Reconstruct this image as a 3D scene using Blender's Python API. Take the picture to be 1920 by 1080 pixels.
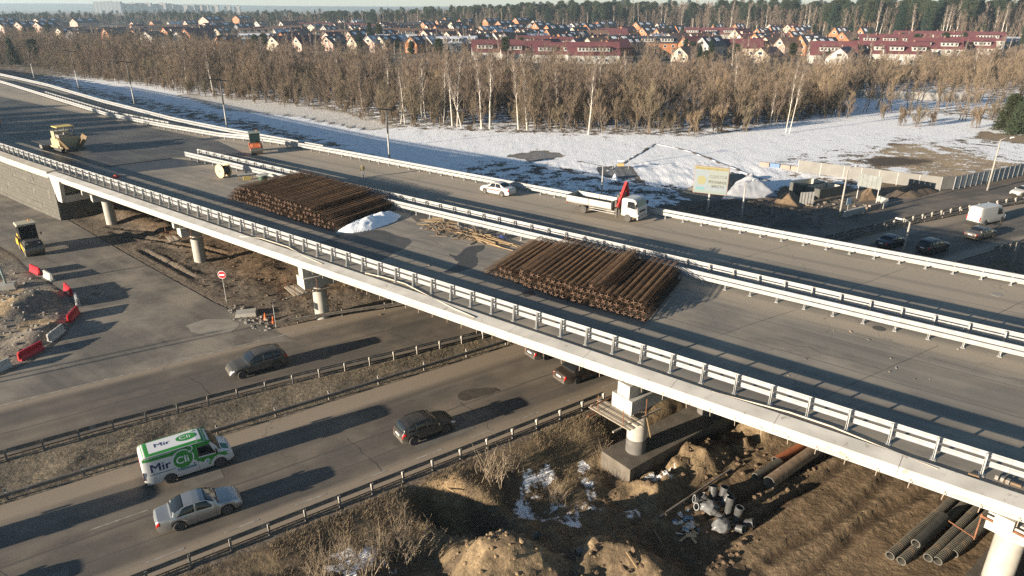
import bpy, bmesh, math, random, bisect
import numpy as np
from mathutils import Vector, Matrix

for o in list(bpy.data.objects): bpy.data.objects.remove(o)
SC = bpy.context.scene
COL = SC.collection
R = math.radians

# ------------------------------------------------------------------ camera
FPX, YHOR, CAMH = 1290.0, 12.0, 27.3
PITCH = math.atan((540-YHOR)/FPX)
cd = bpy.data.cameras.new('camera'); cam = bpy.data.objects.new('camera', cd); COL.objects.link(cam)
cam.location = (0, 0, CAMH); cam.rotation_euler = (math.pi/2-PITCH, 0, 0)
cd.sensor_width = 36; cd.lens = 36*FPX/1920; cd.clip_start = 0.5; cd.clip_end = 30000
SC.camera = cam
# ------------------------------------------------------------------ sky and sun
SUN_EL, SUN_AZ = R(10.5), R(211.5)            # low afternoon sun, from behind the left shoulder
W = bpy.data.worlds.new('World'); SC.world = W; W.use_nodes = True
nt = W.node_tree; bg = nt.nodes['Background']
sky = nt.nodes.new('ShaderNodeTexSky'); sky.sky_type = 'NISHITA'; sky.sun_disc = False
sky.sun_elevation = SUN_EL
sky.sun_rotation = math.atan2(math.cos(SUN_AZ), math.sin(SUN_AZ))
sky.altitude = 150; sky.air_density = 1.0; sky.dust_density = 0.15; sky.ozone_density = 2.0
nt.links.new(sky.outputs[0], bg.inputs[0]); bg.inputs[1].default_value = 0.052
sl = bpy.data.lights.new('sun', 'SUN'); so = bpy.data.objects.new('sun', sl); COL.objects.link(so)
sl.energy = 5.0; sl.angle = R(0.5); sl.color = (1.0, 0.86, 0.68)
sd = Vector((-math.cos(SUN_AZ)*math.cos(SUN_EL), -math.sin(SUN_AZ)*math.cos(SUN_EL), -math.sin(SUN_EL)))
so.rotation_euler = sd.to_track_quat('-Z', 'Y').to_euler(); so.location = (-40, -30, 60)
vs = SC.view_settings; vs.view_transform = 'Standard'; vs.look = 'None'; vs.gamma = 1; vs.exposure = 1.65
SC.render.engine = 'CYCLES'
SC.cycles.use_denoising = False; SC.cycles.use_adaptive_sampling = False; SC.cycles.sample_clamp_indirect = 3.0
SC.cycles.max_bounces = 5; SC.cycles.diffuse_bounces = 3; SC.cycles.glossy_bounces = 2
SC.cycles.transmission_bounces = 3; SC.cycles.volume_bounces = 0; SC.cycles.transparent_max_bounces = 6

# ------------------------------------------------------------------ pixel / frame helpers
def ray(x, y):
    u = (x-960)/FPX; v = (540-y)/FPX
    return np.array([u, math.cos(PITCH)+v*math.sin(PITCH), -math.sin(PITCH)+v*math.cos(PITCH)])
def at(x, y, z=0.0):
    d = ray(x, y); t = (z-CAMH)/d[2]
    return Vector((d[0]*t, d[1]*t, z))
def height_at(base, x, y):
    """height of a point seen at pixel (x, y) standing above the given base"""
    d = ray(x, y); t = base[1]/d[1]
    return CAMH+d[2]*t-base[2]
A_U = R(-38.0); U = Vector((math.cos(A_U), math.sin(A_U), 0)); N = Vector((-math.sin(A_U), math.cos(A_U), 0))   # overpass axes
A_R = R(34.5);  RR = Vector((math.cos(A_R), math.sin(A_R), 0)); MM = Vector((-math.sin(A_R), math.cos(A_R), 0)) # lower road axes
DZ = 6.8
def un(u, n, z=DZ): return U*u+N*n+Vector((0, 0, z))
def rshift(r): 
    d = max(0.0, r-70); d2 = min(d, 90)
    return -0.0021*d2*d2-0.378*max(0, d-90)
def rm(r, m, z=0.0): return RR*r+MM*(m+rshift(r))+Vector((0, 0, z))
def mfar(r): return float(np.interp(r, [-10, 0, 12, 30, 60, 90], [49.6, 49.5, 48.8, 46.9, 45.9, 45.6]))

# ------------------------------------------------------------------ mesh builder
class MB:
    def __init__(s): s.v = []; s.f = []; s.m = []; s.uv = None
    def add(s, vs_, fs, M=None, mi=0):
        b = len(s.v)
        for p in vs_:
            p = Vector(p); s.v.append(M @ p if M else p)
        for f in fs: s.f.append([b+i for i in f]); s.m.append(mi)
        return s
    def box(s, c, d, M=None, rz=0, mi=0, taper=1.0):
        x, y, z = d[0]/2, d[1]/2, d[2]/2; k = taper
        vs_ = [(-x,-y,-z),(x,-y,-z),(x,y,-z),(-x,y,-z),(-x*k,-y*k,z),(x*k,-y*k,z),(x*k,y*k,z),(-x*k,y*k,z)]
        T = Matrix.Translation(Vector(c))
        if rz: T = T @ Matrix.Rotation(rz, 4, 'Z')
        if M: T = M @ T
        return s.add(vs_, [(0,3,2,1),(4,5,6,7),(0,1,5,4),(1,2,6,5),(2,3,7,6),(3,0,4,7)], T, mi)
    def bar(s, a, b, w, h, up=(0,0,1), mi=0):
        """box from a to b, w across, h along up"""
        a = Vector(a); b = Vector(b); d = (b-a); L = d.length; d.normalize()
        up = Vector(up); sd_ = d.cross(up)
        if sd_.length < 1e-4: sd_ = d.cross(Vector((1, 0, 0)))
        sd_.normalize(); up = sd_.cross(d)
        vs_ = []
        for q in (a, b):
            for i, j in ((-1,-1),(1,-1),(1,1),(-1,1)): vs_.append(q+sd_*(w/2*i)+up*(h/2*j))
        return s.add(vs_, [(0,1,2,3),(7,6,5,4),(0,4,5,1),(1,5,6,2),(2,6,7,3),(3,7,4,0)], None, mi)
    def tube(s, path, r, n=6, caps=True, M=None, mi=0, closed=False):
        path = [Vector(p) for p in path]; k = len(path)
        rs = r if isinstance(r, (list, tuple)) else [r]*k
        vs_ = []; t0 = None; nrm = None
        for i, p in enumerate(path):
            t = (path[min(i+1, k-1)]-path[max(i-1, 0)]); 
            if t.length < 1e-9: t = Vector((0, 0, 1))
            t.normalize()
            if nrm is None:
                nrm = t.orthogonal().normalized()
            else:
                nrm = nrm-t*nrm.dot(t)
                nrm = nrm.normalized() if nrm.length > 1e-6 else t.orthogonal().normalized()
            bn = t.cross(nrm)
            for j in range(n):
                a = 2*math.pi*j/n
                vs_.append(p+(nrm*math.cos(a)+bn*math.sin(a))*rs[i])
        fs = []
        for i in range(k-1):
            for j in range(n):
                fs.append((i*n+j, i*n+(j+1) % n, (i+1)*n+(j+1) % n, (i+1)*n+j))
        if caps: fs.append(tuple(range(n))[::-1]); fs.append(tuple(range((k-1)*n, k*n)))
        return s.add(vs_, fs, M, mi)
    def lathe(s, prof, n=16, M=None, mi=0, caps=True):
        vs_ = []; k = len(prof)
        for r, z in prof:
            for j in range(n):
                a = 2*math.pi*j/n; vs_.append((r*math.cos(a), r*math.sin(a), z))
        fs = []
        for i in range(k-1):
            for j in range(n): fs.append((i*n+j, i*n+(j+1) % n, (i+1)*n+(j+1) % n, (i+1)*n+j))
        if caps:
            fs.append(tuple(range(n))[::-1]); fs.append(tuple(range((k-1)*n, k*n)))
        return s.add(vs_, fs, M, mi)
    def prism(s, poly, z0, z1, M=None, mi=0):
        n = len(poly)
        vs_ = [(p[0], p[1], z0) for p in poly]+[(p[0], p[1], z1) for p in poly]
        fs = [tuple(range(n))[::-1], tuple(range(n, 2*n))]+[(i, (i+1) % n, n+(i+1) % n, n+i) for i in range(n)]
        return s.add(vs_, fs, M, mi)
    def slab(s, poly, axis_pts):
        """extrude a 3D polygon by a vector"""
        n = len(poly); a = [Vector(p) for p in poly]; d = Vector(axis_pts)
        return s.add(a+[p+d for p in a], [tuple(range(n))[::-1], tuple(range(n, 2*n))]+[(i, (i+1) % n, n+(i+1) % n, n+i) for i in range(n)])
    def mesh(s, name, mats, smooth=False):
        me = bpy.data.meshes.new(name)
        me.from_pydata([tuple(p) for p in s.v], [], s.f)
        for m_ in (mats if isinstance(mats, (list, tuple)) else [mats]): me.materials.append(m_)
        if max(s.m, default=0) > 0: me.polygons.foreach_set('material_index', s.m)
        if s.uv is not None:
            ul = me.uv_layers.new(name='UVMap')
            for l in me.loops: ul.data[l.index].uv = s.uv[l.vertex_index]
        if smooth: 
            me.polygons.foreach_set('use_smooth', [True]*len(me.polygons))
        me.update()
        return me
    def build(s, name, mats, parent=None, smooth=False, world=False, sharp=None):
        if world and parent is not None:
            off = world_loc(parent); s.v = [p-off for p in s.v]
        me = s.mesh(name, mats, smooth)
        if sharp and smooth: me.set_sharp_from_angle(angle=R(sharp))
        return obj(name, me, parent)
def world_loc(o):
    l = Vector((0, 0, 0))
    while o is not None: l = l+o.location; o = o.parent
    return l
def obj(name, me, parent=None, loc=None, rz=None):
    o = bpy.data.objects.new(name, me); COL.objects.link(o)
    if parent is not None: o.parent = parent
    if loc is not None: o.location = loc
    if rz is not None: o.rotation_euler = (0, 0, rz)
    return o
def tag(o, label=None, cat=None, group=None, kind=None):
    if label: o['label'] = label
    if cat: o['category'] = cat
    if group: o['group'] = group
    if kind: o['kind'] = kind
    return o
def thing(name, label, cat, loc=(0, 0, 0), rz=0, group=None):
    o = bpy.data.objects.new(name, None); COL.objects.link(o); o.empty_display_size = .3
    o.location = loc; o.rotation_euler = (0, 0, rz)
    return tag(o, label, cat, group)
def struct(o, label=None): return tag(o, label, None, None, 'structure')
def copy_tree(o, parent=None, loc=None, rz=None, label=None, scale=None):
    c = o.copy(); COL.objects.link(c); c.parent = parent
    if loc is not None: c.location = loc
    if rz is not None: c.rotation_euler = (0, 0, rz)
    if label: c['label'] = label
    if scale: c.scale = (scale,)*3
    for ch in list(o.children): copy_tree(ch, c)
    return c
def nth(k):
    return ORD[k] if k < 20 else {2: 'twenty-', 3: 'thirty-', 4: 'forty-', 5: 'fifty-', 6: 'sixty-', 7: 'seventy-'}[(k+1)//10]+ORD[(k+1) % 10-1] if (k+1) % 10 else {2: 'twentieth', 3: 'thirtieth', 4: 'fortieth', 5: 'fiftieth', 6: 'sixtieth', 7: 'seventieth'}[(k+1)//10]
ORD = ['first','second','third','fourth','fifth','sixth','seventh','eighth','ninth','tenth','eleventh','twelfth','thirteenth','fourteenth','fifteenth','sixteenth','seventeenth','eighteenth','nineteenth','twentieth']

# ------------------------------------------------------------------ materials
MATS = {}
def mat(name, c1, c2=None, scale=4.0, rough=0.75, metal=0.0, bump=0.0, bscale=30.0, detail=6.0, coords='Object',
        lo=0.35, hi=0.65, c3=None, s3=1.0, t3=0.6, spec=0.4, stretch=None, coat=0.0):
    if name in MATS: return MATS[name]
    m = bpy.data.materials.new(name); MATS[name] = m; m.use_nodes = True
    n = m.node_tree.nodes; l = m.node_tree.links; b = n['Principled BSDF']
    b.inputs['Roughness'].default_value = rough; b.inputs['Metallic'].default_value = metal
    b.inputs['Specular IOR Level'].default_value = spec
    b.inputs['Coat Weight'].default_value = coat
    b.inputs['Base Color'].default_value = (*c1, 1)
    if c2 is None and bump == 0: return m
    if coords == 'World':
        g = n.new('ShaderNodeNewGeometry'); src = g.outputs['Position']
    else:
        g = n.new('ShaderNodeTexCoord'); src = g.outputs[coords]
    if stretch:
        mp = n.new('ShaderNodeMapping'); mp.inputs['Scale'].default_value = stretch; l.new(src, mp.inputs[0]); src = mp.outputs[0]
    if c2 is not None:
        t = n.new('ShaderNodeTexNoise'); t.inputs['Scale'].default_value = scale; t.inputs['Detail'].default_value = detail
        l.new(src, t.inputs['Vector'])
        mr = n.new('ShaderNodeMapRange'); mr.inputs[1].default_value = lo; mr.inputs[2].default_value = hi
        l.new(t.outputs[0], mr.inputs[0])
        mx = n.new('ShaderNodeMix'); mx.data_type = 'RGBA'; mx.inputs[6].default_value = (*c1, 1); mx.inputs[7].default_value = (*c2, 1)
        l.new(mr.outputs[0], mx.inputs[0]); out = mx.outputs[2]
        if c3 is not None:
            t3n = n.new('ShaderNodeTexNoise'); t3n.inputs['Scale'].default_value = s3; t3n.inputs['Detail'].default_value = 5
            l.new(src, t3n.inputs['Vector'])
            m3 = n.new('ShaderNodeMapRange'); m3.inputs[1].default_value = t3; m3.inputs[2].default_value = t3+.08; l.new(t3n.outputs[0], m3.inputs[0])
            mx2 = n.new('ShaderNodeMix'); mx2.data_type = 'RGBA'; mx2.inputs[7].default_value = (*c3, 1)
            l.new(m3.outputs[0], mx2.inputs[0]); l.new(out, mx2.inputs[6]); out = mx2.outputs[2]
        l.new(out, b.inputs['Base Color'])
    if bump:
        bt = n.new('ShaderNodeTexNoise'); bt.inputs['Scale'].default_value = bscale; bt.inputs['Detail'].default_value = 4
        l.new(src, bt.inputs['Vector'])
        bp = n.new('ShaderNodeBump'); bp.inputs['Strength'].default_value = bump; bp.inputs['Distance'].default_value = 0.05
        l.new(bt.outputs[0], bp.inputs['Height']); l.new(bp.outputs[0], b.inputs['Normal'])
    return m
def paint(name, c, dust=(0.22, 0.19, 0.15), ztop=0.75, amt=0.75, rough=0.28, metal=0.0, base_amt=0.12):
    """vehicle paint with road dust that thins out upwards (object z = height over the wheels' ground)"""
    if name in MATS: return MATS[name]
    m = bpy.data.materials.new(name); MATS[name] = m; m.use_nodes = True
    n = m.node_tree.nodes; l = m.node_tree.links; b = n['Principled BSDF']
    tc = n.new('ShaderNodeTexCoord'); sp = n.new('ShaderNodeSeparateXYZ'); l.new(tc.outputs['Object'], sp.inputs[0])
    mr = n.new('ShaderNodeMapRange'); mr.inputs[1].default_value = 0.15; mr.inputs[2].default_value = ztop
    mr.inputs[3].default_value = amt; mr.inputs[4].default_value = base_amt; l.new(sp.outputs[2], mr.inputs[0])
    t = n.new('ShaderNodeTexNoise'); t.inputs['Scale'].default_value = 6; t.inputs['Detail'].default_value = 6; l.new(tc.outputs['Object'], t.inputs[0])
    mu = n.new('ShaderNodeMath'); mu.operation = 'MULTIPLY'; l.new(mr.outputs[0], mu.inputs[0])
    m2 = n.new('ShaderNodeMapRange'); m2.inputs[1].default_value = .3; m2.inputs[2].default_value = .7; m2.inputs[3].default_value = .5; m2.inputs[4].default_value = 1.2
    l.new(t.outputs[0], m2.inputs[0]); l.new(m2.outputs[0], mu.inputs[1])
    mx = n.new('ShaderNodeMix'); mx.data_type = 'RGBA'; mx.inputs[6].default_value = (*c, 1); mx.inputs[7].default_value = (*dust, 1)
    l.new(mu.outputs[0], mx.inputs[0]); l.new(mx.outputs[2], b.inputs['Base Color'])
    rr_ = n.new('ShaderNodeMapRange'); rr_.inputs[3].default_value = rough; rr_.inputs[4].default_value = .85; l.new(mu.outputs[0], rr_.inputs[0])
    l.new(rr_.outputs[0], b.inputs['Roughness']); b.inputs['Metallic'].default_value = metal
    return m
random.seed(11); rnd = random.Random(5)

# vectorised value noise
def vnoise(x, y, seed=0):
    x = np.asarray(x, dtype=np.float64); y = np.asarray(y, dtype=np.float64)
    xi = np.floor(x).astype(np.int64); yi = np.floor(y).astype(np.int64); fx = x-xi; fy = y-yi
    fx = fx*fx*(3-2*fx); fy = fy*fy*(3-2*fy)
    def h(a, b):
        k = (a*374761393+b*668265263+seed*974634777) & 0x7fffffff
        k = ((k ^ (k >> 13))*1274126177) & 0x7fffffff
        k = (k ^ (k >> 16)) & 0xffff
        return k/65535.0
    a = h(xi, yi); b = h(xi+1, yi); c = h(xi, yi+1); d = h(xi+1, yi+1)
    return (a*(1-fx)+b*fx)*(1-fy)+(c*(1-fx)+d*fx)*fy
def fbm(x, y, sc, oct_=4, seed=0):
    s = 0; a = 1; t = 0
    for i in range(oct_):
        s = s+a*vnoise(np.asarray(x)*sc, np.asarray(y)*sc, seed+i); t += a; a *= .5; sc *= 2.03
    return s/t
def sstep(a, b, x):
    t = np.clip((x-a)/(b-a), 0, 1); return t*t*(3-2*t)
def poly_sd(px, py, poly):
    """signed distance, negative inside"""
    d2 = np.full(px.shape, 1e18); ins = np.zeros(px.shape, bool); n = len(poly)
    for i in range(n):
        x1, y1 = poly[i][0], poly[i][1]; x2, y2 = poly[(i+1) % n][0], poly[(i+1) % n][1]
        dx, dy = x2-x1, y2-y1; L = dx*dx+dy*dy+1e-12
        t = np.clip(((px-x1)*dx+(py-y1)*dy)/L, 0, 1)
        d2 = np.minimum(d2, (px-x1-t*dx)**2+(py-y1-t*dy)**2)
        c = ((y1 > py) != (y2 > py)) & (px < (x2-x1)*(py-y1)/((y2-y1)+1e-12)+x1)
        ins ^= c
    d = np.sqrt(d2); return np.where(ins, -d, d)
# ================================================================== GROUND
def grow(a, b, step, g):
    out = [a]; s = step; sg = 1 if b > a else -1
    while (b-out[-1])*sg > 0: s *= g; out.append(out[-1]+sg*s)
    return out[1:]
xs = grow(-62, -7000, .25, 1.034)[::-1]+list(np.arange(-62, 42.01, .25))+grow(42, 7000, .25, 1.034)
ys = grow(16, -400, .25, 1.25)[::-1]+list(np.arange(16, 80.01, .25))+grow(80, 9000, .25, 1.030)
GX, GY = np.meshgrid(np.array(xs), np.array(ys))
gu = GX*U.x+GY*U.y; gn = GX*N.x+GY*N.y; gr = GX*RR.x+GY*RR.y
gm = GX*MM.x+GY*MM.y-np.where(gr > 70, -0.0021*np.minimum(gr-70, 90)**2-0.378*np.maximum(0, gr-160), 0)
gmf = np.interp(gr, [-10, 0, 12, 30, 60, 90], [49.6, 49.5, 48.8, 46.9, 45.9, 45.6])
px = lambda *pts, z=0: [tuple(at(x, y, z))[:2] for x, y in pts]
RAMP = px((560, 640), (520, 622), (400, 567), (240, 478), (130, 414), (60, 380), (0, 347))+[tuple(un(-300, 35))[:2], tuple(un(-300, 24.5))[:2]] + \
       px((0, 462), (28, 478), (66, 517), (95, 530), (134, 556), (148, 580), (138, 607), (112, 640), (64, 676), (10, 702), (-60, 725))+[tuple(rm(-16, 60))[:2], tuple(rm(-16, 58))[:2], tuple(rm(12, 57.2))[:2]]
ramp_sd = poly_sd(GX, GY, RAMP)
FARW = lambda r: 10.6 if r < 40 else 9.0
near_sd = np.maximum(32.5-gm, gm-44.6)
far_sd = np.maximum(gmf-0.6-gm, gm-gmf-np.where(gr < 40, 10.9, 9.6))
road_sd = np.minimum(np.minimum(near_sd, far_sd), ramp_sd)
H = np.zeros_like(GX)
rough = fbm(GX, GY, .35, 5, 3)-.5; fine = fbm(GX, GY, 1.4, 3, 9)-.5
offr = sstep(0.1, 2.5, road_sd)
H += offr*(rough*.5+fine*.16)*np.where((GY < 130), 1, .25)
# far country rises a little
H += 10*sstep(650, 1600, GY)*sstep(-.25, .05, GX/np.maximum(GY, 1))+3*(fbm(GX, GY, .006, 3, 5)-.5)*sstep(250, 500, GY)
# slope and excavation south of the near carriageway
south = sstep(31.6, 28.2, gm)
pitw = sstep(14, 22, gr)
H += -south*(0.35+1.25*pitw)*np.where(GY < 200, 1, 0)
def bump(cx, cy, rx, ry, ang, h, p=2.0):
    global H
    c, s = math.cos(ang), math.sin(ang); dx, dy = GX-cx, GY-cy
    a = (dx*c+dy*s)/rx; b = (-dx*s+dy*c)/ry
    H = H+h*np.exp(-np.power(a*a+b*b, p/2*1.0)*1.0)
def pbump(x, y, z, rx, ry, ang, h, p=2.0):
    w = at(x, y, z); bump(w.x, w.y, rx, ry, R(ang), h, p)
pbump(868, 985, -1.6, 1.6, 3.2, 70, -2.6, 6)      # trench
pbump(800, 1080, -1, 2.0, 2.0, 0, -.9, 4)
pbump(930, 1055, -.9, 2.2, 1.5, 20, 1.25)         # spoil heaps
pbump(1010, 1075, -1, 2.0, 1.4, 10, .7)
pbump(1180, 1050, -.9, 2.4, 1.5, -20, 1.5)
pbump(1110, 1020, -1, 1.2, 1.2, 0, .5)
pbump(1235, 1075, -1, 1.0, 1.0, 0, .4)
pbump(1000, 960, -1.5, 1.6, 1.0, 10, -.7)
pbump(830, 905, -.3, 1.6, 1.0, 30, .35)
pbump(1120, 830, -.6, 1.6, 2.5, 40, .45)
pbump(1310, 860, -1.3, 4.6, 1.5, 38, .9)          # berm beside the pile cap
pbump(1450, 800, -1.3, 5.0, 1.3, 38, .7)
pbump(1230, 930, -1.3, 1.8, 1.0, 38, .5)
pbump(1240, 760, -.6, 3.5, 1.4, 38, 1.0)          # bank behind the pile cap
pbump(1720, 1090, -1.4, 2.2, 1.0, 20, .35)
pbump(60, 575, 0, 3.2, 2.0, 60, 1.3); pbump(75, 630, 0, 2.6, 1.5, 70, .9); pbump(20, 600, 0, 3, 3, 0, .5)
pbump(235, 405, 0, 4.0, 1.8, -20, .9); pbump(300, 425, 0, 5, 1.5, -30, .5)
lump = np.exp(-((gr-36)/14)**2-((gm-25.4)/2.6)**2)
H += lump*(fbm(GX, GY, 1.1, 4, 21)-.5)*1.5
H += np.exp(-((gr-20)/14)**2-((gm-22)/5)**2)*(fbm(GX, GY, .8, 4, 33)-.5)*1.0
H += sstep(30.5, 28, gm)*np.where(GY < 46, 1, 0)*sstep(8, 14, gr)*(1-sstep(26, 30, gr)*sstep(24.8, 23, gm))*((fbm(GX, GY, 1.2, 4, 51)-.5)*.75+(fbm(GX, GY, .5, 3, 52)-.5)*.5)
# wheel ruts in the mud of the working strip
mudstrip = sstep(26, 30, gr)*sstep(24.5, 22.5, gm)*np.where(GY < 70, 1, 0)
H = H*(1-.55*mudstrip)+(-1.6)*.55*mudstrip
for mc in (20.6, 18.9, 16.6, 15.0):
    wob = mc+.25*np.sin(gr*.21+mc)+.7*(vnoise(gr*.16, gr*0+mc, 5)-.5)
    d = np.abs(gm-wob)
    H += mudstrip*(-.20*np.exp(-(d/.28)**2)+.09*np.exp(-((d-.55)/.2)**2)+.028*np.exp(-((d-.45)/.4)**2)*np.sin(gr*8.4+mc*3+2.5*vnoise(gr*.6, gm*.6, 4)))
under = sstep(-2, 2, -poly_sd(GX, GY, px((560, 640), (130, 420), (330, 380), (800, 470), (800, 600))))*sstep(.3, 2, road_sd)
for k, (p0, p1) in enumerate((((240, 470), (370, 545)), ((265, 470), (360, 520)), ((200, 425), (330, 440)), ((210, 435), (420, 475)))):
    a = at(*p0); b = at(*p1); dx, dy = b.x-a.x, b.y-a.y; L = math.hypot(dx, dy)
    t = ((GX-a.x)*dx+(GY-a.y)*dy)/L; d = np.abs(-(GX-a.x)*dy+(GY-a.y)*dx)/L
    wgt = sstep(-1, 1, t)*sstep(L+1, L-1, t)
    H += under*wgt*(-.2*np.exp(-(d/.3)**2)+.16*np.exp(-((d-.6)/.25)**2))
# approach embankment of the overpass
nout = np.interp(gu, [-320, -275, -220, -172, -155, -132, -60], [88, 84, 79.5, 73, 71, 68.5, 68])
emb = sstep(-104.6, -106.2, gu)*sstep(34.6, 35.6, gn)*(1-sstep(0, 1, (gn-nout)/11.0))
H = H*(1-emb)+6.55*emb
H = np.where(road_sd < .2, -.06, np.minimum(H, np.where(road_sd < 1.2, .05, 99)))
# pond ice is flat
ICE = px((330, 176), (470, 184), (570, 196), (700, 222), (745, 238), (690, 243), (560, 218), (430, 206))
ice_sd = poly_sd(GX, GY, ICE); H = np.where(ice_sd < 0, -.15, H)

# ------------ surface colours and snow cover
C = np.zeros(GX.shape+(3,)); S = np.zeros_like(GX)
def setc(mask, col):
    C[...] = C*(1-mask[..., None])+np.array(col)*mask[..., None]
def sets(mask, v):
    S[...] = S*(1-mask)+v*mask
grass = (.135, .10, .060); mud = (.135, .092, .056); sand = (.215, .155, .09); gravel = (.17, .155, .13); darkdirt = (.055, .047, .04); tan = (.25, .19, .125)
one = np.ones_like(GX)
setc(one, grass); sets(one, .625)
mix1 = sstep(.42, .6, fbm(GX, GY, .12, 4, 40)); setc(mix1*.6, (.10, .075, .05))
def pm(poly, soft=1.0, jag=0, sc=.3):
    sd_ = poly_sd(GX, GY, poly)+jag*(fbm(GX, GY, sc, 4, len(poly))-.5)*2
    return sstep(soft, -soft, sd_)
SNOW = px((0, 112), (120, 135), (260, 158), (430, 183), (560, 205), (700, 238), (850, 246), (1000, 252), (1290, 256), (1400, 245), (1500, 228), (1610, 205), (1700, 205), (1920, 235), (1960, 300), (1700, 335), (1560, 335), (1480, 352), (1400, 372), (1240, 392), (900, 350), (700, 305), (430, 245), (250, 205), (0, 158))
sets(pm(SNOW, 2.5, 2), .80)
sets(pm(px((1540, 178), (1850, 182), (1860, 200), (1700, 206), (1560, 200)), 3, 2), .74)
sets(pm(px((0, 150), (250, 200), (430, 240), (640, 285), (700, 290), (560, 245), (330, 195), (0, 128)), 3, 2)*.8, .56)
setc(pm(ICE, 1, 1.5), (.54, .515, .47)); sets(pm(ICE, 1, 1.5), .12)
dirtA = px((835, 325), (900, 303), (985, 303), (1060, 314), (1190, 335), (1320, 352), (1260, 395), (1100, 375), (950, 350))
setc(pm(dirtA, 1, 2), (.085, .07, .056)); sets(pm(dirtA, 1.5, 3), .645)
g2 = px((955, 292), (1015, 283), (1065, 291), (1005, 302)); setc(pm(g2, .6, 1), (.17, .165, .16)); sets(pm(g2, .6, 1), .1)
g3 = px((1120, 312), (1180, 312), (1200, 335), (1125, 330)); setc(pm(g3, .6, 1), (.14, .145, .15)); sets(pm(g3, .6, 1), .1)
tanp = px((1660, 276), (1720, 266), (1800, 280), (1920, 308), (1920, 330), (1790, 346), (1700, 325), (1590, 305))
setc(pm(tanp, 1.5, 3), (.31, .235, .15)); sets(pm(tanp, 3, 6, .12), .545)
dk = px((1590, 300), (1650, 293), (1760, 300), (1720, 312), (1640, 312)); setc(pm(dk, 1, 1.5), (.075, .055, .04)); sets(pm(dk, 1, 1.5), .15)
tan2 = px((1830, 247), (1930, 255), (1930, 270), (1840, 262)); setc(pm(tan2, 1, 1.5), tan); sets(pm(tan2, 1, 2), .25)
sets(pm(px((1440, 300), (1620, 272), (1680, 285), (1640, 322), (1470, 342)), 3, 4)*.85, .66); sets(pm(px((1640, 255), (1900, 262), (1900, 300), (1700, 275)), 3, 5)*.8, .66)
con = px((1235, 395), (1300, 372), (1420, 372), (1500, 345), (1560, 345), (1640, 362), (1740, 360), (1920, 318), (1920, 345), (1700, 400), (1600, 425), (1460, 455), (1300, 430))
setc(pm(con, 1.5, 2), (.115, .088, .065)); sets(pm(con, 1.5, 2), .36)
# everything near the roads and under the overpass is bare soil
local = sstep(78, 70, gn)*np.where(GY < 100, 1, 0)*sstep(-108, -104, gu)
setc(local, mud); sets(local, .0)
brd = sstep(7, 4, road_sd); setc(brd*.8, (.12, .10, .078)); sets(brd, 0.05)
med = np.where((gm > 44.0) & (gm < gmf) & (GY < 140), 1.0, 0); setc(med, (.145, .118, .082)); sets(med, 0.0)
setc(sstep(.45, .62, fbm(GX, GY, .5, 4, 77))*med, (.10, .083, .06))
isl = pm(px((-60, 500), (30, 480), (140, 560), (150, 600), (60, 690), (-80, 740)), 1)*sstep(0, .6, ramp_sd)
setc(isl, (.17, .145, .115)); setc(isl*sstep(.5, .62, fbm(GX, GY, .3, 3, 4)), (.30, .22, .13))
# south side: dry grass by the road, snow lower down, sand heaps, wet mud
sth = sstep(32.3, 31.6, gm)*np.where(GY < 60, 1, 0)*np.where(gn < 70, 1, 0)
setc(sth, (.13, .095, .055))
setc(sth*sstep(.45, .6, fbm(GX, GY, .6, 4, 14)), (.085, .062, .04))
for poly in (((960, 880), (1010, 865), (1085, 885), (1120, 930), (1100, 985), (1000, 965), (930, 950), (960, 920)), ((1060, 860), (1100, 850), (1150, 940), (1190, 935), (1260, 975), (1120, 960)),
             ((640, 1040), (720, 1030), (770, 1080), (560, 1095)), ((560, 1090), (640, 1060), (700, 1110)), ((1210, 890), (1265, 880), (1260, 900), (1215, 910)), ((885, 940), (930, 950), (920, 965), (890, 965))):
    sets(pm(px(*poly, z=-1.0), .5, .8, 1.2)*.95, .66)
heap = sstep(.35, .9, H-(-south*(0.35+1.25*pitw)))*sth
setc(heap, sand); setc(heap*sstep(.48, .6, fbm(GX, GY, .9, 4, 71))*.8, (.115, .082, .05)); sets(heap, 0)
setc(sth*pm(px((800, 880), (860, 900), (900, 960), (840, 940), (780, 900), z=-.5), .4, .5, 1.), (.24, .165, .09))
setc(mudstrip*.95, (.165, .115, .068)); setc(mudstrip*sstep(.5, .65, fbm(GX, GY, .5, 4, 62))*.8, (.165, .118, .07)); sets(mudstrip, 0)
setc(lump*.75, (.21, .15, .085))
for mc in (20.6, 18.9, 16.6, 15.0):
    dd_ = np.abs(gm-mc-.25*np.sin(gr*.21+mc)-.7*(vnoise(gr*.16, gr*0+mc, 5)-.5)); setc(mudstrip*np.exp(-(dd_/.32)**2)*.75, (.072, .050, .031)); setc(mudstrip*np.exp(-((dd_-.62)/.2)**2)*.7, (.20, .145, .088))
bermsnow = pm(px((1210, 885), (1265, 875), (1275, 905), (1220, 915), z=-1), .4, .8, 1.5); sets(bermsnow, .6)
fs = sstep(260, 330, GY); sets(fs*.9, .47); setc(fs*.7, (.115, .088, .06))

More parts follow.
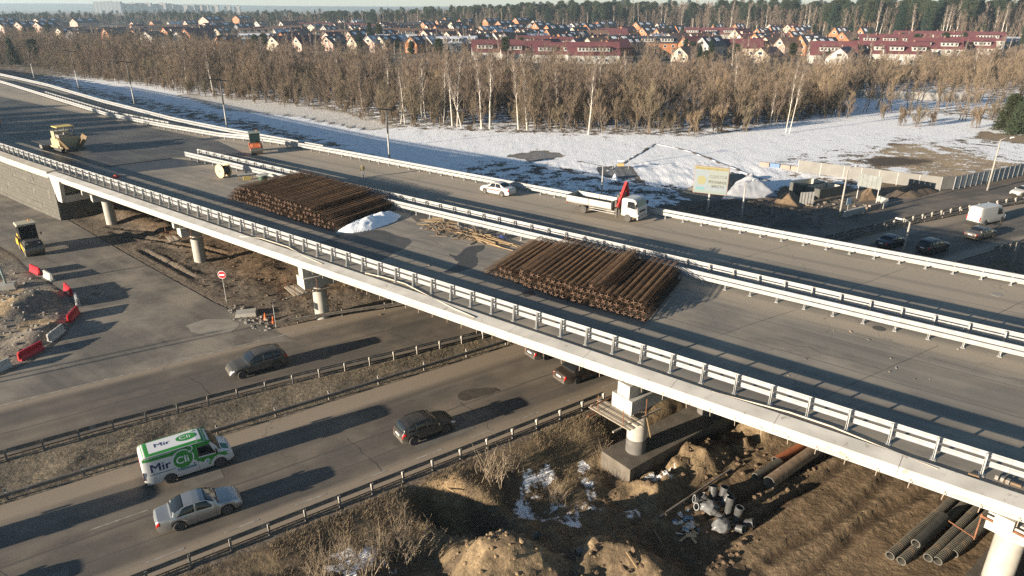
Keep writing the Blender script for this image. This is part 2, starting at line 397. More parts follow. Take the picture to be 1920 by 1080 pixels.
nx, ny = len(xs), len(ys)
me = bpy.data.meshes.new('ground'); co = np.stack([GX, GY, H], -1).reshape(-1, 3)
idx = np.arange(nx*ny).reshape(ny, nx)
q = np.stack([idx[:-1, :-1], idx[:-1, 1:], idx[1:, 1:], idx[1:, :-1]], -1).reshape(-1, 4)
me.vertices.add(nx*ny); me.vertices.foreach_set('co', co.astype(np.float32).ravel())
me.loops.add(q.size); me.loops.foreach_set('vertex_index', q.astype(np.int32).ravel())
me.polygons.add(len(q)); me.polygons.foreach_set('loop_start', np.arange(0, q.size, 4, dtype=np.int32))
me.polygons.foreach_set('use_smooth', np.ones(len(q), bool))
me.update(calc_edges=True)
ca = me.color_attributes.new('soil', 'FLOAT_COLOR', 'POINT')
ca.data.foreach_set('color', np.concatenate([C.reshape(-1, 3), np.ones((nx*ny, 1))], 1).astype(np.float32).ravel())
sa = me.attributes.new('snow', 'FLOAT', 'POINT'); sa.data.foreach_set('value', S.astype(np.float32).ravel())
def gz(x, y):
    """ground height at a point (bilinear)"""
    i = min(max(bisect.bisect(xs, x)-1, 0), nx-2); j = min(max(bisect.bisect(ys, y)-1, 0), ny-2)
    tx = (x-xs[i])/(xs[i+1]-xs[i]); ty = (y-ys[j])/(ys[j+1]-ys[j])
    return float((H[j, i]*(1-tx)+H[j, i+1]*tx)*(1-ty)+(H[j+1, i]*(1-tx)+H[j+1, i+1]*tx)*ty)
def gpix(x, y):
    """the point of the ground seen at a pixel"""
    z = 0.0
    for _ in range(12):
        p = at(x, y, z); z = .5*z+.5*gz(p.x, p.y)
    return at(x, y, z)

gmat = bpy.data.materials.new('ground'); gmat.use_nodes = True
n = gmat.node_tree.nodes; l = gmat.node_tree.links; b = n['Principled BSDF']
geo = n.new('ShaderNodeNewGeometry'); at1 = n.new('ShaderNodeAttribute'); at1.attribute_name = 'soil'; at2 = n.new('ShaderNodeAttribute'); at2.attribute_name = 'snow'
def noise(sc, det=8, rg=.6):
    t = n.new('ShaderNodeTexNoise'); t.inputs['Scale'].default_value = sc; t.inputs['Detail'].default_value = det; t.inputs['Roughness'].default_value = rg
    l.new(geo.outputs['Position'], t.inputs[0]); return t.outputs[0]
def mth(op, a, b_=None, c=None):
    m = n.new('ShaderNodeMath'); m.operation = op
    for i, v in enumerate((a, b_, c)):
        if v is None: continue
        if isinstance(v, (int, float)): m.inputs[i].default_value = v
        else: l.new(v, m.inputs[i])
    return m.outputs[0]
def mrg(v, a, b_, c=0, d=1):
    m = n.new('ShaderNodeMapRange'); l.new(v, m.inputs[0])
    for i, k in enumerate((a, b_, c, d)): m.inputs[i+1].default_value = k
    return m.outputs[0]
def mixc(f, a, b_):
    m = n.new('ShaderNodeMix'); m.data_type = 'RGBA'
    for i, v in ((0, f), (6, a), (7, b_)):
        if isinstance(v, (int, float)): m.inputs[i].default_value = v
        elif isinstance(v, tuple): m.inputs[i].default_value = (*v, 1)
        else: l.new(v, m.inputs[i])
    return m.outputs[2]
n1 = noise(.35, 10, .68); n2 = noise(2.2, 8, .65); n3 = noise(9, 5, .6)
mult = mth('MULTIPLY', mrg(n2, .3, .7, .55, 1.45), mrg(n3, .3, .7, .7, 1.3))
vm = n.new('ShaderNodeVectorMath'); vm.operation = 'SCALE'; l.new(at1.outputs['Color'], vm.inputs[0]); l.new(mult, vm.inputs['Scale'])
sn = mth('ADD', at2.outputs['Fac'], mth('MULTIPLY', mth('SUBTRACT', mth('ADD', mth('MULTIPLY', n1, .7), mth('MULTIPLY', n2, .3)), .5), 1.5))
smask = mrg(sn, .60, .66)
scol = mixc(mrg(n2, .3, .7), (.66, .67, .69), (.84, .84, .83)); scol = mixc(mth('MULTIPLY', mrg(noise(.5, 6, .6), .54, .72), .30), scol, (.36, .32, .27))
l.new(mixc(smask, vm.outputs[0], scol), b.inputs['Base Color'])
b.inputs['Roughness'].default_value = .88; b.inputs['Specular IOR Level'].default_value = .25
bp = n.new('ShaderNodeBump'); bp.inputs['Strength'].default_value = .8; bp.inputs['Distance'].default_value = .13
hh = mth('ADD', mth('MULTIPLY', noise(3.2, 8, .65), 1.0), mth('MULTIPLY', smask, .25))
l.new(hh, bp.inputs['Height']); l.new(bp.outputs[0], b.inputs['Normal'])
me.materials.append(gmat)
ground = struct(obj('ground', me), 'bare spring ground of mud, dry grass and melting snow')

# ================================================================== ROADS
def road_mat(name, base, dust, dustlines, dark, seams=(), wet=(), rough=.8, patchy=.55, darkp=.5, tracks=()):
    """asphalt in road metres (u along, v across): dusty shoulders, polished wheel tracks, patches and cracks"""
    m = bpy.data.materials.new(name); m.use_nodes = True; MATS[name] = m
    global n, l, geo
    n = m.node_tree.nodes; l = m.node_tree.links; b = n['Principled BSDF']
    uv = n.new('ShaderNodeUVMap'); uv.uv_map = 'UVMap'; geo = n.new('ShaderNodeNewGeometry')
    sp = n.new('ShaderNodeSeparateXYZ'); l.new(uv.outputs[0], sp.inputs[0]); V = sp.outputs[1]
    mp = n.new('ShaderNodeMapping'); mp.inputs['Scale'].default_value = (.05, 1.1, 1); l.new(uv.outputs[0], mp.inputs[0])
    st = n.new('ShaderNodeTexNoise'); st.inputs['Scale'].default_value = 1.0; st.inputs['Detail'].default_value = 7; l.new(mp.outputs[0], st.inputs[0])
    col = mixc(mrg(st.outputs[0], .3, .7), base, tuple(c*.60 for c in base))
    pn = noise(.16, 7, .62); col = mixc(mth('MULTIPLY', mrg(pn, .44, .62), patchy), col, dust)
    dn = noise(.09, 6, .6); col = mixc(mth('MULTIPLY', mrg(dn, .55, .68), darkp), col, dark)
    for c_, w_ in dustlines:
        d = mth('ABSOLUTE', mth('SUBTRACT', V, c_))
        f = mrg(mth('ADD', d, mth('MULTIPLY', mth('SUBTRACT', st.outputs[0], .5), w_*1.6)), w_*.35, w_, .85, 0)
        col = mixc(f, col, dust)
    for c_, w_ in tracks:
        d = mth('ABSOLUTE', mth('SUBTRACT', V, c_))
        f = mrg(mth('ADD', d, mth('MULTIPLY', mth('SUBTRACT', st.outputs[0], .5), w_)), w_*.2, w_, .42, 0)
        col = mixc(f, col, tuple(c*.62 for c in base))
    for c_, w_ in seams:
        d = mth('ABSOLUTE', mth('SUBTRACT', mth('ADD', V, mth('MULTIPLY', mth('SUBTRACT', noise(.4, 3), .5), .25)), c_))
        col = mixc(mrg(d, w_*.4, w_, .7, 0), col, dark)
    # fine grain and cracks
    g = noise(30, 3, .6); col = mixc(mrg(g, .35, .7, 0, .35), col, tuple(c*.55 for c in base))
    vo = n.new('ShaderNodeTexVoronoi'); vo.feature = 'DISTANCE_TO_EDGE'; vo.inputs['Scale'].default_value = .13
    wv = n.new('ShaderNodeVectorMath'); wv.operation = 'ADD'; nn_ = n.new('ShaderNodeTexNoise'); nn_.inputs['Scale'].default_value = .9; nn_.inputs['Detail'].default_value = 6
    l.new(geo.outputs['Position'], nn_.inputs[0]); sc_ = n.new('ShaderNodeVectorMath'); sc_.operation = 'SCALE'; sc_.inputs['Scale'].default_value = 1.6
    l.new(nn_.outputs['Color'], sc_.inputs[0]); l.new(geo.outputs['Position'], wv.inputs[0]); l.new(sc_.outputs[0], wv.inputs[1]); l.new(wv.outputs[0], vo.inputs['Vector'])
    ck = mth('MULTIPLY', mrg(vo.outputs[0], 0, .006, 1, 0), mrg(noise(.07, 3), .5, .56)); col = mixc(mth('MULTIPLY', ck, .75), col, dark)
    l.new(col, b.inputs['Base Color']); b.inputs['Roughness'].default_value = rough; b.inputs['Specular IOR Level'].default_value = .3
    bp = n.new('ShaderNodeBump'); bp.inputs['Strength'].default_value = .35; bp.inputs['Distance'].default_value = .02
    l.new(noise(14, 5, .7), bp.inputs['Height']); l.new(bp.outputs[0], b.inputs['Normal'])
    return m
def strip_mesh(name, rs, fa, fb, fpos, material, z=0.0, k=4):
    mb = MB(); mb.uv = []
    for r_ in rs:
        a, c = fa(r_), fb(r_)
        for i in range(k+1):
            v = a+(c-a)*i/k; mb.v.append(fpos(r_, v, z)); mb.uv.append((r_, v))
    for i in range(len(rs)-1):
        for j in range(k):
            o_ = i*(k+1)+j; mb.f.append([o_, o_+k+1, o_+k+2, o_+1][::-1]); mb.m.append(0)
    me = mb.mesh(name, material); 
    if me.polygons[0].normal.z < 0: me.flip_normals()
    return me
asph = (.132, .115, .096); dust = (.30, .24, .175); dark = (.068, .062, .056)
rsamp = [-120, -60, -20, 0, 12, 20, 30, 45, 60, 70]+list(range(80, 180, 8))+[200, 260, 330, 420]
m_near = road_mat('asphalt_near', asph, dust, [(43.3, 2.0), (33.6, 1.5)], dark, [(38.2, .12), (36.0, .07)], patchy=.45, tracks=[(35.5, .7), (37.2, .7), (40.0, .7), (41.7, .7)])
m_far = road_mat('asphalt_far', asph, dust, [(57.8, 2.0), (60.0, 1.6)], dark, [(53.0, .1)], patchy=.5, tracks=[(50.6, .8), (52.3, .8), (54.4, .8), (56.1, .8)])
o = obj('near_carriageway', strip_mesh('near_carriageway', rsamp, lambda r: 33.0, lambda r: 44.15, rm, m_near)); struct(o, 'dusty asphalt carriageway in the foreground with two lanes')
near_road = o
o = obj('far_carriageway', strip_mesh('far_carriageway', rsamp, lambda r: mfar(r)+.25, lambda r: mfar(r)+FARW(r), rm, m_far, .004)); struct(o, 'far carriageway beyond the median')
far_road = o
m_ramp = road_mat('asphalt_ramp', (.165, .148, .126), (.28, .242, .19), [], dark, patchy=.8)
bm_ = MB(); bm_.v = [Vector((x, y, .008)) for x, y in RAMP]; bm_.f = [list(range(len(RAMP)))]; bm_.m = [0]; bm_.uv = [(v.dot(U), v.dot(N)) for v in bm_.v]
me = bm_.mesh('ramp', m_ramp); bmm = bmesh.new(); bmm.from_mesh(me); bmesh.ops.triangulate(bmm, faces=bmm.faces[:]); bmesh.ops.recalc_face_normals(bmm, faces=bmm.faces[:]); bmm.to_mesh(me); bmm.free()
if me.polygons[0].normal.z < 0: me.flip_normals()
ramp = struct(obj('slip_road', me), 'dusty slip road curving up beside the retaining wall')
# worn markings
m_line = mat('road_paint', (.33, .30, .26), (.20, .175, .145), 2.2, .8, lo=.36, hi=.60)
def line_piece(parent, r0, r1, mc, w, fpos=rm, z=.009, name='lane_dash'):
    mb = MB(); k = max(1, int((r1-r0)/6))
    for i in range(k+1):
        r_ = r0+(r1-r0)*i/k; mb.v += [fpos(r_, mc(r_)-w/2, z), fpos(r_, mc(r_)+w/2, z)]
    for i in range(k): mb.f.append([2*i, 2*i+2, 2*i+3, 2*i+1]); mb.m.append(0)
    o = mb.build(name, m_line, parent)
    if o.data.polygons[0].normal.z < 0: o.data.flip_normals()
for i in range(11): line_piece(near_road, -8+i*4.0, -8+i*4.0+1.9, lambda r: 34.25, .13)
for r_ in (-2.2, 21.8): line_piece(near_road, r_, r_+3.0, lambda r: 38.75, .12)
line_piece(near_road, 80, 300, lambda r: 43.1, .14, name='edge_line'); line_piece(near_road, 80, 300, lambda r: 33.9, .14, name='edge_line')
line_piece(far_road, -40, 20, lambda r: 57.4, .16, z=.013, name='edge_line'); line_piece(far_road, 78, 300, lambda r: mfar(r)+.9, .14, z=.013, name='edge_line')
# oily stain under the bridge edge
m_wet = mat('wet_asphalt', (.055, .052, .050), (.07, .066, .06), 2, .55, spec=.2)
m_oil = mat('oil_stain', (.060, .050, .040), (.085, .074, .06), 2, .6)
def blot(name, pts, z, material, parent=None, label=None):
    # irregular outline through the given world points
    P = [Vector(p) for p in pts]; out = []; k = len(P)
    for i in range(k):
        a, b_, c, d = P[i-1], P[i], P[(i+1) % k], P[(i+2) % k]
        for t in (0, .25, .5, .75):
            q_ = .5*((2*b_)+(c-a)*t+(2*a-5*b_+4*c-d)*t*t+(3*b_-a-3*c+d)*t**3)
            j = .06*(b_-c).length; out.append(Vector((q_.x+rnd.uniform(-j, j), q_.y+rnd.uniform(-j, j), z)))
    mb = MB(); mb.v = out; mb.f = [list(range(len(out)))]; mb.m = [0]
    me = mb.mesh(name, material); bmm = bmesh.new(); bmm.from_mesh(me); bmesh.ops.triangulate(bmm, faces=bmm.faces[:]); bmm.to_mesh(me); bmm.free()
    if me.polygons[0].normal.z < 0: me.flip_normals()
    o = obj(name, me, parent); struct(o, label); return o
blot('oil_stain', [at(x, y) for x, y in ((858, 740), (880, 730), (920, 727), (935, 733), (900, 745), (870, 752))], .016, m_oil, near_road)
blot('concrete_spill', [at(x, y) for x, y in ((350, 612), (400, 597), (450, 607), (430, 624), (385, 630))], .016, mat('spill', (.26, .236, .195), (.19, .17, .14), .8, .9), ramp)

# trodden paths across the snowfield: dug snow and exposed soil
def path_strip(name, pts, w, label):
    P = [at(x, y, .05) for x, y in pts]; mb = MB(); Q = []
    for a, b_ in zip(P[:-1], P[1:]):
        k = max(2, int((b_-a).length/.9))
        for i in range(k): Q.append(a.lerp(b_, i/k))
    Q.append(P[-1])
    for i, q_ in enumerate(Q):
        t = (Q[min(i+1, len(Q)-1)]-Q[max(i-1, 0)]).normalized(); sd_ = Vector((-t.y, t.x, 0)); j = rnd.uniform(-.18, .18); ww = w*rnd.uniform(.35, 1.2)
        z = gz(q_.x, q_.y)+.05
        for o_, zz in ((-ww, -.06), (-ww*.5, .06), (ww*.5, .05), (ww, -.06)): p = q_+sd_*(o_+j); mb.v.append(Vector((p.x, p.y, z+zz)))
    for i in range(len(Q)-1):
        for k in range(3): mb.f.append([i*4+k, (i+1)*4+k, (i+1)*4+k+1, i*4+k+1]); mb.m.append(0)
    o = mb.build(name, mat('path_soil', (.10, .08, .06), (.55, .55, .56), .35, .9, coords='World', lo=.45, hi=.56), None, smooth=True); struct(o, label)
    if o.data.polygons[0].normal.z < 0: o.data.flip_normals()
path_strip('footpath', [(1228, 269), (1290, 282), (1350, 305), (1400, 325), (1440, 340)], .45, 'trodden dark path across the snowfield')
path_strip('trench_line', [(1226, 270), (1195, 290), (1165, 308), (1135, 322)], .5, 'dug trench line running down the snowfield')

# sealed cracks and repair patches
m_seal = mat('crack_seal', (.045, .042, .04), (.07, .065, .058), 3, .7)
def crack(parent, a, b_, z, w=.014, wob=.25, name='sealed_crack'):
    k = max(4, int((b_-a).length/.5)); d_ = (b_-a).normalized(); sd_ = Vector((-d_.y, d_.x, 0)); mb = MB(); o_ = 0
    for i in range(k+1):
        o_ = o_*.7+rnd.gauss(0, wob*.5); p = a.lerp(b_, i/k)+sd_*o_; ww = w*rnd.uniform(.4, 1.3)
        mb.v += [Vector((p.x, p.y, z))-sd_*ww+d_*0, Vector((p.x, p.y, z))+sd_*ww]
    for i in range(k): mb.f.append([2*i, 2*i+2, 2*i+3, 2*i+1]); mb.m.append(0)
    o = mb.build(name, m_seal, parent)
    if o.data.polygons[0].normal.z < 0: o.data.flip_normals()
for r_ in (-6.0, 13.5, 21.5): crack(near_road, rm(r_, 34.2), rm(r_+rnd.uniform(-1, 1), rnd.choice((39, 43))), .006)
for r_ in (7, 24): crack(far_road, rm(r_, mfar(r_)+1), rm(r_+rnd.uniform(-1.5, 1.5), mfar(r_)+rnd.choice((5, 8))), .010)
m_patch = mat('asphalt_patch', (.10, .093, .083), (.14, .128, .11), 1.2, .85)
for r0, r1, m0, m1 in ((3.0, 5.2, 39.4, 41.2), (16.5, 21, 35.0, 36.9), (-6, -3.4, 35.0, 36.2)):
    mb = MB(); mb.v = [rm(r0, m0, .005), rm(r1, m0, .005), rm(r1, m1, .005), rm(r0, m1, .005)]; mb.f = [[0, 1, 2, 3]]; mb.m = [0]; mb.build('repair_patch', m_patch, near_road)
for p0, p1 in (((0, 437), (110, 410)), ((185, 545), (330, 520)), ((60, 590), (300, 560)), ((250, 470), (330, 530))): crack(ramp, at(*p0), at(*p1), .014, .025, .1)
# ================================================================== OVERPASS
conc = mat('concrete', (.36, .34, .30), (.29, .27, .24), 1.3, .85, c3=(.30, .27, .23), s3=2.2, t3=.66, bump=.15, bscale=18)
conc_w = mat('concrete_pale', (.435, .42, .385), (.33, .318, .29), .6, .85, c3=(.24, .22, .19), s3=2.4, t3=.64, bump=.12, bscale=22)
conc_d = mat('concrete_dark', (.085, .08, .075), (.12, .11, .10), 2, .85)
rust = mat('rusty_steel', (.20, .085, .04), (.12, .055, .03), 8, .85)
bridge = thing('overpass_bridge', 'long white concrete road overpass on round columns, still under construction', 'bridge', un(-20, 33, 0))
mb = MB(); c = [un(-104.3, 34.1, 6.25), un(62, 34.1, 6.25), un(62, 65.6, 6.25), un(-104.3, 65.6, 6.25)]
mb.slab(c, (0, 0, .53)); mb.build('deck_slab', conc, bridge, world=True)
# parapet cast in lengths, each with a pale top and fascia
u = -104.2; k = 0
while u < 62:
    L = 6.0; mb = MB()
    prof = [(33.1, 6.34), (33.1, 6.70), (33.14, 6.74), (34.06, 6.905), (34.14, 6.88), (34.14, 6.1), (33.3, 6.1), (33.22, 6.26)]
    a = [un(u+.012, p[0], p[1]) for p in prof]
    mb.slab(a, U*(L-.024)); mb.build('parapet', conc_w, bridge, world=True); u += L
u = -104.2
while u < 62:
    mb = MB(); a = [un(u+.01, p[0], p[1]) for p in ((65.2, 6.24), (65.2, 7.0), (66.2, 7.0), (66.2, 6.24))]
    mb.slab(a, U*5.98); mb.build('parapet', conc_w, bridge, world=True); u += 6.0
mb = MB(); mb.bar(un(-104, 33.62, 6.0), un(62, 33.62, 6.0), .30, .22); mb.build('drip_edge', conc_w, bridge, world=True)
# girders
for i in range(9):
    n_ = 35.2+i*3.65; mb = MB()
    mb.bar(un(-104, n_, 5.72), un(62, n_, 5.72), .45, 1.05); mb.bar(un(-104, n_, 5.12), un(62, n_, 5.12), .75, .22)
    mb.build('girder', conc, bridge, world=True)
# rebar stubs hanging under the edge
stub = MB().tube([(0, 0, 0), (0, 0, -.55)], .018, 4).mesh('rebar_stub', mat('pale_rod', (.42, .39, .34), (.3, .2, .13), 9, .8))
bl = world_loc(bridge)
for i in range(75):
    u = -48+i*1.45; o = obj('rebar_stub', stub, bridge, un(u, 33.2, 6.3)-bl); o.rotation_euler = (rnd.uniform(-.12, .12), rnd.uniform(-.12, .12), 0)
# piers: skewed cross beams on round columns
PD = Vector((math.cos(R(38)), math.sin(R(38)), 0)); PA = R(38)
NEARC = [Vector((-54.2, 89.6, 0)), Vector((-36.0, 74.8, 0)), Vector((-18.0, 59.5, 0)), Vector((8.3, 38.7, 0)), Vector((25.2, 27.4, 0)), Vector((45.5, 12.5, 0))]
Zt = 3.45
for k, p in enumerate(NEARC):
    for t in (0, 7.6, 15.2, 22.8, 29.0):
        c = p+PD*t
        g = -.28 if k == 3 else (-1.0 if k == 4 else min(gz(c.x, c.y), 0)-.5)
        mb = MB(); mb.lathe([(.66, g-.3), (.66, Zt)], 28, Matrix.Translation((c.x, c.y, 0)))
        col = mb.build('column', conc, bridge, smooth=True, world=True, sharp=40)
        if k >= 3:
            mb = MB(); mb.lathe([(.672, g-.2), (.672, g+1.05 if k == 3 else g+.7)], 28, Matrix.Translation((c.x, c.y, 0)))
            mb.build('bitumen_coat', conc_d, col, smooth=True, world=True, sharp=40)
    a = p-PD*1.7; b_ = p+PD*30.5
    mb = MB(); mb.bar(a+Vector((0, 0, Zt+.5)), b_+Vector((0, 0, Zt+.5)), 1.7, 1.0); mb.build('cross_beam', conc_w, bridge, world=True)
    for i in range(9):
        n_ = 35.2+i*3.65; t = (n_-p.dot(N))/PD.dot(N); c = p+PD*t
        mb = MB(); mb.box((c.x, c.y, Zt+1.28), (1.1, .8, .56), rz=PA); mb.build('bearing_block', conc_w, bridge, world=True)
    # stub of the end block seen under the fascia
    c = p-PD*.95
    mb = MB(); mb.box((c.x, c.y, Zt+1.45), (1.3, 1.0, .9), rz=PA); mb.build('end_block', conc_w, bridge, world=True)
# pile caps
for p, z0, z1, L in ((NEARC[3], -2.4, -.28, 31), (NEARC[4], -2.4, -1.0, 31)):
    a = p-PD*1.9; b_ = p+PD*L
    mb = MB(); mb.bar(a+Vector((0, 0, (z0+z1)/2)), b_+Vector((0, 0, (z0+z1)/2)), 2.6, z1-z0)
    mb.build('pile_cap', mat('pile_cap', (.125, .108, .086), (.085, .072, .056), 1.2, .9, bump=.5), bridge, world=True)
# abutment shelf at the west end
mb = MB(); mb.bar(un(-102.2, 33.6, 3.6), un(-102.2, 65, 3.6), 1.5, .9); mb.build('abutment_beam', conc_w, bridge, world=True)
mb = MB(); mb.bar(un(-103.6, 33.4, 5.1), un(-103.6, 65, 5.1), .8, 2.2); mb.build('abutment_back_wall', conc, bridge, world=True)
mb = MB(); mb.slab([un(-103.9, 33.2, 6.2), un(-101.0, 33.2, 6.2), un(-101.6, 33.2, 3.2), un(-102.9, 33.2, 3.2)], N*.5); mb.build('wing_wall', conc_w, bridge, world=True)

# deck surfacing: sheets of different age
m_deck = road_mat('deck_surface', (.250, .226, .188), (.345, .290, .220), [(48.6, 2.0), (62.2, 4.0), (59.5, 2.5)], (.11, .10, .09), [(38.6, .07), (41.8, .09), (45.6, .08), (58.2, .07)], patchy=.75, darkp=.5, tracks=[(43.2, .5), (44.6, .5), (39.8, .5), (60.4, .6), (54.0, .6)])
m_new = road_mat('new_asphalt', (.085, .08, .074), (.17, .152, .126), [], (.03, .03, .032), [(47.0, .2), (52, .15), (57, .15)], patchy=.55, rough=.6)
usamp = [-330, -250, -200, -150, -120, -100, -80, -60, -40, -20, 0, 20, 40, 62]
deck = struct(obj('overpass_road', strip_mesh('overpass_road', usamp, lambda u: 34.13, lambda u: float(np.interp(u, [-330, -275, -220, -172, -155, -132, -60], [81.5, 80.2, 76, 69.6, 68, 65.4, 65.2])), un, m_deck, DZ, 6)), 'dusty grey deck of the overpass, two wide carriageways')
def lay(name, pts, z0, z1, material):
    mb = MB(); mb.v = [un(u_, n_, z0) for u_, n_ in pts]+[un(u_, n_, z1) for u_, n_ in pts]; k = len(pts)
    mb.uv = list(pts)*2
    mb.f = [list(range(k, 2*k))]+[[i, (i+1) % k, k+(i+1) % k, k+i] for i in range(k)]; mb.m = [0]*len(mb.f)
    me = mb.mesh(name, material); bmm = bmesh.new(); bmm.from_mesh(me); bmesh.ops.recalc_face_normals(bmm, faces=bmm.faces[:]); bmm.to_mesh(me); bmm.free()
    if me.polygons[0].normal.z < 0: me.flip_normals()
    o = obj(name, me, deck); return o
lay('asphalt_lane', [(-102.2, 39.6), (-100.6, 48.0), (-300, 48.0), (-300, 41), (-123, 41), (-122, 39.0)], DZ-.02, DZ+.07, m_new)
lay('asphalt_lane', [(-101, 48.1), (-93.5, 56.0), (-108, 59.6), (-300, 59.6), (-300, 48.1)], DZ-.02, DZ+.055, m_new)
lay('tack_coat', [(-97.0, 34.9), (-94.5, 44.5), (-92, 50.5), (-101, 48.2), (-102.3, 39.3), (-122, 38.8), (-124, 34.9)], DZ-.02, DZ+.004, mat('tack_coat', (.028, .028, .030), (.045, .043, .042), .8, .5))
lay('ramp_strip', [(-130, 61.9), (-150, 62.6), (-190, 66.4), (-235, 71.4), (-300, 77), (-300, 79), (-275, 78), (-220, 74), (-172, 68.2), (-155, 66.6), (-135, 64.3)], DZ-.02, DZ+.05, m_new)
for i in range(10):
    pass
m_line2 = mat('faint_paint', (.40, .38, .34), (.22, .20, .17), 3, .85, lo=.38, hi=.62)
for i in range(22):
    mb = MB(); u = -56+i*4.6; w = .14 if i % 5 else .2
    mb.v = [un(u, 55.9-.004*i*5, DZ+.006), un(u+4.1, 55.9-.004*i*5, DZ+.006), un(u+4.1, 55.9-.004*i*5+.16, DZ+.006), un(u, 55.9-.004*i*5+.16, DZ+.006)]
    mb.f = [[0, 1, 2, 3]]; mb.m = [0]; mb.build('lane_dash', m_line2, deck)
for u_ in (-94, -72.5, -51, -40, -27, -17.2, -8, 3.2, 14): crack(deck, un(u_, 34.3, 0), un(u_+5.2, 48.8, 0), DZ+.005, .018, .04, 'joint_seal'); crack(deck, un(u_+5.9, 51.6, 0), un(u_+10, 63.8, 0), DZ+.005, .018, .04, 'joint_seal')
for u_, n_ in ((-46, 44), (-12, 43), (-3, 46.5), (-30, 61.5), (-20, 37.5)): crack(deck, un(u_, n_, 0), un(u_+rnd.uniform(5, 9), n_+rnd.uniform(-1.2, 1.2), 0), DZ+.005, .018, .25)
def wetp(pts, name='wet_patch', mt=None): blot(name, [at(x, y, DZ) for x, y in pts], DZ+.006, mt or m_wet, deck)
wetp([(842, 477), (858, 480), (868, 468), (884, 462), (908, 460), (903, 470), (892, 475), (896, 487), (890, 500), (868, 508), (845, 513), (833, 510), (850, 500), (858, 492)])
m_damp = mat('damp_asphalt', (.062, .057, .05), (.085, .078, .068), 1, .6)
wetp([(640, 440), (700, 430), (755, 445), (770, 455), (735, 478), (700, 490), (660, 475), (600, 460)], 'damp_patch', m_damp)
wetp([(770, 400), (800, 402), (800, 412), (778, 416)], 'damp_patch', m_damp)
wetp([(980, 548), (1000, 545), (1002, 553), (985, 557)], 'damp_patch', m_damp)
m_slush = mat('packed_dust', (.245, .22, .18), (.20, .18, .15), 1, .9)
m_man = mat('manhole_iron', (.05, .045, .04), (.09, .08, .07), 12, .7)
for x, y in ((1648, 616),):
    p = at(x, y, DZ); mb = MB(); mb.lathe([(.42, .002), (.42, .012), (.36, .016)], 20, Matrix.Translation(p)); mb.build('drain_cover', m_man, deck)
p = at(1868, 552, DZ); mb = MB(); mb.lathe([(.42, .002), (.42, .012), (.36, .016)], 20, Matrix.Translation(p)); mb.build('drain_cover', mat('pale_cover', (.30, .28, .24), (.2, .19, .17), 9, .8), deck)

# ------------------------------------------------------------------ retaining wall: courses of grey blocks
wall = thing('retaining_wall', 'grey block retaining wall with mesh courses holding up the overpass approach', 'wall', un(-105, 33.8, 0))
m_blk = mat('wall_block', (.095, .091, .079), (.065, .061, .053), 3.2, .95, bump=.6, bscale=16, c3=(.13, .12, .10), s3=1.2, t3=.62)
m_cap = mat('wall_cap', (.42, .385, .325), (.33, .30, .245), 1, .9)
nW = lambda u: 33.75+.02*max(0, -u-118)
for k in range(12):
    z0 = k*.5; off = .07*(k % 1)+.012*(11-k)
    u = -105.0+(1.3 if k % 2 else 0); 
    us = [-105.0]
    while us[-1] > -150: us.append(max(-150, us[-1]-rnd.uniform(5.5, 8.5)))
    us += [-175, -200, -260]
    for a, b_ in zip(us[:-1], us[1:]):
        j = rnd.uniform(-.025, .025)
        mb = MB(); mb.slab([un(a-.02, nW(a)-off-j, z0+.02), un(b_+.02, nW(b_)-off-j, z0+.02), un(b_+.02, nW(b_)-off-j+.03, z0+.485), un(a-.02, nW(a)-off-j+.03, z0+.485)], N*.55)
        mb.build('block', m_blk, wall, world=True)
    # return face along the abutment
    ns = [33.76+i*3.0 for i in range(11)]
    for a, b_ in zip(ns[:-1], ns[1:]):
        mb = MB(); mb.slab([un(-104.95, a+.02, z0+.02), un(-104.95, b_-.02, z0+.02), un(-104.98, b_-.02, z0+.485), un(-104.98, a+.02, z0+.485)], U*(-.5))
        mb.build('block', m_blk, wall, world=True)
us = [-104.9, -112, -119, -126, -134, -144, -158, -180, -210, -260]
for a, b_ in zip(us[:-1], us[1:]):
    mb = MB(); mb.slab([un(a-.01, nW(a)-.45, 6.02), un(a-.01, nW(a)-.45, 6.85), un(a-.01, nW(a)+.75, 6.95), un(a-.01, nW(a)+.75, 6.02)], un(b_+.01, nW(b_), 0)-un(a-.01, nW(a), 0)); mb.build('cornice', m_cap, wall, world=True)
blk = MB(); 
for k in range(12):
    mb = MB(); mb.slab([un(-105.2, 33.7, k*.5+.488), un(-260, nW(-260)+.06, k*.5+.488), un(-260, nW(-260)+.4, k*.5+.488), un(-105.2, 34.1, k*.5+.488)], (0, 0, .03)); mb.build('joint', conc_d, wall, world=True)
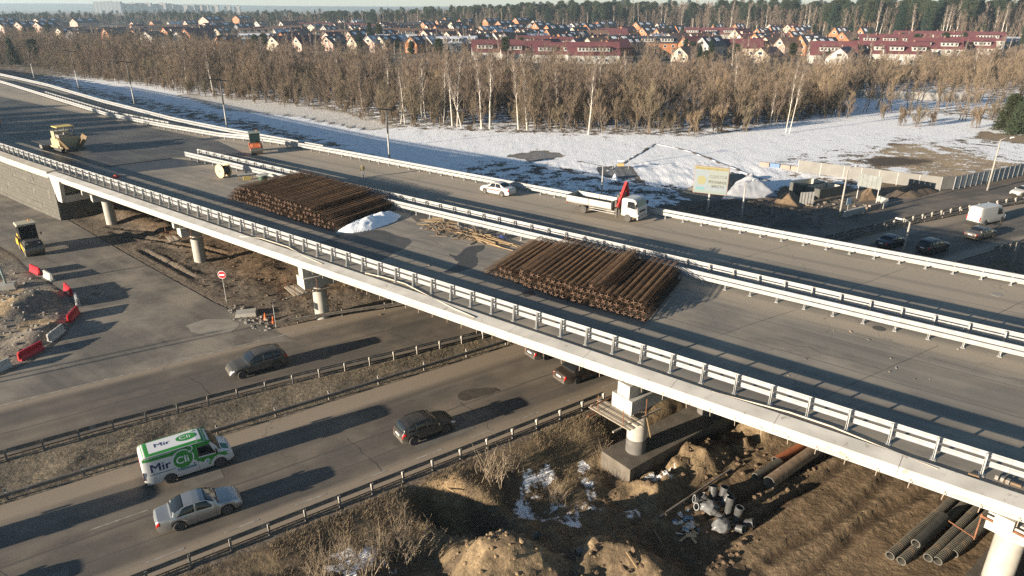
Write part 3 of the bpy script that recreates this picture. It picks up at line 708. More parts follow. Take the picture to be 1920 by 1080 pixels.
# ================================================================== GUARDRAILS
zinc = mat('galvanised', (.37, .372, .37), (.30, .302, .302), 2.2, .45, metal=.25, c3=(.25, .235, .215), s3=1.2, t3=.66)
zinc_p = mat('galvanised_post', (.40, .40, .39), (.33, .33, .32), 3, .5, metal=.25)
zinc_old = mat('old_guardrail', (.175, .155, .13), (.115, .10, .085), 2.5, .75, metal=.15, c3=(.24, .22, .19), s3=1.4, t3=.6)
zinc_oldp = mat('old_post', (.30, .275, .235), (.17, .15, .125), 4, .8)
WPROF = [(0, -.155), (.035, -.145), (.075, -.10), (.075, -.055), (.012, -.012), (.012, .012), (.075, .055), (.075, .10), (.035, .145), (0, .155)]
def wbeam(path, nrm, z, material, parent, scale=1.0, name='rail_beam'):
    """W profile swept along a path (list of points, nrm = side the waves face)"""
    mb = MB(); k = len(WPROF)
    for p, d in zip(path, nrm):
        for a, b_ in WPROF: mb.v.append(p+d*(a*scale)+Vector((0, 0, z+b_*scale)))
        for a, b_ in WPROF[::-1]: mb.v.append(p+d*(a*scale-.012)+Vector((0, 0, z+b_*scale)))
    K = 2*k
    for i in range(len(path)-1):
        for j in range(K): mb.f.append([i*K+j, i*K+(j+1) % K, (i+1)*K+(j+1) % K, (i+1)*K+j]); mb.m.append(0)
    mb.f.append(list(range(K))[::-1]); mb.f.append([(len(path)-1)*K+i for i in range(K)]); mb.m += [0, 0]
    return mb.build(name, material, parent, world=True)
def post_mesh(h, flare=.30, top=.10, w=.085, plate=True):
    mb = MB(); hw = w/2
    # tapered I shaped post, web across the rail line
    for sx in (-1, 1):
        mb.add([(sx*hw-.008, -flare/2, 0), (sx*hw+.008, -flare/2, 0), (sx*hw+.008, flare/2, 0), (sx*hw-.008, flare/2, 0), (sx*hw-.008, -top/2, h), (sx*hw+.008, -top/2, h), (sx*hw+.008, top/2, h), (sx*hw-.008, top/2, h)],
               [(0,3,2,1),(4,5,6,7),(0,1,5,4),(1,2,6,5),(2,3,7,6),(3,0,4,7)])
    mb.add([(-hw, -.008, 0), (hw, -.008, 0), (hw, .008, 0), (-hw, .008, 0), (-hw, -.008, h), (hw, -.008, h), (hw, .008, h), (-hw, .008, h)], [(0,3,2,1),(4,5,6,7),(0,1,5,4),(1,2,6,5),(2,3,7,6),(3,0,4,7)])
    if plate: mb.box((0, 0, .012), (.26, flare+.1, .024))
    return mb
def guardrail(label, pts_fn, t0, t1, step, side, zs, post_off, pm_, material, group=None, beam_len=8.0, blocks=True, cat='guardrail', clips=False):
    """pts_fn(t)->point on the ground line, side(t)->unit vector the beams face"""
    base = pts_fn((t0+t1)/2); root = thing('guardrail', label, cat, base, 0, group)
    bl_ = world_loc(root); t = t0
    while t < t1-.01:
        e = min(t+beam_len, t1); k = max(1, int((e-t)/4)) if beam_len > 8 else 2
        tt = [t+(e-t)*i/k for i in range(k+1)]; tt[-1] -= .01
        for z in zs: wbeam([pts_fn(q_)+side(q_)*.09 for q_ in tt], [side(q_) for q_ in tt], z, material, root)
        t = e
    blkm = None
    if blocks:
        mb = MB(); mb.box((0, 0, 0), (.10, .16, .22)); blkm = mb.mesh('spacer', zinc_p)
    t = t0+step/2
    while t < t1:
        p = pts_fn(t); s_ = side(t); a = math.atan2(s_.y, s_.x)-math.pi/2
        o = obj('post', pm_, root, p-s_*post_off-bl_, a)
        if blocks:
            for z in zs: obj('spacer', blkm, o, (0, post_off-.07, z))
        t += step
    return root
postN = post_mesh(1.18).mesh('post', zinc_p); postC = post_mesh(1.05).mesh('post', zinc_p); postF = post_mesh(1.02, .26).mesh('post', zinc_p)
bent = lambda u: 34.95+.012*max(0, -u-110)
guardrail('tall white two-beam guardrail along the near edge of the overpass', lambda u: un(u, bent(u)), -190, 60, 2.0, lambda u: N, (.53, .99), .16, postN, zinc)
guardrail('white two-beam guardrail of the overpass median, row facing the camera', lambda u: un(u, 49.35), -98.5, 60, 2.0, lambda u: -N, (.58, .95), .16, postC, zinc)
guardrail('white two-beam guardrail of the overpass median, row facing the far carriageway', lambda u: un(u, 51.0), -98.5, 60, 2.0, lambda u: N, (.70, 1.08), .16, postN, zinc)
def fn(u): return float(np.interp(u, [-300, -235, -190, -150, -129, -110, -101, -83], [76, 70.3, 65.1, 60.6, 60.5, 61.4, 63.6, 64.3]))
def ftan(u): 
    d = (un(u+.5, fn(u+.5))-un(u-.5, fn(u-.5))).normalized(); return Vector((d.y, -d.x, 0))
guardrail('white two-beam guardrail along the far edge of the overpass', lambda u: un(u, 64.3), -83, 60, 2.0, lambda u: -N, (.52, .90), .12, postF, zinc)
guardrail('white guardrail dividing the main carriageway from the merging slip lane', lambda u: un(u, fn(u)), -250, -83, 2.0, ftan, (.50, .88), .12, postF, zinc)
def fo(u): return float(np.interp(u, [-300, -275, -220, -172, -155, -132, -113, -86], [81, 79.6, 75.4, 69.2, 67.6, 65.3, 64.8, 65.0]))
def fot(u):
    d = (un(u+.5, fo(u+.5))-un(u-.5, fo(u-.5))).normalized(); return Vector((d.y, -d.x, 0))
guardrail('outer white guardrail of the slip lane beside the snowy bank', lambda u: un(u, fo(u), DZ-.05), -290, -87, 2.0, fot, (.55, .95), .12, postF, zinc)
def fi(u): return fn(u)+1.3
guardrail('back row of the white guardrail at the nose of the slip lane', lambda u: un(u, fi(u)), -200, -128, 2.0, lambda u: -ftan(u), (.50, .88), .12, postF, zinc)
# old rails along the lower road
post_o = post_mesh(.78, .12, .11, .10, False).mesh('post', zinc_oldp)
dirm = lambda r: (rm(r+.5, 0)-rm(r-.5, 0)).normalized()
pl = lambda r: Vector((-dirm(r).y, dirm(r).x, 0))
guardrail('dusty guardrail on the near verge of the foreground carriageway', lambda r: rm(r, 32.85, -.05), -30, 31, 2.06, pl, (.55,), .16, post_o, zinc_old)
guardrail('dark guardrail on the median next to the foreground carriageway', lambda r: rm(r, 44.45, -.05), -40, 96, 4.0, lambda r: -pl(r), (.50,), .14, post_o, zinc_old)
guardrail('dusty guardrail on the median next to the far carriageway', lambda r: rm(r, mfar(r)-.1, -.05), -40, 140, 2.06, pl, (.55,), .16, post_o, zinc_old)
guardrail('old guardrail on the median beyond the overpass, nearer row', lambda r: rm(r, 44.3, -.05), 96, 220, 4.0, lambda r: -pl(r), (.50,), .14, post_o, zinc_old)
guardrail('old guardrail along the near verge beyond the overpass', lambda r: rm(r, 32.6, -.05), 92, 200, 2.06, pl, (.50,), .16, post_o, zinc_old)
guardrail('long bent guardrail lying on two posts beside the dirt under the overpass', lambda r: rm(r, mfar(r)+11.1-(r-14)*.12, -.05), 14.5, 27, 4.0, lambda r: -pl(r), (.55,), .14, post_o, zinc_old)
# reflectors on the median rail
refl = MB().box((0, 0, .05), (.08, .03, .1)).mesh('reflector', mat('reflector', (.7, .7, .68)))
# ================================================================== VEHICLES
glass = mat('car_glass', (.012, .014, .016), rough=.06, spec=.6)
rubber = mat('tyre_rubber', (.030, .029, .028), (.07, .063, .055), 14, .9)
rim_m = mat('alloy_rim', (.33, .33, .32), (.2, .19, .17), 10, .4, metal=.7)
steel_rim = mat('steel_rim', (.20, .185, .16), (.13, .12, .10), 10, .7, metal=.2)
blackp = mat('black_trim', (.018, .018, .018), rough=.6)
lamp_r = mat('tail_lamp_glass', (.45, .015, .012), rough=.15)
lamp_w = mat('head_lamp_glass', (.62, .64, .66), (.45, .46, .48), 20, .12)
platem = mat('number_plate', (.62, .62, .60), rough=.5)
def smooth_tab(tab, x):
    return float(np.interp(x, [t[0] for t in tab], [t[1] for t in tab]))
class Body:
    """lofted vehicle body; x forward, y left, z up from the ground"""
    def __init__(s, L, W_, top, belt, wheels, wr=.33, tum=.20, nose=4.5, sill=.20, belt_in=.94, arch=.06, hfull=.45, endk=.18):
        s.L, s.W, s.top, s.belt, s.wheels, s.wr, s.tum, s.nose, s.sill, s.bi, s.arch, s.hf, s.endk = L, W_, top, belt, wheels, wr, tum, nose, sill, belt_in, arch, hfull, endk
    def ring(s, x):
        f = x/s.L+.5; t = 2*f-1
        zt = smooth_tab(s.top, f); zb = min(smooth_tab(s.belt, f), zt-.015)
        w = s.W/2*(1-s.endk*abs(t)**s.nose-.035*t*t)
        zs = s.sill+.10*abs(t)**10
        for xw in s.wheels:
            d = abs(x-xw); Ra = s.wr+s.arch
            if d < Ra: zs = max(zs, s.wr+math.sqrt(Ra*Ra-d*d)*.98)
        zs = min(zs, zb-.08)
        hc = zt-zb; k = min(1, max(0, (hc-.02)/s.hf)); dz = zb-zs
        we = w*(s.bi-s.tum*k*min(1, hc/s.hf)-.05*(1-k))
        ze = zb+hc*(.90 if k > .5 else .55)
        P = [(w*.55, zs), (w*.965, zs), (w*1.0, zs+.34*dz), (w*1.0, zs+.62*dz), (w*.985, zs+.86*dz), (w*s.bi, zb)]
        for q_ in (.33, .68): P.append((w*s.bi+(we-w*s.bi)*(q_**1.25), zb+(ze-zb)*q_))
        P += [(we, ze), (we*.90, ze+(zt-ze)*.55), (we*.55, ze+(zt-ze)*.92), (0, zt)]
        return P
    def pt(s, x, q_, side):
        P = s.ring(x); i = min(int(q_), len(P)-2); f = q_-i
        y = P[i][0]*(1-f)+P[i+1][0]*f; z = P[i][1]*(1-f)+P[i+1][1]*f
        return Vector((x, y*side, z))
    def stations(s):
        a = [-.5+.5*(1-math.cos(math.pi*i/50)) for i in range(51)]
        f = set(round(v, 4) for v in a)
        for t in s.top: f.add(round(t[0]-.5, 4)); 
        for t in s.belt: f.add(round(t[0]-.5, 4))
        xs_ = sorted(min(max(v, -.5), .5)*s.L for v in f)
        for xw in s.wheels:
            for d in (-1, -.97, -.85, -.6, -.3, 0, .3, .6, .85, .97, 1): xs_.append(xw+d*(s.wr+s.arch)*1.001)
        xs_ = sorted(xs_); out = [xs_[0]]
        for v in xs_[1:]:
            if v-out[-1] > .012: out.append(v)
        return out
    def mesh(s, name, material):
        mb = MB(); st = s.stations(); K = 12
        for x in st:
            P = s.ring(x)
            for y, z in P: mb.v.append(Vector((x, y, z)))
            for y, z in P[-2::-1]: mb.v.append(Vector((x, -y, z)))
        K2 = 23
        for i in range(len(st)-1):
            for j in range(K2-1): mb.f.append([i*K2+j, (i+1)*K2+j, (i+1)*K2+j+1, i*K2+j+1]); mb.m.append(0)
            mb.f.append([i*K2+K2-1, (i+1)*K2+K2-1, (i+1)*K2, i*K2]); mb.m.append(0)
        for i, rev in ((0, False), (len(st)-1, True)):
            for j in range(11):
                fcs = [i*K2+j, i*K2+j+1, i*K2+K2-2-j, i*K2+K2-1-j]
                if j == 10: fcs = fcs[:3]
                mb.f.append(fcs[::-1] if rev else fcs); mb.m.append(0)
        me = mb.mesh(name, material, smooth=True); bmm = bmesh.new(); bmm.from_mesh(me); bmesh.ops.recalc_face_normals(bmm, faces=bmm.faces[:]); bmm.to_mesh(me); bmm.free()
        me.set_sharp_from_angle(angle=R(38)); return me
    def patch(s, name, x0, x1, q0, q1, side, material, parent, off=.008, nx_=8, nq=5, both=False, shear=0.0, x0t=None, x1t=None):
        """panel lying on the body between two stations and two ring positions; x0t/x1t slant the ends"""
        mb = MB(); G = []
        sides = [side]
        qs = [q0+(q1-q0)*j/nq for j in range(nq+1)]
        def pos(i, j):
            tq = j/nq; a = x0 if x0t is None else x0+(x0t-x0)*tq; b_ = x1 if x1t is None else x1+(x1t-x1)*tq
            return a+(b_-a)*i/nx_
        if both:
            cols = [(1, q_) for q_ in qs]+[(-1, q_) for q_ in qs[-2::-1]]
        else: cols = [(side, q_) for q_ in qs]
        k = len(cols)
        for i in range(nx_+1):
            for j, (sd_, q_) in enumerate(cols):
                jj = j if not both else (j if j <= nq else 2*nq-j)
                G.append(s.pt(pos(i, jj), q_, sd_))
        # offset along grid normals
        N_ = []
        for i in range(nx_+1):
            for j in range(k):
                a = G[min(i+1, nx_)*k+j]-G[max(i-1, 0)*k+j]; b_ = G[i*k+min(j+1, k-1)]-G[i*k+max(j-1, 0)]
                nn_ = a.cross(b_); 
                if nn_.length < 1e-9: nn_ = Vector((0, 0, 1))
                nn_.normalize(); c_ = Vector((0, G[i*k+j].y, G[i*k+j].z-.6))
                if nn_.dot(c_) < 0: nn_ = -nn_
                N_.append(nn_)
        mb.v = [p+q_*off for p, q_ in zip(G, N_)]+[p-q_*.01 for p, q_ in zip(G, N_)]
        T = len(G)
        for i in range(nx_):
            for j in range(k-1):
                f = [i*k+j, (i+1)*k+j, (i+1)*k+j+1, i*k+j+1]; mb.f.append(f); mb.m.append(0)
        bd = [j for j in range(k)]+[i*k+k-1 for i in range(1, nx_+1)]+[nx_*k+j for j in range(k-2, -1, -1)]+[i*k for i in range(nx_-1, 0, -1)]
        for a, b_ in zip(bd, bd[1:]+bd[:1]): mb.f.append([a, b_, T+b_, T+a]); mb.m.append(0)
        me = mb.mesh(name, material, smooth=True); bmm = bmesh.new(); bmm.from_mesh(me); bmesh.ops.recalc_face_normals(bmm, faces=bmm.faces[:]); bmm.to_mesh(me); bmm.free()
        if sum((p.normal.z*p.area+ (p.normal.y*p.area*side if not both else 0)) for p in me.polygons) < 0: me.flip_normals()
        return obj(name, me, parent)
WHEEL = {}
def wheel_meshes(r, w, spokes, material):
    key = (r, w, spokes, material.name)
    if key in WHEEL: return WHEEL[key]
    M = Matrix.Rotation(math.pi/2, 4, 'X'); mb = MB()
    h = w/2
    mb.lathe([(r*.62, -h*.9), (r*.90, -h), (r*.98, -h*.7), (r, -h*.3), (r, h*.3), (r*.98, h*.7), (r*.90, h), (r*.62, h*.9)], 24, M)
    ty = mb.mesh('tyre', rubber, smooth=True)
    mb = MB(); mb.lathe([(r*.60, h*.45), (r*.64, h*.92), (r*.60, h*.9), (r*.56, h*.55)], 24, M, caps=False)
    mb.lathe([(r*.61, -h*.8), (r*.61, h*.30), (r*.02, h*.32)], 24, M, mi=1)
    for i in range(spokes):
        a = 2*math.pi*i/spokes
        mb.box((r*.34, 0, h*.72), (r*.56, r*.15, h*.25), M @ Matrix.Rotation(a, 4, 'Z'))
    mb.lathe([(r*.14, h*.5), (r*.13, h*.95)], 10, M)
    ri = mb.mesh('rim', [material, blackp], smooth=False)
    WHEEL[key] = (ty, ri); return WHEEL[key]
def add_wheels(root, B, track, r, w=.21, spokes=5, material=None, dual_rear=False):
    ty, ri = wheel_meshes(r, w, spokes, material or rim_m)
    for x in B:
        for sd_ in (1, -1):
            o = obj('wheel', ty, root, (x, sd_*track/2, r)); o.rotation_euler = (rnd.uniform(-.02, .02), rnd.uniform(0, 6), 0) if sd_ == -1 else (0, 0, 0)
            if sd_ == 1: o.rotation_euler = (0, rnd.uniform(0, 6), 0)
            rm_ = obj('rim', ri, o); 
            rm_.rotation_euler = (0, 0, math.pi) if sd_ == 1 else (0, 0, 0)
def seam(B, root, x, q0, q1, side, name='door_gap'):
    B.patch(name, x-.008, x+.008, q0, q1, side, blackp, root, .003, 1, 8)
def finish_car(root, B, win, ws, rw, rear_lamp, front_lamp, track, wr, spokes=5, rimm=None, wing=None, plate_z=.55, roofrails=False, doors=(), sideq=(5.22, 7.75), grille=None, bmat=None, mirror_x=None):
    for side in (1, -1):
        for (x0, x1, x0t, x1t) in win: B.patch('side_window', x0, x1, sideq[0], sideq[1], side, glass, root, .007, 8, 4, x0t=x0t, x1t=x1t)
        for x in doors: seam(B, root, x, 1.2, 5.0, side)
        for a, b_ in zip(doors[:-1], doors[1:]):
            p = B.pt(a+.16, 4.4, side); mb = MB(); mb.box(p, (.19, .035, .035)); mb.build('door_handle', bmat or blackp, root)
        if rear_lamp: B.patch('tail_light', -B.L/2+.012, -B.L/2+rear_lamp[0], rear_lamp[1], rear_lamp[2], side, lamp_r, root, .010, 4, 4)
        if front_lamp: B.patch('headlight', B.L/2-front_lamp[0], B.L/2-.03, front_lamp[1], front_lamp[2], side, lamp_w, root, .010, 4, 4)
        if mirror_x is not None:
            p = B.pt(mirror_x, 5.3, side); mb = MB(); mb.box(p+Vector((.02, side*.10, .06)), (.11, .20, .14), taper=.8); mb.build('wing_mirror', bmat or blackp, root)
    B.patch('windshield', ws[0], ws[1], 8.22, 11, 1, glass, root, .008, 8, 5, both=True)
    if rw: B.patch('rear_window', rw[0], rw[1], 8.3, 11, 1, glass, root, .008, 8, 5, both=True)
    add_wheels(root, B.wheels, track, wr, .21, spokes, rimm)
    mb = MB(); mb.box((0, 0, .34), (B.L*.86, B.W*.62, .26)); mb.box((0, 0, .30), (B.wheels[1]-B.wheels[0]-.95, B.W*.86, .14)); mb.build('underbody', blackp, root)
    mb = MB(); mb.box((-B.L/2-.004, 0, plate_z), (.02, .52, .115)); mb.build('number_plate', platem, root)
    mb = MB(); mb.box((B.L/2+.002, 0, .36), (.03, B.W*.50, .20)); mb.build('grille', blackp, root)
    # roof rails on both sides
    if roofrails:
        for side in (1, -1):
            xs_ = [B.L*(-.30+.06*i) for i in range(9)]
            MB().tube([B.pt(x, 8.1, side)+Vector((0, 0, .035)) for x in xs_], .018, 6).build('roof_rail', blackp, root)
def sedan(label, col_name, color, loc, hd, L=4.57, W_=1.77, Hh=1.46, wb=2.58, wr=.32, rimm=None, metal=.5, cat='car', spokes=5, notch=True, dustv=.7, name='sedan'):
    root = thing(name, label, cat, loc, hd)
    k = Hh/1.46; fx = L/2-.88; wheels = (fx-wb, fx)
    if notch:
        top = [(0, .72), (.006, .90*k), (.03, .985*k), (.13, 1.02*k), (.165, 1.04*k), (.27, 1.31*k), (.34, 1.42*k), (.44, 1.458*k), (.52, 1.45*k), (.58, 1.40*k), (.735, .985*k), (.76, .965*k), (.88, .89*k), (.955, .78*k), (.985, .66*k), (1, .52)]
        belt = [(0, .60), (.01, .84*k), (.04, .90*k), (.5, .90*k), (.74, .865*k), (.88, .80*k), (.96, .68), (1, .45)]
        rw = (-L/2+.185*L, -L/2+.335*L); ws = (-L/2+.575*L, -L/2+.73*L)
        win = [(-L/2+.23*L, -L/2+.44*L, -L/2+.31*L, -L/2+.44*L), (-L/2+.455*L, -L/2+.665*L, -L/2+.455*L, -L/2+.595*L)]
    else:
        top = [(0, .70), (.006, 1.0*k), (.025, 1.06*k), (.10, 1.30*k), (.17, 1.41*k), (.30, 1.46*k), (.46, 1.455*k), (.55, 1.40*k), (.72, 1.0*k), (.75, .975*k), (.88, .90*k), (.955, .79*k), (.985, .66*k), (1, .52)]
        belt = [(0, .60), (.01, .90*k), (.04, .95*k), (.5, .91*k), (.74, .88*k), (.88, .81*k), (.96, .68), (1, .45)]
        rw = (-L/2+.03*L, -L/2+.15*L); ws = (-L/2+.56*L, -L/2+.715*L)
        win = [(-L/2+.12*L, -L/2+.40*L, -L/2+.17*L, -L/2+.40*L), (-L/2+.415*L, -L/2+.65*L, -L/2+.415*L, -L/2+.575*L)]
    B = Body(L, W_, top, belt, wheels, wr)
    pm_ = paint(col_name, color, metal=metal, amt=dustv)
    obj('body', B.mesh('body', pm_), root)
    finish_car(root, B, win, ws, rw, (.20*L/4.5, 3.2, 4.95), (.42, 3.1, 4.9), W_-.23, wr, spokes, rimm, doors=(-L/2+.25*L, -L/2+.448*L, -L/2+.68*L), bmat=pm_, mirror_x=-L/2+.655*L, plate_z=.72*k)
    return root, B
def suv(label, col_name, color, loc, hd, L=4.63, W_=1.9, Hh=1.70, wb=2.77, wr=.36, metal=.5, rimm=None, roofcol=None, dustv=.85, name='suv', cat='car', fr=.9):
    root = thing(name, label, cat, loc, hd); k = Hh/1.70; fx = L/2-fr; wheels = (fx-wb, fx)
    top = [(0, .80), (.006, 1.02*k), (.02, 1.10*k), (.055, 1.38*k), (.10, 1.60*k), (.16, 1.66*k), (.32, 1.70*k), (.46, 1.685*k), (.545, 1.62*k), (.70, 1.16*k), (.725, 1.13*k), (.87, 1.05*k), (.945, .93*k), (.985, .78*k), (1, .60)]
    belt = [(0, .70), (.01, 1.0*k), (.04, 1.10*k), (.3, 1.08*k), (.5, 1.04*k), (.72, 1.02*k), (.87, .95*k), (.96, .80*k), (1, .52)]
    B = Body(L, W_, top, belt, wheels, wr, sill=.27, arch=.055)
    pm_ = paint(col_name, color, metal=metal, amt=dustv, ztop=.95)
    obj('body', B.mesh('body', pm_), root)
    finish_car(root, B, [(-L/2+.10*L, -L/2+.235*L, -L/2+.15*L, -L/2+.235*L), (-L/2+.25*L, -L/2+.425*L, -L/2+.25*L, -L/2+.425*L), (-L/2+.44*L, -L/2+.645*L, -L/2+.44*L, -L/2+.565*L)],
               (-L/2+.55*L, -L/2+.695*L), (-L/2+.024*L, -L/2+.098*L), (.30, 3.6, 5.0), (.45, 3.2, 4.8), W_-.25, wr, 5, rimm, doors=(-L/2+.245*L, -L/2+.433*L, -L/2+.675*L), bmat=pm_, mirror_x=-L/2+.655*L, plate_z=.85*k, roofrails=True)
    for side in (1, -1): B.patch('sill_trim', wheels[0]+.42, wheels[1]-.42, 1.02, 1.7, side, blackp, root, .008, 6, 2)
    return root, B
def seat_on(p_rear, p_front, wb, half, front_right=True, z=0):
    """root position and heading from the ground points of the two wheels on the visible side"""
    a = at(*p_rear, z); b_ = at(*p_front, z); d = (b_-a); d.z = 0; d.normalize(); hd = math.atan2(d.y, d.x)
    left = Vector((-d.y, d.x, 0)); mid = (a+b_)/2+left*(half if front_right else -half)
    return mid, hd, d
def place(root, B, mid, hd):
    """put the middle of the wheelbase at mid"""
    c = (B.wheels[0]+B.wheels[1])/2
    root.location = mid-Vector((math.cos(hd), math.sin(hd), 0))*c; root.rotation_euler = (0, 0, hd)
silver = (.40, .405, .40)
mid, hd, d = seat_on((335, 995), (428, 967), 2.58, .80); hd = R(32)
r_, B = sedan('silver four-door sedan driving beside the green and white van', 'paint_silver', silver, (0, 0, 0), hd, metal=.75); place(r_, B, mid+MM*.05, hd)
mid, hd, d = seat_on((777, 835), (838, 812), 2.53, .82)
r_, B = suv('small black crossover car with dusty rear on the foreground carriageway', 'paint_black', (.018, .018, .019), (0, 0, 0), hd, L=4.13, W_=1.77, Hh=1.57, wb=2.53, wr=.34, dustv=.75, metal=.2, name='crossover', fr=.82); place(r_, B, mid, R(34.5))
mid, hd, d = seat_on((521, 692), (456, 710), 2.77, .85, False)
r_, B = suv('grey estate-like sport utility car on the far carriageway heading left', 'paint_graphite', (.075, .072, .066), (0, 0, 0), hd, L=4.63, W_=1.89, Hh=1.70, wb=2.77, dustv=.8, metal=.5); place(r_, B, mid, R(34.5+180))
r_, B = sedan('dark sedan with lit red tail lamps driving under the overpass, farther lane', 'paint_dark', (.035, .033, .032), rm(32.3, 41.1), R(34.5), metal=.4)
r_, B = sedan('dark sedan just passing under the edge of the overpass, nearer lane', 'paint_brown', (.045, .033, .028), rm(31.9, 36.6), R(34.5), L=4.7, Hh=1.50, metal=.4)
rr = lambda x, y: (Vector((at(x, y).dot(RR), at(x, y).dot(MM), 0)))
def on_road(x, y, back=True): p = at(x, y); return p
h2 = lambda p: math.atan2(dirm(p.dot(RR)).y, dirm(p.dot(RR)).x)
p = at(1676, 462)+MM*.4; r_, B = sedan('dark blue sedan behind the lamp post beyond the overpass', 'paint_navy', (.022, .028, .045), p, h2(p), metal=.4, dustv=.4)
p = at(1752, 472)+MM*.3; r_, B = suv('black sport utility car emerging from the shade beyond the overpass', 'paint_black2', (.016, .016, .018), p, h2(p), L=4.7, W_=1.9, Hh=1.7, metal=.2, dustv=.4)
p = at(1843, 446)+MM*.4; r_, B = sedan('dusty grey sedan in front of the white van beyond the overpass', 'paint_grey', (.10, .09, .078), p, h2(p), L=4.75, W_=1.83, metal=.4)
p = at(1921, 366)+MM*.2; r_, B = sedan('white car at the right edge of the picture on the opposite carriageway', 'paint_white', (.42, .41, .39), p, h2(p)+math.pi, notch=False, metal=0)
# patrol-style sedan on the deck
mid, hd, d = seat_on((935.3, 369), (911.5, 361), 2.6, .78, False, DZ)
r_, B = sedan('white sedan with red and blue side stripes parked on the overpass', 'paint_white2', (.42, .415, .40), (0, 0, 0), hd, L=4.4, W_=1.73, Hh=1.47, wb=2.6, wr=.31, metal=0, dustv=.35); place(r_, B, mid, A_U+math.pi)
for side in (1, -1):
    B.patch('red_stripe', -1.25, 1.15, 2.7, 3.5, side, mat('stripe_red', (.55, .10, .08)), r_, .009, 12, 2)
    B.patch('blue_stripe', -1.75, -.7, 3.6, 4.3, side, mat('stripe_blue', (.10, .16, .42)), r_, .010, 8, 2, x0t=-1.9, x1t=-1.1)
# off to the left a van and a car follow, seen only by their shadows
# ------------------------------------------------------------------ panel vans
def text_mesh(txt, size, font_bold=0.0):
    cu = bpy.data.curves.new('lettering', 'FONT'); cu.body = txt; cu.size = size; cu.align_x = 'LEFT'; cu.offset = font_bold
    cu.resolution_u = 3
    o = bpy.data.objects.new('lettering', cu); COL.objects.link(o); dg = bpy.context.evaluated_depsgraph_get(); dg.update()
    me = bpy.data.meshes.new_from_object(o.evaluated_get(dg)); bpy.data.objects.remove(o); bpy.data.curves.remove(cu)
    return me
def van(label, colr, loc, hd, L=5.2, W_=1.97, Hh=2.35, wb=2.93, wr=.34, name='panel_van', dustv=.5, colname='paint_van'):
    root = thing(name, label, 'van', loc, hd); fx = L/2-.88; wheels = (fx-wb, fx)
    top = [(0, .9), (.004, Hh*.90), (.014, Hh*.965), (.05, Hh), (.62, Hh), (.70, Hh*.985), (.745, Hh*.94), (.865, 1.36), (.885, 1.30), (.945, 1.14), (.985, .95), (1, .62)]
    belt = [(0, .8), (.004, 1.18), (.1, 1.22), (.60, 1.22), (.78, 1.18), (.885, 1.10), (.95, .98), (1, .55)]
    B = Body(L, W_, top, belt, wheels, wr, tum=.10, nose=14, sill=.30, belt_in=.985, hfull=.9, endk=.10)
    pm_ = paint(colname, colr, amt=dustv, ztop=1.0, base_amt=.04)
    obj('body', B.mesh('body', pm_), root)
    for side in (1, -1):
        B.patch('side_window', L*(.605-.5), L*(.80-.5), 5.15, 7.4, side, glass, root, .008, 8, 4, x0t=L*(.605-.5), x1t=L*(.745-.5))
        for x in (L*.09, L*.30): seam(B, root, x, 1.2, 7.6, side)
        B.patch('headlight', L/2-.42, L/2-.06, 3.5, 5.0, side, lamp_w, root, .012, 4, 3)
        mb = MB(); mb.box((-L/2-.005, side*W_*.43, 1.0), (.03, .11, .55)); mb.build('tail_light', lamp_r, root)
        p = B.pt(L*.30, 5.4, side); mb = MB(); mb.box(p+Vector((.02, side*.14, .12)), (.14, .22, .26), taper=.85); mb.build('wing_mirror', blackp, root)
    B.patch('windshield', L*(.752-.5), L*(.862-.5), 8.2, 11, 1, glass, root, .009, 8, 5, both=True)
    add_wheels(root, wheels, W_-.25, wr, .22, 6, steel_rim)
    mb = MB(); mb.box((0, 0, .40), (L*.9, W_*.6, .3)); mb.box((-.1, 0, .34), (wb-1.0, W_*.88, .12)); mb.box((L/2-.06, 0, .42), (.14, W_*.84, .26)); mb.box((-L/2+.02, 0, .44), (.12, W_*.92, .20)); mb.build('underbody', blackp, root)
    mb = MB(); mb.box((-L/2-.006, 0, 1.4), (.012, .02, 1.7)); mb.build('door_gap', blackp, root)
    mb = MB(); mb.box((-L/2-.012, -.35, .78), (.02, .52, .115)); mb.build('number_plate', platem, root)
    return root, B
mid, hd, d = seat_on((322, 905), (415, 874), 2.93, .86)
hd = R(34.0)
V, B = van('white and green panel van lettered on its side and roof, in the foreground', (.56, .56, .55), (0, 0, 0), hd); place(V, B, mid, hd)
green = mat('livery_green', (.035, .24, .040), (.028, .20, .034), 2, .35); navy = mat('livery_navy', (.018, .022, .085), rough=.4); teal = mat('livery_teal', (.02, .17, .21), rough=.4)
whitep = mat('livery_white', (.62, .62, .61), rough=.35)
L = B.L
# solve ring position q for a height on the side wall
def side_q(x, z):
    P = B.ring(x); zz = [p[1] for p in P[1:9]]
    return 1+float(np.interp(z, zz, range(8)))
def wrap_side(me2d, name, material, side, off, parent=V):
    """lay a flat outline (x along, y up) on the van's side wall"""
    for v in me2d.vertices:
        x, z = v.co.x, v.co.y
        xx = x if side == 1 else x
        p = B.pt(xx, side_q(xx, z), side); v.co = (xx, p.y+side*off, z)
    me2d.materials.clear(); me2d.materials.append(material)
    if sum(p.normal.y*p.area for p in me2d.polygons)*side < 0: me2d.flip_normals()
    return obj(name, me2d, parent)
def flat(polys):
    mb = MB()
    for poly in polys:
        bmm = bmesh.new(); vs_ = [bmm.verts.new((x, y, 0)) for x, y in poly]; bmm.faces.new(vs_)
        bmesh.ops.triangulate(bmm, faces=bmm.faces[:])
        bmesh.ops.subdivide_edges(bmm, edges=bmm.edges[:], cuts=3, use_grid_fill=True); bmesh.ops.triangulate(bmm, faces=bmm.faces[:])
        bmm.verts.index_update(); mb.add([v.co.copy() for v in bmm.verts], [[v.index for v in f.verts] for f in bmm.faces]); bmm.free()
    return mb.mesh('graphic', green)
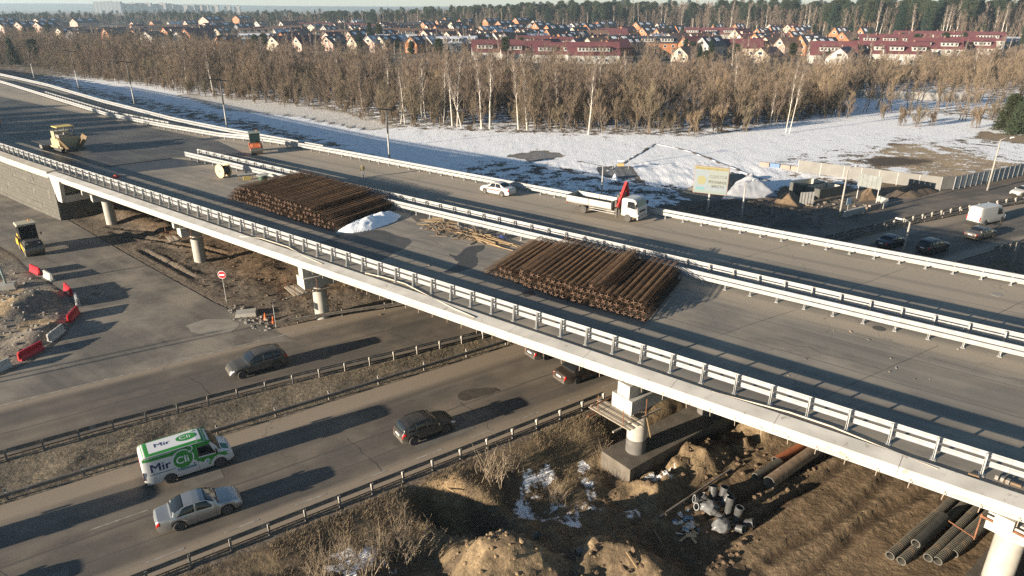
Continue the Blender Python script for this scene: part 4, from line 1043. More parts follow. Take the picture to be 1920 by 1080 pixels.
def circ(cx, cy, rx, ry, n_=36, a0=0, a1=2*math.pi): return [(cx+rx*math.cos(a0+(a1-a0)*i/n_), cy+ry*math.sin(a0+(a1-a0)*i/n_)) for i in range(n_+(0 if a1-a0 > 6.2 else 1))]
def ringp(cx, cy, r0, r1, a0, a1, n_=20): return circ(cx, cy, r1, r1, n_, a0, a1)+circ(cx, cy, r0, r0, n_, a0, a1)[::-1]
def livery(side):
    # x grows forward on the van; on the right side (-1) that is also left to right for the reader
    s_ = side
    wrap_side(flat([[(-2.5, 2.10), (-1.2, 2.12), (-.25, 2.16), (1.42, 2.2), (1.25, 1.93), (.2, 1.93), (-.2, 1.86), (-.9, 1.90), (-1.8, 1.93), (-2.5, 1.94)]]), 'green_band', green, s_, .012)
    wrap_side(flat([[(.15, 2.08), (.53, 2.1), (.53, 1.18), (1.35, 1.14), (1.8, 1.12), (2.3, 1.05), (2.3, .78), (2.05, .80), (1.75, .98), (1.45, .95), (1.22, .72), (1.12, .50), (.80, .78), (.45, 1.02), (.15, 1.30)]]), 'green_wave', green, s_, .011)
    wrap_side(flat([circ(-.33, 1.42, .54, .54)]), 'green_disc', green, s_, .016)
    wrap_side(flat([ringp(-.33, 1.47, .57, .64, R(55), R(170))]), 'white_arc', whitep, s_, .019)
    wrap_side(flat([ringp(-.33, 1.47, .57, .64, R(-25), R(25))]), 'white_arc', whitep, s_, .019)
    wrap_side(flat([ringp(.10, 2.02, .16, .22, R(-80), R(95), 14)]), 'white_leaf', whitep, s_, .019)
    def lettering(t, size, x, z, material, off, bold, sx=1.0):
        me = text_mesh(t, size, bold); w_ = max(v.co.x for v in me.vertices)
        bmm = bmesh.new(); bmm.from_mesh(me); bmesh.ops.triangulate(bmm, faces=bmm.faces[:]); bmm.to_mesh(me); bmm.free()
        for v in me.vertices:
            v.co.x *= sx
            v.co = (x+v.co.x, z+v.co.y, 0) if s_ == -1 else (x+w_*sx-v.co.x, z+v.co.y, 0)
        wrap_side(me, 'lettering', material, s_, off)
    lettering('Mir', .78, -2.22, 1.16, navy, .02, .0, 1.08); lettering('Mir', .78, -2.19, 1.165, navy, .021, .0, 1.08)
    lettering('Cli', .66, -.74, 1.22, whitep, .024, .014, 1.0)
    lettering('Hisense', .30, -.72, .72, teal, .02, .008, 1.12)
    wrap_side(flat([[(-2.25, .98), (-.85, .98), (-.85, 1.02), (-2.25, 1.02)]]), 'underline', navy, s_, .018)
    wrap_side(flat([[(.22, .92), (.30, .92), (.30, 1.0), (.22, 1.0)]]), 'small_mark', navy, s_, .018); wrap_side(flat([[(.48, .98), (.56, .98), (.56, 1.06), (.48, 1.06)]]), 'small_mark', navy, s_, .018)
    wrap_side(flat([circ(.98, .80, .17, .17, 20)]), 'round_badge', whitep, s_, .018); wrap_side(flat([circ(1.0, .80, .10, .10, 16)]), 'badge_print', mat('badge_grey', (.25, .3, .38)), s_, .021)
livery(-1); livery(1)
# roof: green edge and front, white panel with the same name
def wrap_roof(me2d, name, material, off):
    for v in me2d.vertices:
        x, y = v.co.x, v.co.y; P = B.ring(x)[8:]; z = float(np.interp(abs(y), [p[0] for p in P][::-1], [p[1] for p in P][::-1])); v.co.z = z+off
    me2d.materials.clear(); me2d.materials.append(material)
    if sum(p.normal.z*p.area for p in me2d.polygons) < 0: me2d.flip_normals()
    return obj(name, me2d, V)
B.patch('roof_green', -2.56, 1.33, 7.75, 11, 1, green, V, .008, 24, 6, both=True)
gm_ = []
for i in range(14):
    for j in range(6):
        x0 = -2.05+i*2.95/14; y0 = -.66+j*1.32/6; gm_.append([(x0, y0), (x0+2.95/14, y0), (x0+2.95/14, y0+.22), (x0, y0+.22)])
wrap_roof(flat(gm_), 'roof_panel', whitep, .014)
wrap_roof(flat([circ(.15, -.02, .60, .40)]), 'green_disc', green, .020)
wrap_roof(flat([[(.45, .38), (.62, .50), (.8, .52), (.72, .44), (.56, .36)]]), 'leaf', green, .020)
for t, size, x, y, mt in (('Mir', .62, -1.72, -.20, navy), ('Cli', .56, -.27, -.19, whitep)):
    me = text_mesh(t, size, .0)
    bmm = bmesh.new(); bmm.from_mesh(me); bmesh.ops.triangulate(bmm, faces=bmm.faces[:]); bmm.to_mesh(me); bmm.free()
    for v in me.vertices: v.co = (x+v.co.x*1.08, y+v.co.y, 0)
    wrap_roof(me, 'lettering', mt, .026)
B.patch('bonnet_mark', 1.95, 2.35, 9.0, 10.6, -1, mat('bonnet_print', (.03, .16, .12)), V, .008, 4, 3)
p = at(1862, 420)-Vector((0, 0, 0))+MM*1.0; V2, B2 = van('plain white panel van with dirty rear doors beyond the overpass', (.42, .41, .385), p, h2(p), L=5.9, W_=2.0, Hh=2.55, wb=3.6, colname='paint_van2', dustv=.8)
# two more vehicles on their way in, whose shadows reach the picture
V3, B3 = van('white panel van following out of frame at lower left', (.60, .60, .58), rm(-12.6, 41.2), R(34.5), Hh=2.5, colname='paint_van3')
r_, B = sedan('grey sedan following out of frame below the silver sedan', 'paint_grey2', (.2, .2, .2), rm(-10.7, 36.4), R(34.5))
# ================================================================== CRANE TRUCK ON THE DECK
mid, hd, d = seat_on((1093.7, 399.8), (1175.9, 416.6), 5.2, 1.0, True, DZ); hd = A_U
WB = (at(1093.7, 399.8, DZ)-at(1175.9, 416.6, DZ)).length
T = thing('crane_truck', 'white flatbed truck with folded red loader crane parked on the overpass', 'truck', mid, hd)
wt = paint('truck_white', (.42, .415, .395), amt=.7, ztop=1.6, base_amt=.08); red = mat('crane_red', (.36, .025, .022), (.27, .02, .018), 6, .4); dk = mat('chassis_dark', (.055, .05, .045), (.10, .09, .075), 6, .85)
dropside = paint('dropside_white', (.38, .37, .345), amt=.75, ztop=2.2, base_amt=.15)
fx, rx = WB/2, -WB/2
# cab: lofted cab-over block
cabp = [(fx-.78, .62), (fx-.80, 2.25), (fx-.70, 2.42), (fx+.45, 2.44), (fx+.78, 2.30), (fx+1.02, 1.62), (fx+1.10, 1.10), (fx+1.12, .62)]
mb = MB()
for x, z in cabp: mb.v.append(Vector((x, 1.03 if z < 1.7 else .96, z)))
for x, z in cabp: mb.v.append(Vector((x, -1.03 if z < 1.7 else -.96, z)))
k = len(cabp); mb.f = [list(range(k)), list(range(k, 2*k))[::-1]]+[[i, k+i, k+(i+1) % k, (i+1) % k] for i in range(k)]; mb.m = [0]*len(mb.f)
me = mb.mesh('cab', wt); bmm = bmesh.new(); bmm.from_mesh(me); bmesh.ops.recalc_face_normals(bmm, faces=bmm.faces[:]); bmesh.ops.bevel(bmm, geom=bmm.edges[:], offset=.06, segments=2, affect='EDGES'); bmm.to_mesh(me); bmm.free()
cab = obj('cab', me, T)
def quadpanel(name, pts, material, parent, th=.012):
    a, b_, c = [Vector(p) for p in pts[:3]]; nn_ = (b_-a).cross(c-a).normalized(); MB().slab([Vector(p)-nn_*.02 for p in pts], nn_*(.02+th)).build(name, material, parent)
quadpanel('windshield', [(fx+1.01, -.84, 1.66), (fx+1.01, .84, 1.66), (fx+.81, .80, 2.22), (fx+.81, -.80, 2.22)], glass, cab, .02)
for s_ in (1, -1):
    quadpanel('side_window', [(fx-.05, s_*1.03, 1.55), (fx+.86, s_*1.03, 1.45), (fx+.66, s_*.985, 2.18), (fx-.05, s_*.985, 2.18)][::s_], glass, cab, .02)
    mb = MB(); mb.box((fx-.10, s_*1.04, 1.4), (.02, .02, 1.5)); mb.box((fx+.93, s_*1.04, 1.3), (.02, .02, 1.0)); mb.build('door_gap', blackp, cab)
    mb = MB(); mb.box((fx+1.0, s_*1.22, 1.85), (.10, .22, .42)); mb.build('wing_mirror', blackp, cab)
    mb = MB(); mb.box((fx+1.13, s_*.80, .86), (.06, .34, .20)); mb.build('headlight', lamp_w, cab)
mb = MB(); mb.box((fx+1.12, 0, .55), (.14, 2.06, .26)); mb.build('bumper', wt, T)
mb = MB(); mb.box((fx+1.125, 0, 1.2), (.03, 1.1, .16)); mb.build('grille', blackp, cab)
mb = MB(); mb.box((-.6, .40, .72), (WB+3.4, .09, .22)); mb.box((-.6, -.40, .72), (WB+3.4, .09, .22))
for i in range(6): mb.box((-3.2+i*1.1, 0, .72), (.1, .8, .16))
mb.build('chassis', dk, T)
mb = MB(); mb.box((.6, -.78, .72), (.9, .5, .5)); mb.build('fuel_tank', dk, T)
mb = MB(); mb.box((.6, .78, .72), (1.1, .5, .45)); mb.build('tool_box', dk, T)
for s_ in (1, -1):
    mb = MB(); mb.box((-.2, s_*1.08, .62), (WB-1.9, .04, .05)); mb.box((-.2, s_*1.08, .85), (WB-1.9, .04, .05)); mb.build('side_guard', wt, T)
b0, b1 = rx-2.15, fx-1.85
mb = MB(); mb.box(((b0+b1)/2, 0, 1.06), (b1-b0, 2.3, .12)); mb.build('bed_floor', mat('bed_floor', (.20, .18, .15), (.14, .125, .1), 4, .85), T)
Lb = (b1-b0)/2
for s_ in (1, -1):
    for i in range(2):
        mb = MB(); mb.box((b0+Lb*(i+.5), s_*1.16, 1.42), (Lb-.03, .04, .62)); mb.build('dropside', dropside, T)
    mb = MB(); 
    for x in (b0+.03, b0+Lb, b1-.03): mb.box((x, s_*1.165, 1.45), (.06, .06, .74))
    mb.build('stake', blackp, T)
mb = MB(); mb.box((b0, 0, 1.42), (.04, 2.3, .62)); mb.build('tailboard', dropside, T)
mb = MB(); mb.box((b1, 0, 1.5), (.04, 2.3, .8)); mb.build('headboard', dropside, T)
cr = fx-1.25
mb = MB(); mb.box((cr, 0, .98), (.62, 2.1, .34)); mb.build('crane_base', dk, T)
mb = MB(); mb.box((cr-.12, .15, 1.9), (.45, .50, 1.7)); mb.box((cr-.25, -.35, 1.8), (.30, .30, 1.5)); mb.box((cr-.2, .7, 1.7), (.4, .3, 1.2)); mb.build('crane_column', dk, T)
mb = MB(); mb.bar((cr-.10, -.80, 1.3), (cr+.16, .45, 3.75), .30, .36); cb = mb.build('crane_boom', red, T)
mb = MB(); mb.bar((cr+.14, .42, 3.65), (cr+.2, 1.0, 1.7), .22, .24); mb.build('crane_jib', red, T)
mb = MB(); mb.tube([(cr+.2, -.55, 1.3), (cr+.26, .1, 2.6)], .07, 8); mb.build('crane_ram', blackp, T)
mb = MB(); mb.bar((cr-.28, -.85, 1.3), (cr-.28, -.85, 2.0), .1, .2); mb.bar((cr-.28, -.6, 1.3), (cr-.28, -.6, 2.2), .06, .06); mb.build('crane_controls', dk, T)
for s_ in (1, -1):
    mb = MB(); mb.box((cr, s_*1.12, .8), (.16, .16, 1.0)); mb.build('outrigger', dk, T)
add_wheels(T, (rx, fx), 1.86, .42, .30, 6, steel_rim)
for s_ in (1, -1):
    mb = MB(); pts = [(rx+.56*math.cos(a), s_*1.02, .42+.56*math.sin(a)) for a in [R(20+14*i) for i in range(11)]]
    for a, b_ in zip(pts[:-1], pts[1:]): mb.bar(a, b_, .36, .02, up=(0, 0, 1))
    mb.build('mudguard', dk, T)
    MB().box((b0-.02, s_*.8, .85), (.05, .3, .12)).build('tail_light', lamp_r, T)

# ================================================================== ROLLERS AND PAVER
def roller(label, colr, loc, hd, cabglass, canopy, name, both_drums=True):
    root = thing(name, label, 'roller', loc, hd)
    body = paint(name+'_paint', colr, amt=.3, ztop=.9); dkm = mat('machine_dark', (.03, .03, .032), (.06, .055, .05), 5, .6)
    drum = mat('steel_drum', (.20, .18, .15), (.13, .115, .095), 5, .45, metal=.5)
    M = Matrix.Rotation(math.pi/2, 4, 'X')
    def drumat(x, w):
        mb = MB(); mb.lathe([(.35, -w/2), (.60, -w/2), (.62, -w/2+.02), (.62, w/2-.02), (.60, w/2), (.35, w/2)], 28, Matrix.Translation((x, 0, .62)) @ M); mb.build('drum', drum, root, smooth=True, sharp=40)
    drumat(1.45, 1.68)
    if both_drums: drumat(-1.45, 1.68)
    else:
        ty, ri = wheel_meshes(.62, .40, 6, steel_rim)
        for s_ in (1, -1):
            w_ = obj('wheel', ty, root, (-1.35, s_*.66, .62)); obj('rim', ri, w_, (0, 0, 0), 0 if s_ < 0 else math.pi)
    for s_ in (1, -1):
        mb = MB(); mb.slab([(.55, s_*.90, .78), (1.95, s_*.90, .55), (2.0, s_*.90, .72), (1.4, s_*.90, 1.12), (.55, s_*.90, 1.25)], (0, -s_*.07, 0)); mb.build('yoke', body, root)
        mb = MB(); mb.slab([(-.55, s_*.90, .75), (-1.95, s_*.90, .55), (-2.1, s_*.90, .8), (-1.5, s_*.90, 1.35), (-.55, s_*.90, 1.35)], (0, -s_*.07, 0)); mb.build('yoke', body, root)
    def hood(x0, x1, z0, z1, name_, mt):
        me = MB().box(((x0+x1)/2, 0, (z0+z1)/2), (abs(x1-x0), 1.5, z1-z0), taper=.9).mesh(name_, mt); bmm = bmesh.new(); bmm.from_mesh(me); bmesh.ops.bevel(bmm, geom=bmm.edges[:], offset=.08, segments=2, affect='EDGES'); bmm.to_mesh(me); bmm.free(); return obj(name_, me, root)
    fh = hood(.62, 2.05, 1.0, 1.55, 'front_hood', dkm if canopy else body)
    hood(-2.15, -.62, 1.0, 1.72, 'engine_hood', body)
    mb = MB(); mb.box((0, 0, .82), (1.3, .8, .34)); mb.build('articulation', dkm, root)
    mb = MB(); mb.box((0, 0, 1.06), (1.35, 1.5, .12)); mb.build('platform', dkm, root)
    for s_ in (1, -1):
        MB().box((2.02, s_*.5, 1.36), (.05, .16, .1)).build('headlight', lamp_w, root)
        MB().tube([(.6, s_*.8, 1.9), (.85, s_*1.0, 2.0)], .02, 5).build('mirror_arm', dkm, root); MB().box((.87, s_*1.02, 1.95), (.05, .12, .26)).build('wing_mirror', dkm, root)
    for x in (-.62, .62):
        for y in (-.72, .72): MB().box((x, y, 2.02), (.08, .08, 1.85)).build('cab_post', dkm if canopy else mat('cab_frame_grey', (.18, .20, .19)), root)
    for s_ in (1, -1): MB().box((0, s_*.73, 2.15), (1.16, .02, 1.45)).build('side_window', cabglass, root)
    MB().box((.635, 0, 2.15), (.02, 1.36, 1.45)).build('windshield', cabglass, root); MB().box((-.635, 0, 2.2), (.02, 1.36, 1.3)).build('rear_window', cabglass, root)
    me = MB().box((0, 0, 3.02), (1.7, 1.72, .16), taper=.93).mesh('roof', mat('roller_roof_'+name, (.42, .37, .26) if canopy else (.20, .24, .22), (.33, .29, .21) if canopy else (.14, .17, .16), 4, .7)); obj('roof', me, root)
    MB().box((-.1, 0, 1.45), (.5, .6, .7)).build('seat', dkm, root)
    MB().box((.45, 0, 1.5), (.12, .5, .6)).build('console', dkm, root)
    MB().lathe([(.06, 0), (.06, .16)], 8, Matrix.Translation((-.4, .4, 3.1))).build('beacon', mat('beacon_orange', (.6, .2, .02)), root)
    root.scale = (1.18,)*3
    return root
gl2 = mat('cab_glass', (.025, .05, .048), rough=.08)
p = at(58, 476); roller('yellow tandem road roller with beige roof on the slip road', (.62, .42, .03), p+Vector((-.4, .9, 0)), R(-47), glass, True, 'yellow_roller')
p = at(481, 286, DZ); oroll = roller('orange road roller with glazed green cab beside the far guardrail', (.62, .14, .035), p, R(-68), gl2, False, 'orange_roller'); oroll.scale = (1.02,)*3
# asphalt paver, seen from its hopper end
p = at(128, 283, DZ+.06); PV = thing('asphalt_paver', 'cream and yellow asphalt paver with raised hopper wings on the overpass approach', 'paver', p, R(-40))
cream = paint('paver_cream', (.40, .33, .20), amt=.4, ztop=1.2); yel = mat('paver_yellow', (.40, .26, .04), (.30, .20, .04), 5, .5); dkm = MATS['machine_dark']; steel = mat('worn_steel', (.24, .23, .21), (.15, .13, .11), 5, .6, metal=.3)
me = MB().box((-.4, 0, 1.05), (3.4, 2.1, 1.1)).mesh('body', cream); bmm = bmesh.new(); bmm.from_mesh(me); bmesh.ops.bevel(bmm, geom=bmm.edges[:], offset=.1, segments=2, affect='EDGES'); bmm.to_mesh(me); bmm.free(); obj('body', me, PV)
for s_ in (1, -1):
    mb = MB(); pts = [(-1.8, .2), (-1.9, .45), (-1.6, .8), (.6, .8), (.95, .5), (.7, .12), (-1.4, .08)]
    mb.slab([(x, s_*1.0, z) for x, z in pts], (0, -s_*.36, 0)); mb.build('track', dkm, PV)
    mb = MB(); mb.slab([(1.35, s_*.55, .50), (3.0, s_*.55, .50), (3.1, s_*1.5, 1.95), (1.45, s_*1.5, 2.2)], (0, s_*.08, 0)); mb.build('hopper_wing', mat('hopper_steel', (.16, .105, .045), (.10, .07, .04), 3, .7), PV)
    mb = MB(); mb.bar((-2.2, s_*1.15, .55), (.6, s_*1.15, .7), .12, .22); mb.build('tow_arm', cream, PV)
mb = MB(); mb.box((2.05, 0, .5), (1.5, 1.2, .12)); mb.build('hopper_floor', steel, PV)
mb = MB(); mb.box((2.85, 0, .55), (.14, 2.3, .3)); mb.build('push_roller', dkm, PV)
mb = MB(); mb.box((1.28, 0, 1.35), (.08, 2.4, 1.1)); mb.build('hopper_back', cream, PV)
mb = MB(); mb.box((.1, 0, 1.85), (1.3, 1.7, .6)); mb.box((.55, .1, 2.2), (.3, .7, .45)); mb.build('operator_platform', steel, PV)
for x in (-.7, .75):
    for y in (-.85, .85): MB().box((x, y, 2.35), (.07, .07, 1.5)).build('canopy_post', dkm, PV)
MB().box((0, 0, 3.12), (1.9, 1.95, .10)).build('canopy', mat('paver_canopy', (.55, .40, .10), (.45, .34, .12), 3, .6), PV)
MB().box((-1.3, 0, 2.0), (1.1, 1.8, .9)).build('engine_cover', cream, PV)
MB().tube([(-1.2, .5, 2.3), (-1.2, .5, 3.0)], .07, 8).build('exhaust', dkm, PV)
mb = MB(); mb.box((-2.5, 0, .4), (.7, 4.2, .5)); mb.build('screed', dkm, PV)
mb = MB(); mb.box((-2.95, 0, .55), (.3, 4.3, .06)); mb.box((-2.7, 2.1, .5), (.8, .04, .5)); mb.box((-2.7, -2.1, .5), (.8, .04, .5)); mb.build('screed_walkway', steel, PV)

PV.scale = (1.2,)*3
# ================================================================== PEOPLE
def person(label, loc, hd, jacket, trousers, hat, stride=.25, vest=None):
    root = thing('person', label, 'person', loc, hd)
    V_ = [(0, 0, .95), (0, 0, 1.18), (.02, 0, 1.42), (.03, 0, 1.52), (.05, 0, 1.66),                      # pelvis chest neck head
          (0, .10, .90), (stride*.5, .11, .50), (stride*.55, .11, .08), (stride*.55+.16, .12, .04),
          (0, -.10, .90), (-stride*.2, -.11, .48), (-stride*.9, -.11, .10), (-stride*.9+.15, -.12, .05),
          (.0, .21, 1.40), (-.05, .27, 1.13), (.08, .27, .90), (.12, .26, .82), (.0, -.21, 1.40), (.06, -.27, 1.13), (.22, -.25, .95), (.28, -.24, .88)]
    E_ = [(0, 1), (1, 2), (2, 3), (3, 4), (0, 5), (5, 6), (6, 7), (7, 8), (0, 9), (9, 10), (10, 11), (11, 12), (2, 13), (13, 14), (14, 15), (15, 16), (2, 17), (17, 18), (18, 19), (19, 20)]
    rad = [.15, .15, .15, .06, .105, .10, .075, .055, .045, .10, .075, .055, .045, .075, .06, .045, .04, .075, .06, .045, .04]
    me = bpy.data.meshes.new('skel'); me.from_pydata(V_, E_, []); o = bpy.data.objects.new('skel', me); COL.objects.link(o)
    sk = o.modifiers.new('s', 'SKIN'); o.modifiers.new('u', 'SUBSURF').levels = 1
    if not me.skin_vertices: 
        bm2 = bmesh.new(); bm2.from_mesh(me); bm2.verts.layers.skin.verify(); bm2.to_mesh(me); bm2.free()
    for i, r_ in enumerate(rad): me.skin_vertices[0].data[i].radius = (r_*.8 if i in (0, 1, 2) else r_, r_*1.25 if i in (1, 2) else r_)
    me.skin_vertices[0].data[0].use_root = True
    dg = bpy.context.evaluated_depsgraph_get(); dg.update(); bm_e = bpy.data.meshes.new_from_object(o.evaluated_get(dg)); bpy.data.objects.remove(o)
    bm_e.materials.clear()
    for m_ in (jacket, trousers, mat('skin', (.45, .28, .19)), hat): bm_e.materials.append(m_)
    for p_ in bm_e.polygons:
        z = p_.center.z; p_.use_smooth = True
        p_.material_index = 3 if z > 1.69 else (2 if z > 1.50 or (z < .90 and abs(p_.center.y) > .21) else (0 if z > .88 else 1))
    obj('body', bm_e, root)
    # collar and cap peak keep the head readable
    MB().box((.17, 0, 1.70), (.10, .14, .02)).build('cap_peak', hat, root)
    MB().lathe([(.10, 1.48), (.085, 1.53)], 10, Matrix.Translation((.025, 0, 0))).build('hood', jacket, root)
    return root
p = at(681, 333, DZ); person('person in olive jacket and grey trousers walking on the overpass', p, R(-100), mat('jacket_olive', (.10, .085, .045), (.07, .06, .03), 9), mat('trousers_grey', (.13, .14, .16)), mat('cap_dark', (.05, .045, .035)))
p = at(1, 238, DZ+.06); person('person in orange work vest at the left edge of the overpass', p, R(-60), mat('vest_orange', (.55, .15, .03)), mat('trousers_dark', (.04, .045, .06)), mat('cap_dark', (.05, .045, .035)))

# ================================================================== REBAR CAGES
def cage_parts():
    Lc, Rc = 9.3, .25
    rb = mat('rebar_rust', (.045, .026, .017), (.028, .018, .013), 3.5, .9, c3=(.09, .048, .024), s3=.8, t3=.6)
    sp_ = mat('spiral_rust', (.095, .054, .027), (.045, .028, .017), 1.5, .9, coords='Object')
    bars = MB()
    for i in range(10):
        a = 2*math.pi*i/10+.2; y, z = Rc*.93*math.cos(a), Rc*.93*math.sin(a)
        ov = .12*((i*37) % 5)/5
        bars.tube([(-ov, y, z), (Lc*.33, y+.008, z), (Lc*.66, y-.006, z-.006), (Lc+ov, y, z)], .014, 3)
    spi = MB(); pts = []; seg = 9; turns = int(Lc/.19)
    for i in range(turns*seg+1):
        a = 2*math.pi*i/seg; pts.append((.1+i*.19/seg, Rc*math.cos(a), Rc*math.sin(a)))
    spi.tube(pts, .0125, 3)
    cr_ = MB()
    for a in (R(45), R(-45)):
        c, s_ = math.cos(a)*Rc*.95, math.sin(a)*Rc*.95
        cr_.bar((.0, -c*.8, -s_*.8), (.0, c*.8, s_*.8), .05, .06, up=(1, 0, 0))
    return bars.mesh('longitudinal_bars', rb), spi.mesh('spiral', sp_), cr_.mesh('end_cross', mat('cross_rust', (.13, .075, .048), (.065, .04, .027), 4, .85))
cb_, cs_, cc_ = cage_parts()
def cage(label, group, p, a, roll, cross=True):
    root = thing('rebar_cage', label, 'rebar cage', p, a, group)
    for nm, me_ in (('longitudinal_bars', cb_), ('spiral', cs_), ('end_cross', cc_)):
        if nm == 'end_cross' and not cross: continue
        o = obj(nm, me_, root); o.rotation_euler = (roll, 0, 0)
    return root
CA = R(62.0); CD = Vector((math.cos(CA), math.sin(CA), 0))
def cage_pile(p_left, p_right, rows, group, lab, dirv, ang, bumpfn):
    f = (p_right-p_left); W__ = f.length; f.normalize(); pit = .525
    for k, (a, b_, layer) in enumerate(rows):
        cnt = int((b_-a)*W__/pit)
        for i in range(cnt):
            t = a*W__+(i+.5*(layer % 2)+.3)*pit
            j = Vector(dirv)*(rnd.uniform(-.12, .12)+bumpfn(t/W__, layer))
            p = p_left+f*t+j+Vector((0, 0, .265+layer*.45+rnd.uniform(-.015, .02)))
            cage('%s rusty spiral rebar cage from the left in %s' % (nth(i), lab[layer]), group, p, ang+R(rnd.uniform(-.4, .4)), rnd.uniform(0, 6.28), rnd.random() < .8)
cage_pile(at(905, 516, DZ), at(1224, 612, DZ), [(0, 1, 0), (.04, .98, 1), (.24, .97, 2), (.64, .74, 3)], 'spiral rebar cages in the nearer stack', 
          ['the nearer stack, bottom layer', 'the nearer stack, second layer', 'the nearer stack, third layer', 'the nearer stack, top ridge'],
          CD, CA, lambda t, k: .10*k+(.3 if t < .25 else 0)+.12*math.sin(t*9))
CA2 = R(58.0); CD2 = Vector((math.cos(CA2), math.sin(CA2), 0))
cage_pile(at(428, 374, DZ), at(632, 436, DZ), [(0, 1, 0), (.02, .98, 1), (.05, .95, 2), (.08, .82, 3)], 'spiral rebar cages in the farther stack',
          ['the farther stack, bottom layer', 'the farther stack, second layer', 'the farther stack, third layer', 'the farther stack, top layer'],
          CD2, CA2, lambda t, k: .08*k+.25*math.sin(t*7))

# ================================================================== SNOW HEAP, TIMBER, REEL AND BENCH ON THE DECK
snowm = mat('heap_snow', (.74, .76, .79), (.84, .84, .83), 2.5, .75, bump=.5, bscale=7, c3=(.52, .49, .44), s3=1.4, t3=.68)
def heap(name, label, cat, pts, h, material, z, seed=1, peak=1.0, sharp=1.0, res=40, kind=None):
    """a mound over an outline of ground points, thickest inside"""
    P = [Vector(p) for p in pts]; x0 = min(p.x for p in P); x1 = max(p.x for p in P); y0 = min(p.y for p in P); y1 = max(p.y for p in P)
    gx, gy = np.meshgrid(np.linspace(x0-.2, x1+.2, res), np.linspace(y0-.2, y1+.2, res))
    sd_ = -poly_sd(gx, gy, [(p.x, p.y) for p in P])+.25*(fbm(gx, gy, .9, 3, seed)-.5)
    dm = sd_.max(); t = np.clip(sd_/dm, 0, 1)
    hz = h*np.power(t, sharp)*(1+.5*(fbm(gx, gy, 1.1, 4, seed+3)-.5))+.10*(fbm(gx, gy, 3, 3, seed+5)-.5)*np.minimum(1, t*4)
    hz = np.where(sd_ <= 0, -.08, hz)
    bx_, by_ = sum(p.x for p in P)/len(P), sum(p.y for p in P)/len(P)
    mb = MB(); mb.v = [Vector((a-bx_, b_-by_, c)) for a, b_, c in zip(gx.ravel(), gy.ravel(), hz.ravel())]
    for j in range(res-1):
        for i in range(res-1):
            q_ = [j*res+i, j*res+i+1, (j+1)*res+i+1, (j+1)*res+i]
            if max(hz.ravel()[k] for k in q_) > -.07: mb.f.append(q_); mb.m.append(0)
    me = mb.mesh(name, material, smooth=True)
    bmm = bmesh.new(); bmm.from_mesh(me); bmesh.ops.delete(bmm, geom=[v for v in bmm.verts if not v.link_faces], context='VERTS'); bmm.to_mesh(me); bmm.free()
    o = obj(name, me, None, (bx_, by_, z)); tag(o, label, cat); 
    return o
heap('snow_heap', 'heap of old snow lying against the farther stack of rebar cages', 'snow heap', [at(x, y, DZ) for x, y in ((630, 436), (660, 437), (700, 430), (745, 414), (752, 405), (735, 398), (700, 405), (660, 418))], .75, snowm, DZ, 3, sharp=.6)
woods = [mat('plank_fresh', (.30, .21, .115), (.24, .165, .09), 3, .8, stretch=(1, 8, 8)), mat('plank_grey', (.21, .165, .115), (.15, .115, .08), 3, .85, stretch=(1, 8, 8)), mat('plank_dark', (.19, .13, .08), (.13, .09, .055), 3, .85, stretch=(1, 8, 8))]
def plank_mesh(L_, w, h, m_): return MB().box((0, 0, 0), (L_, w, h)).mesh('plank', m_)
PLK = [(plank_mesh(a, w, h, woods[i % 3]), a) for i, (a, w, h) in enumerate(((2.6, .15, .04), (1.7, .12, .04), (1.1, .14, .035), (3.2, .15, .05), (.8, .10, .05), (1.4, .06, .06), (2.0, .05, .05), (.6, .18, .03), (1.2, .10, .025)))]
def plank(p, a, tilt, k, label, group):
    o = obj('wooden_plank', PLK[k][0], None, p); o.rotation_euler = (rnd.uniform(-.3, .3), tilt, a); tag(o, label, 'plank', group); return o
for i in range(118):      # tangled offcuts
    t = rnd.random(); c = at(806+t*112, 424+t*26, DZ); sp_ = rnd.gauss(0, 1)
    p = c+N*(sp_*.75)+U*rnd.uniform(-.6, .6); hgt = .62*math.exp(-sp_*sp_)*(1-abs(t-.45))
    plank(p+Vector((0, 0, .05+rnd.random()*hgt)), rnd.uniform(0, 6.28), rnd.uniform(-.28, .28)*min(1, hgt*2.5), rnd.choice((1, 1, 2, 2, 4, 4, 5, 6, 7, 8)), 'short weathered board in the tangled timber heap by the median rail', 'offcut boards in the timber heap')
for i in range(30):       # longer boards laid roughly along the deck
    t = rnd.random(); c = at(875+t*75, 438+t*26, DZ)
    plank(c+N*rnd.uniform(-.75, .75)+Vector((0, 0, .04+.05*(i % 5))), A_U+R(rnd.uniform(-14, 14)), rnd.uniform(-.03, .03), rnd.choice((0, 0, 3, 3, 6)), 'long pale board at the end of the timber heap near the rebar', 'long boards in the timber heap')
for i in range(9):
    c = at(803+rnd.random()*34, 411+rnd.random()*12, DZ); plank(c+Vector((0, 0, .05+.04*(i % 3))), R(rnd.uniform(-45, 25)), 0, rnd.choice((0, 3, 6)), 'pale board fanned out at the upper left of the timber heap', 'fanned boards of the timber heap')
heap('tarpaulin', 'crumpled blue plastic sheet beside the timber heap', 'tarpaulin', [at(x, y, DZ) for x, y in ((925, 442), (940, 441), (955, 447), (950, 453), (935, 450))], .35, mat('blue_sheet', (.02, .03, .10), (.03, .05, .14), 5, .35), DZ, 8, res=18)
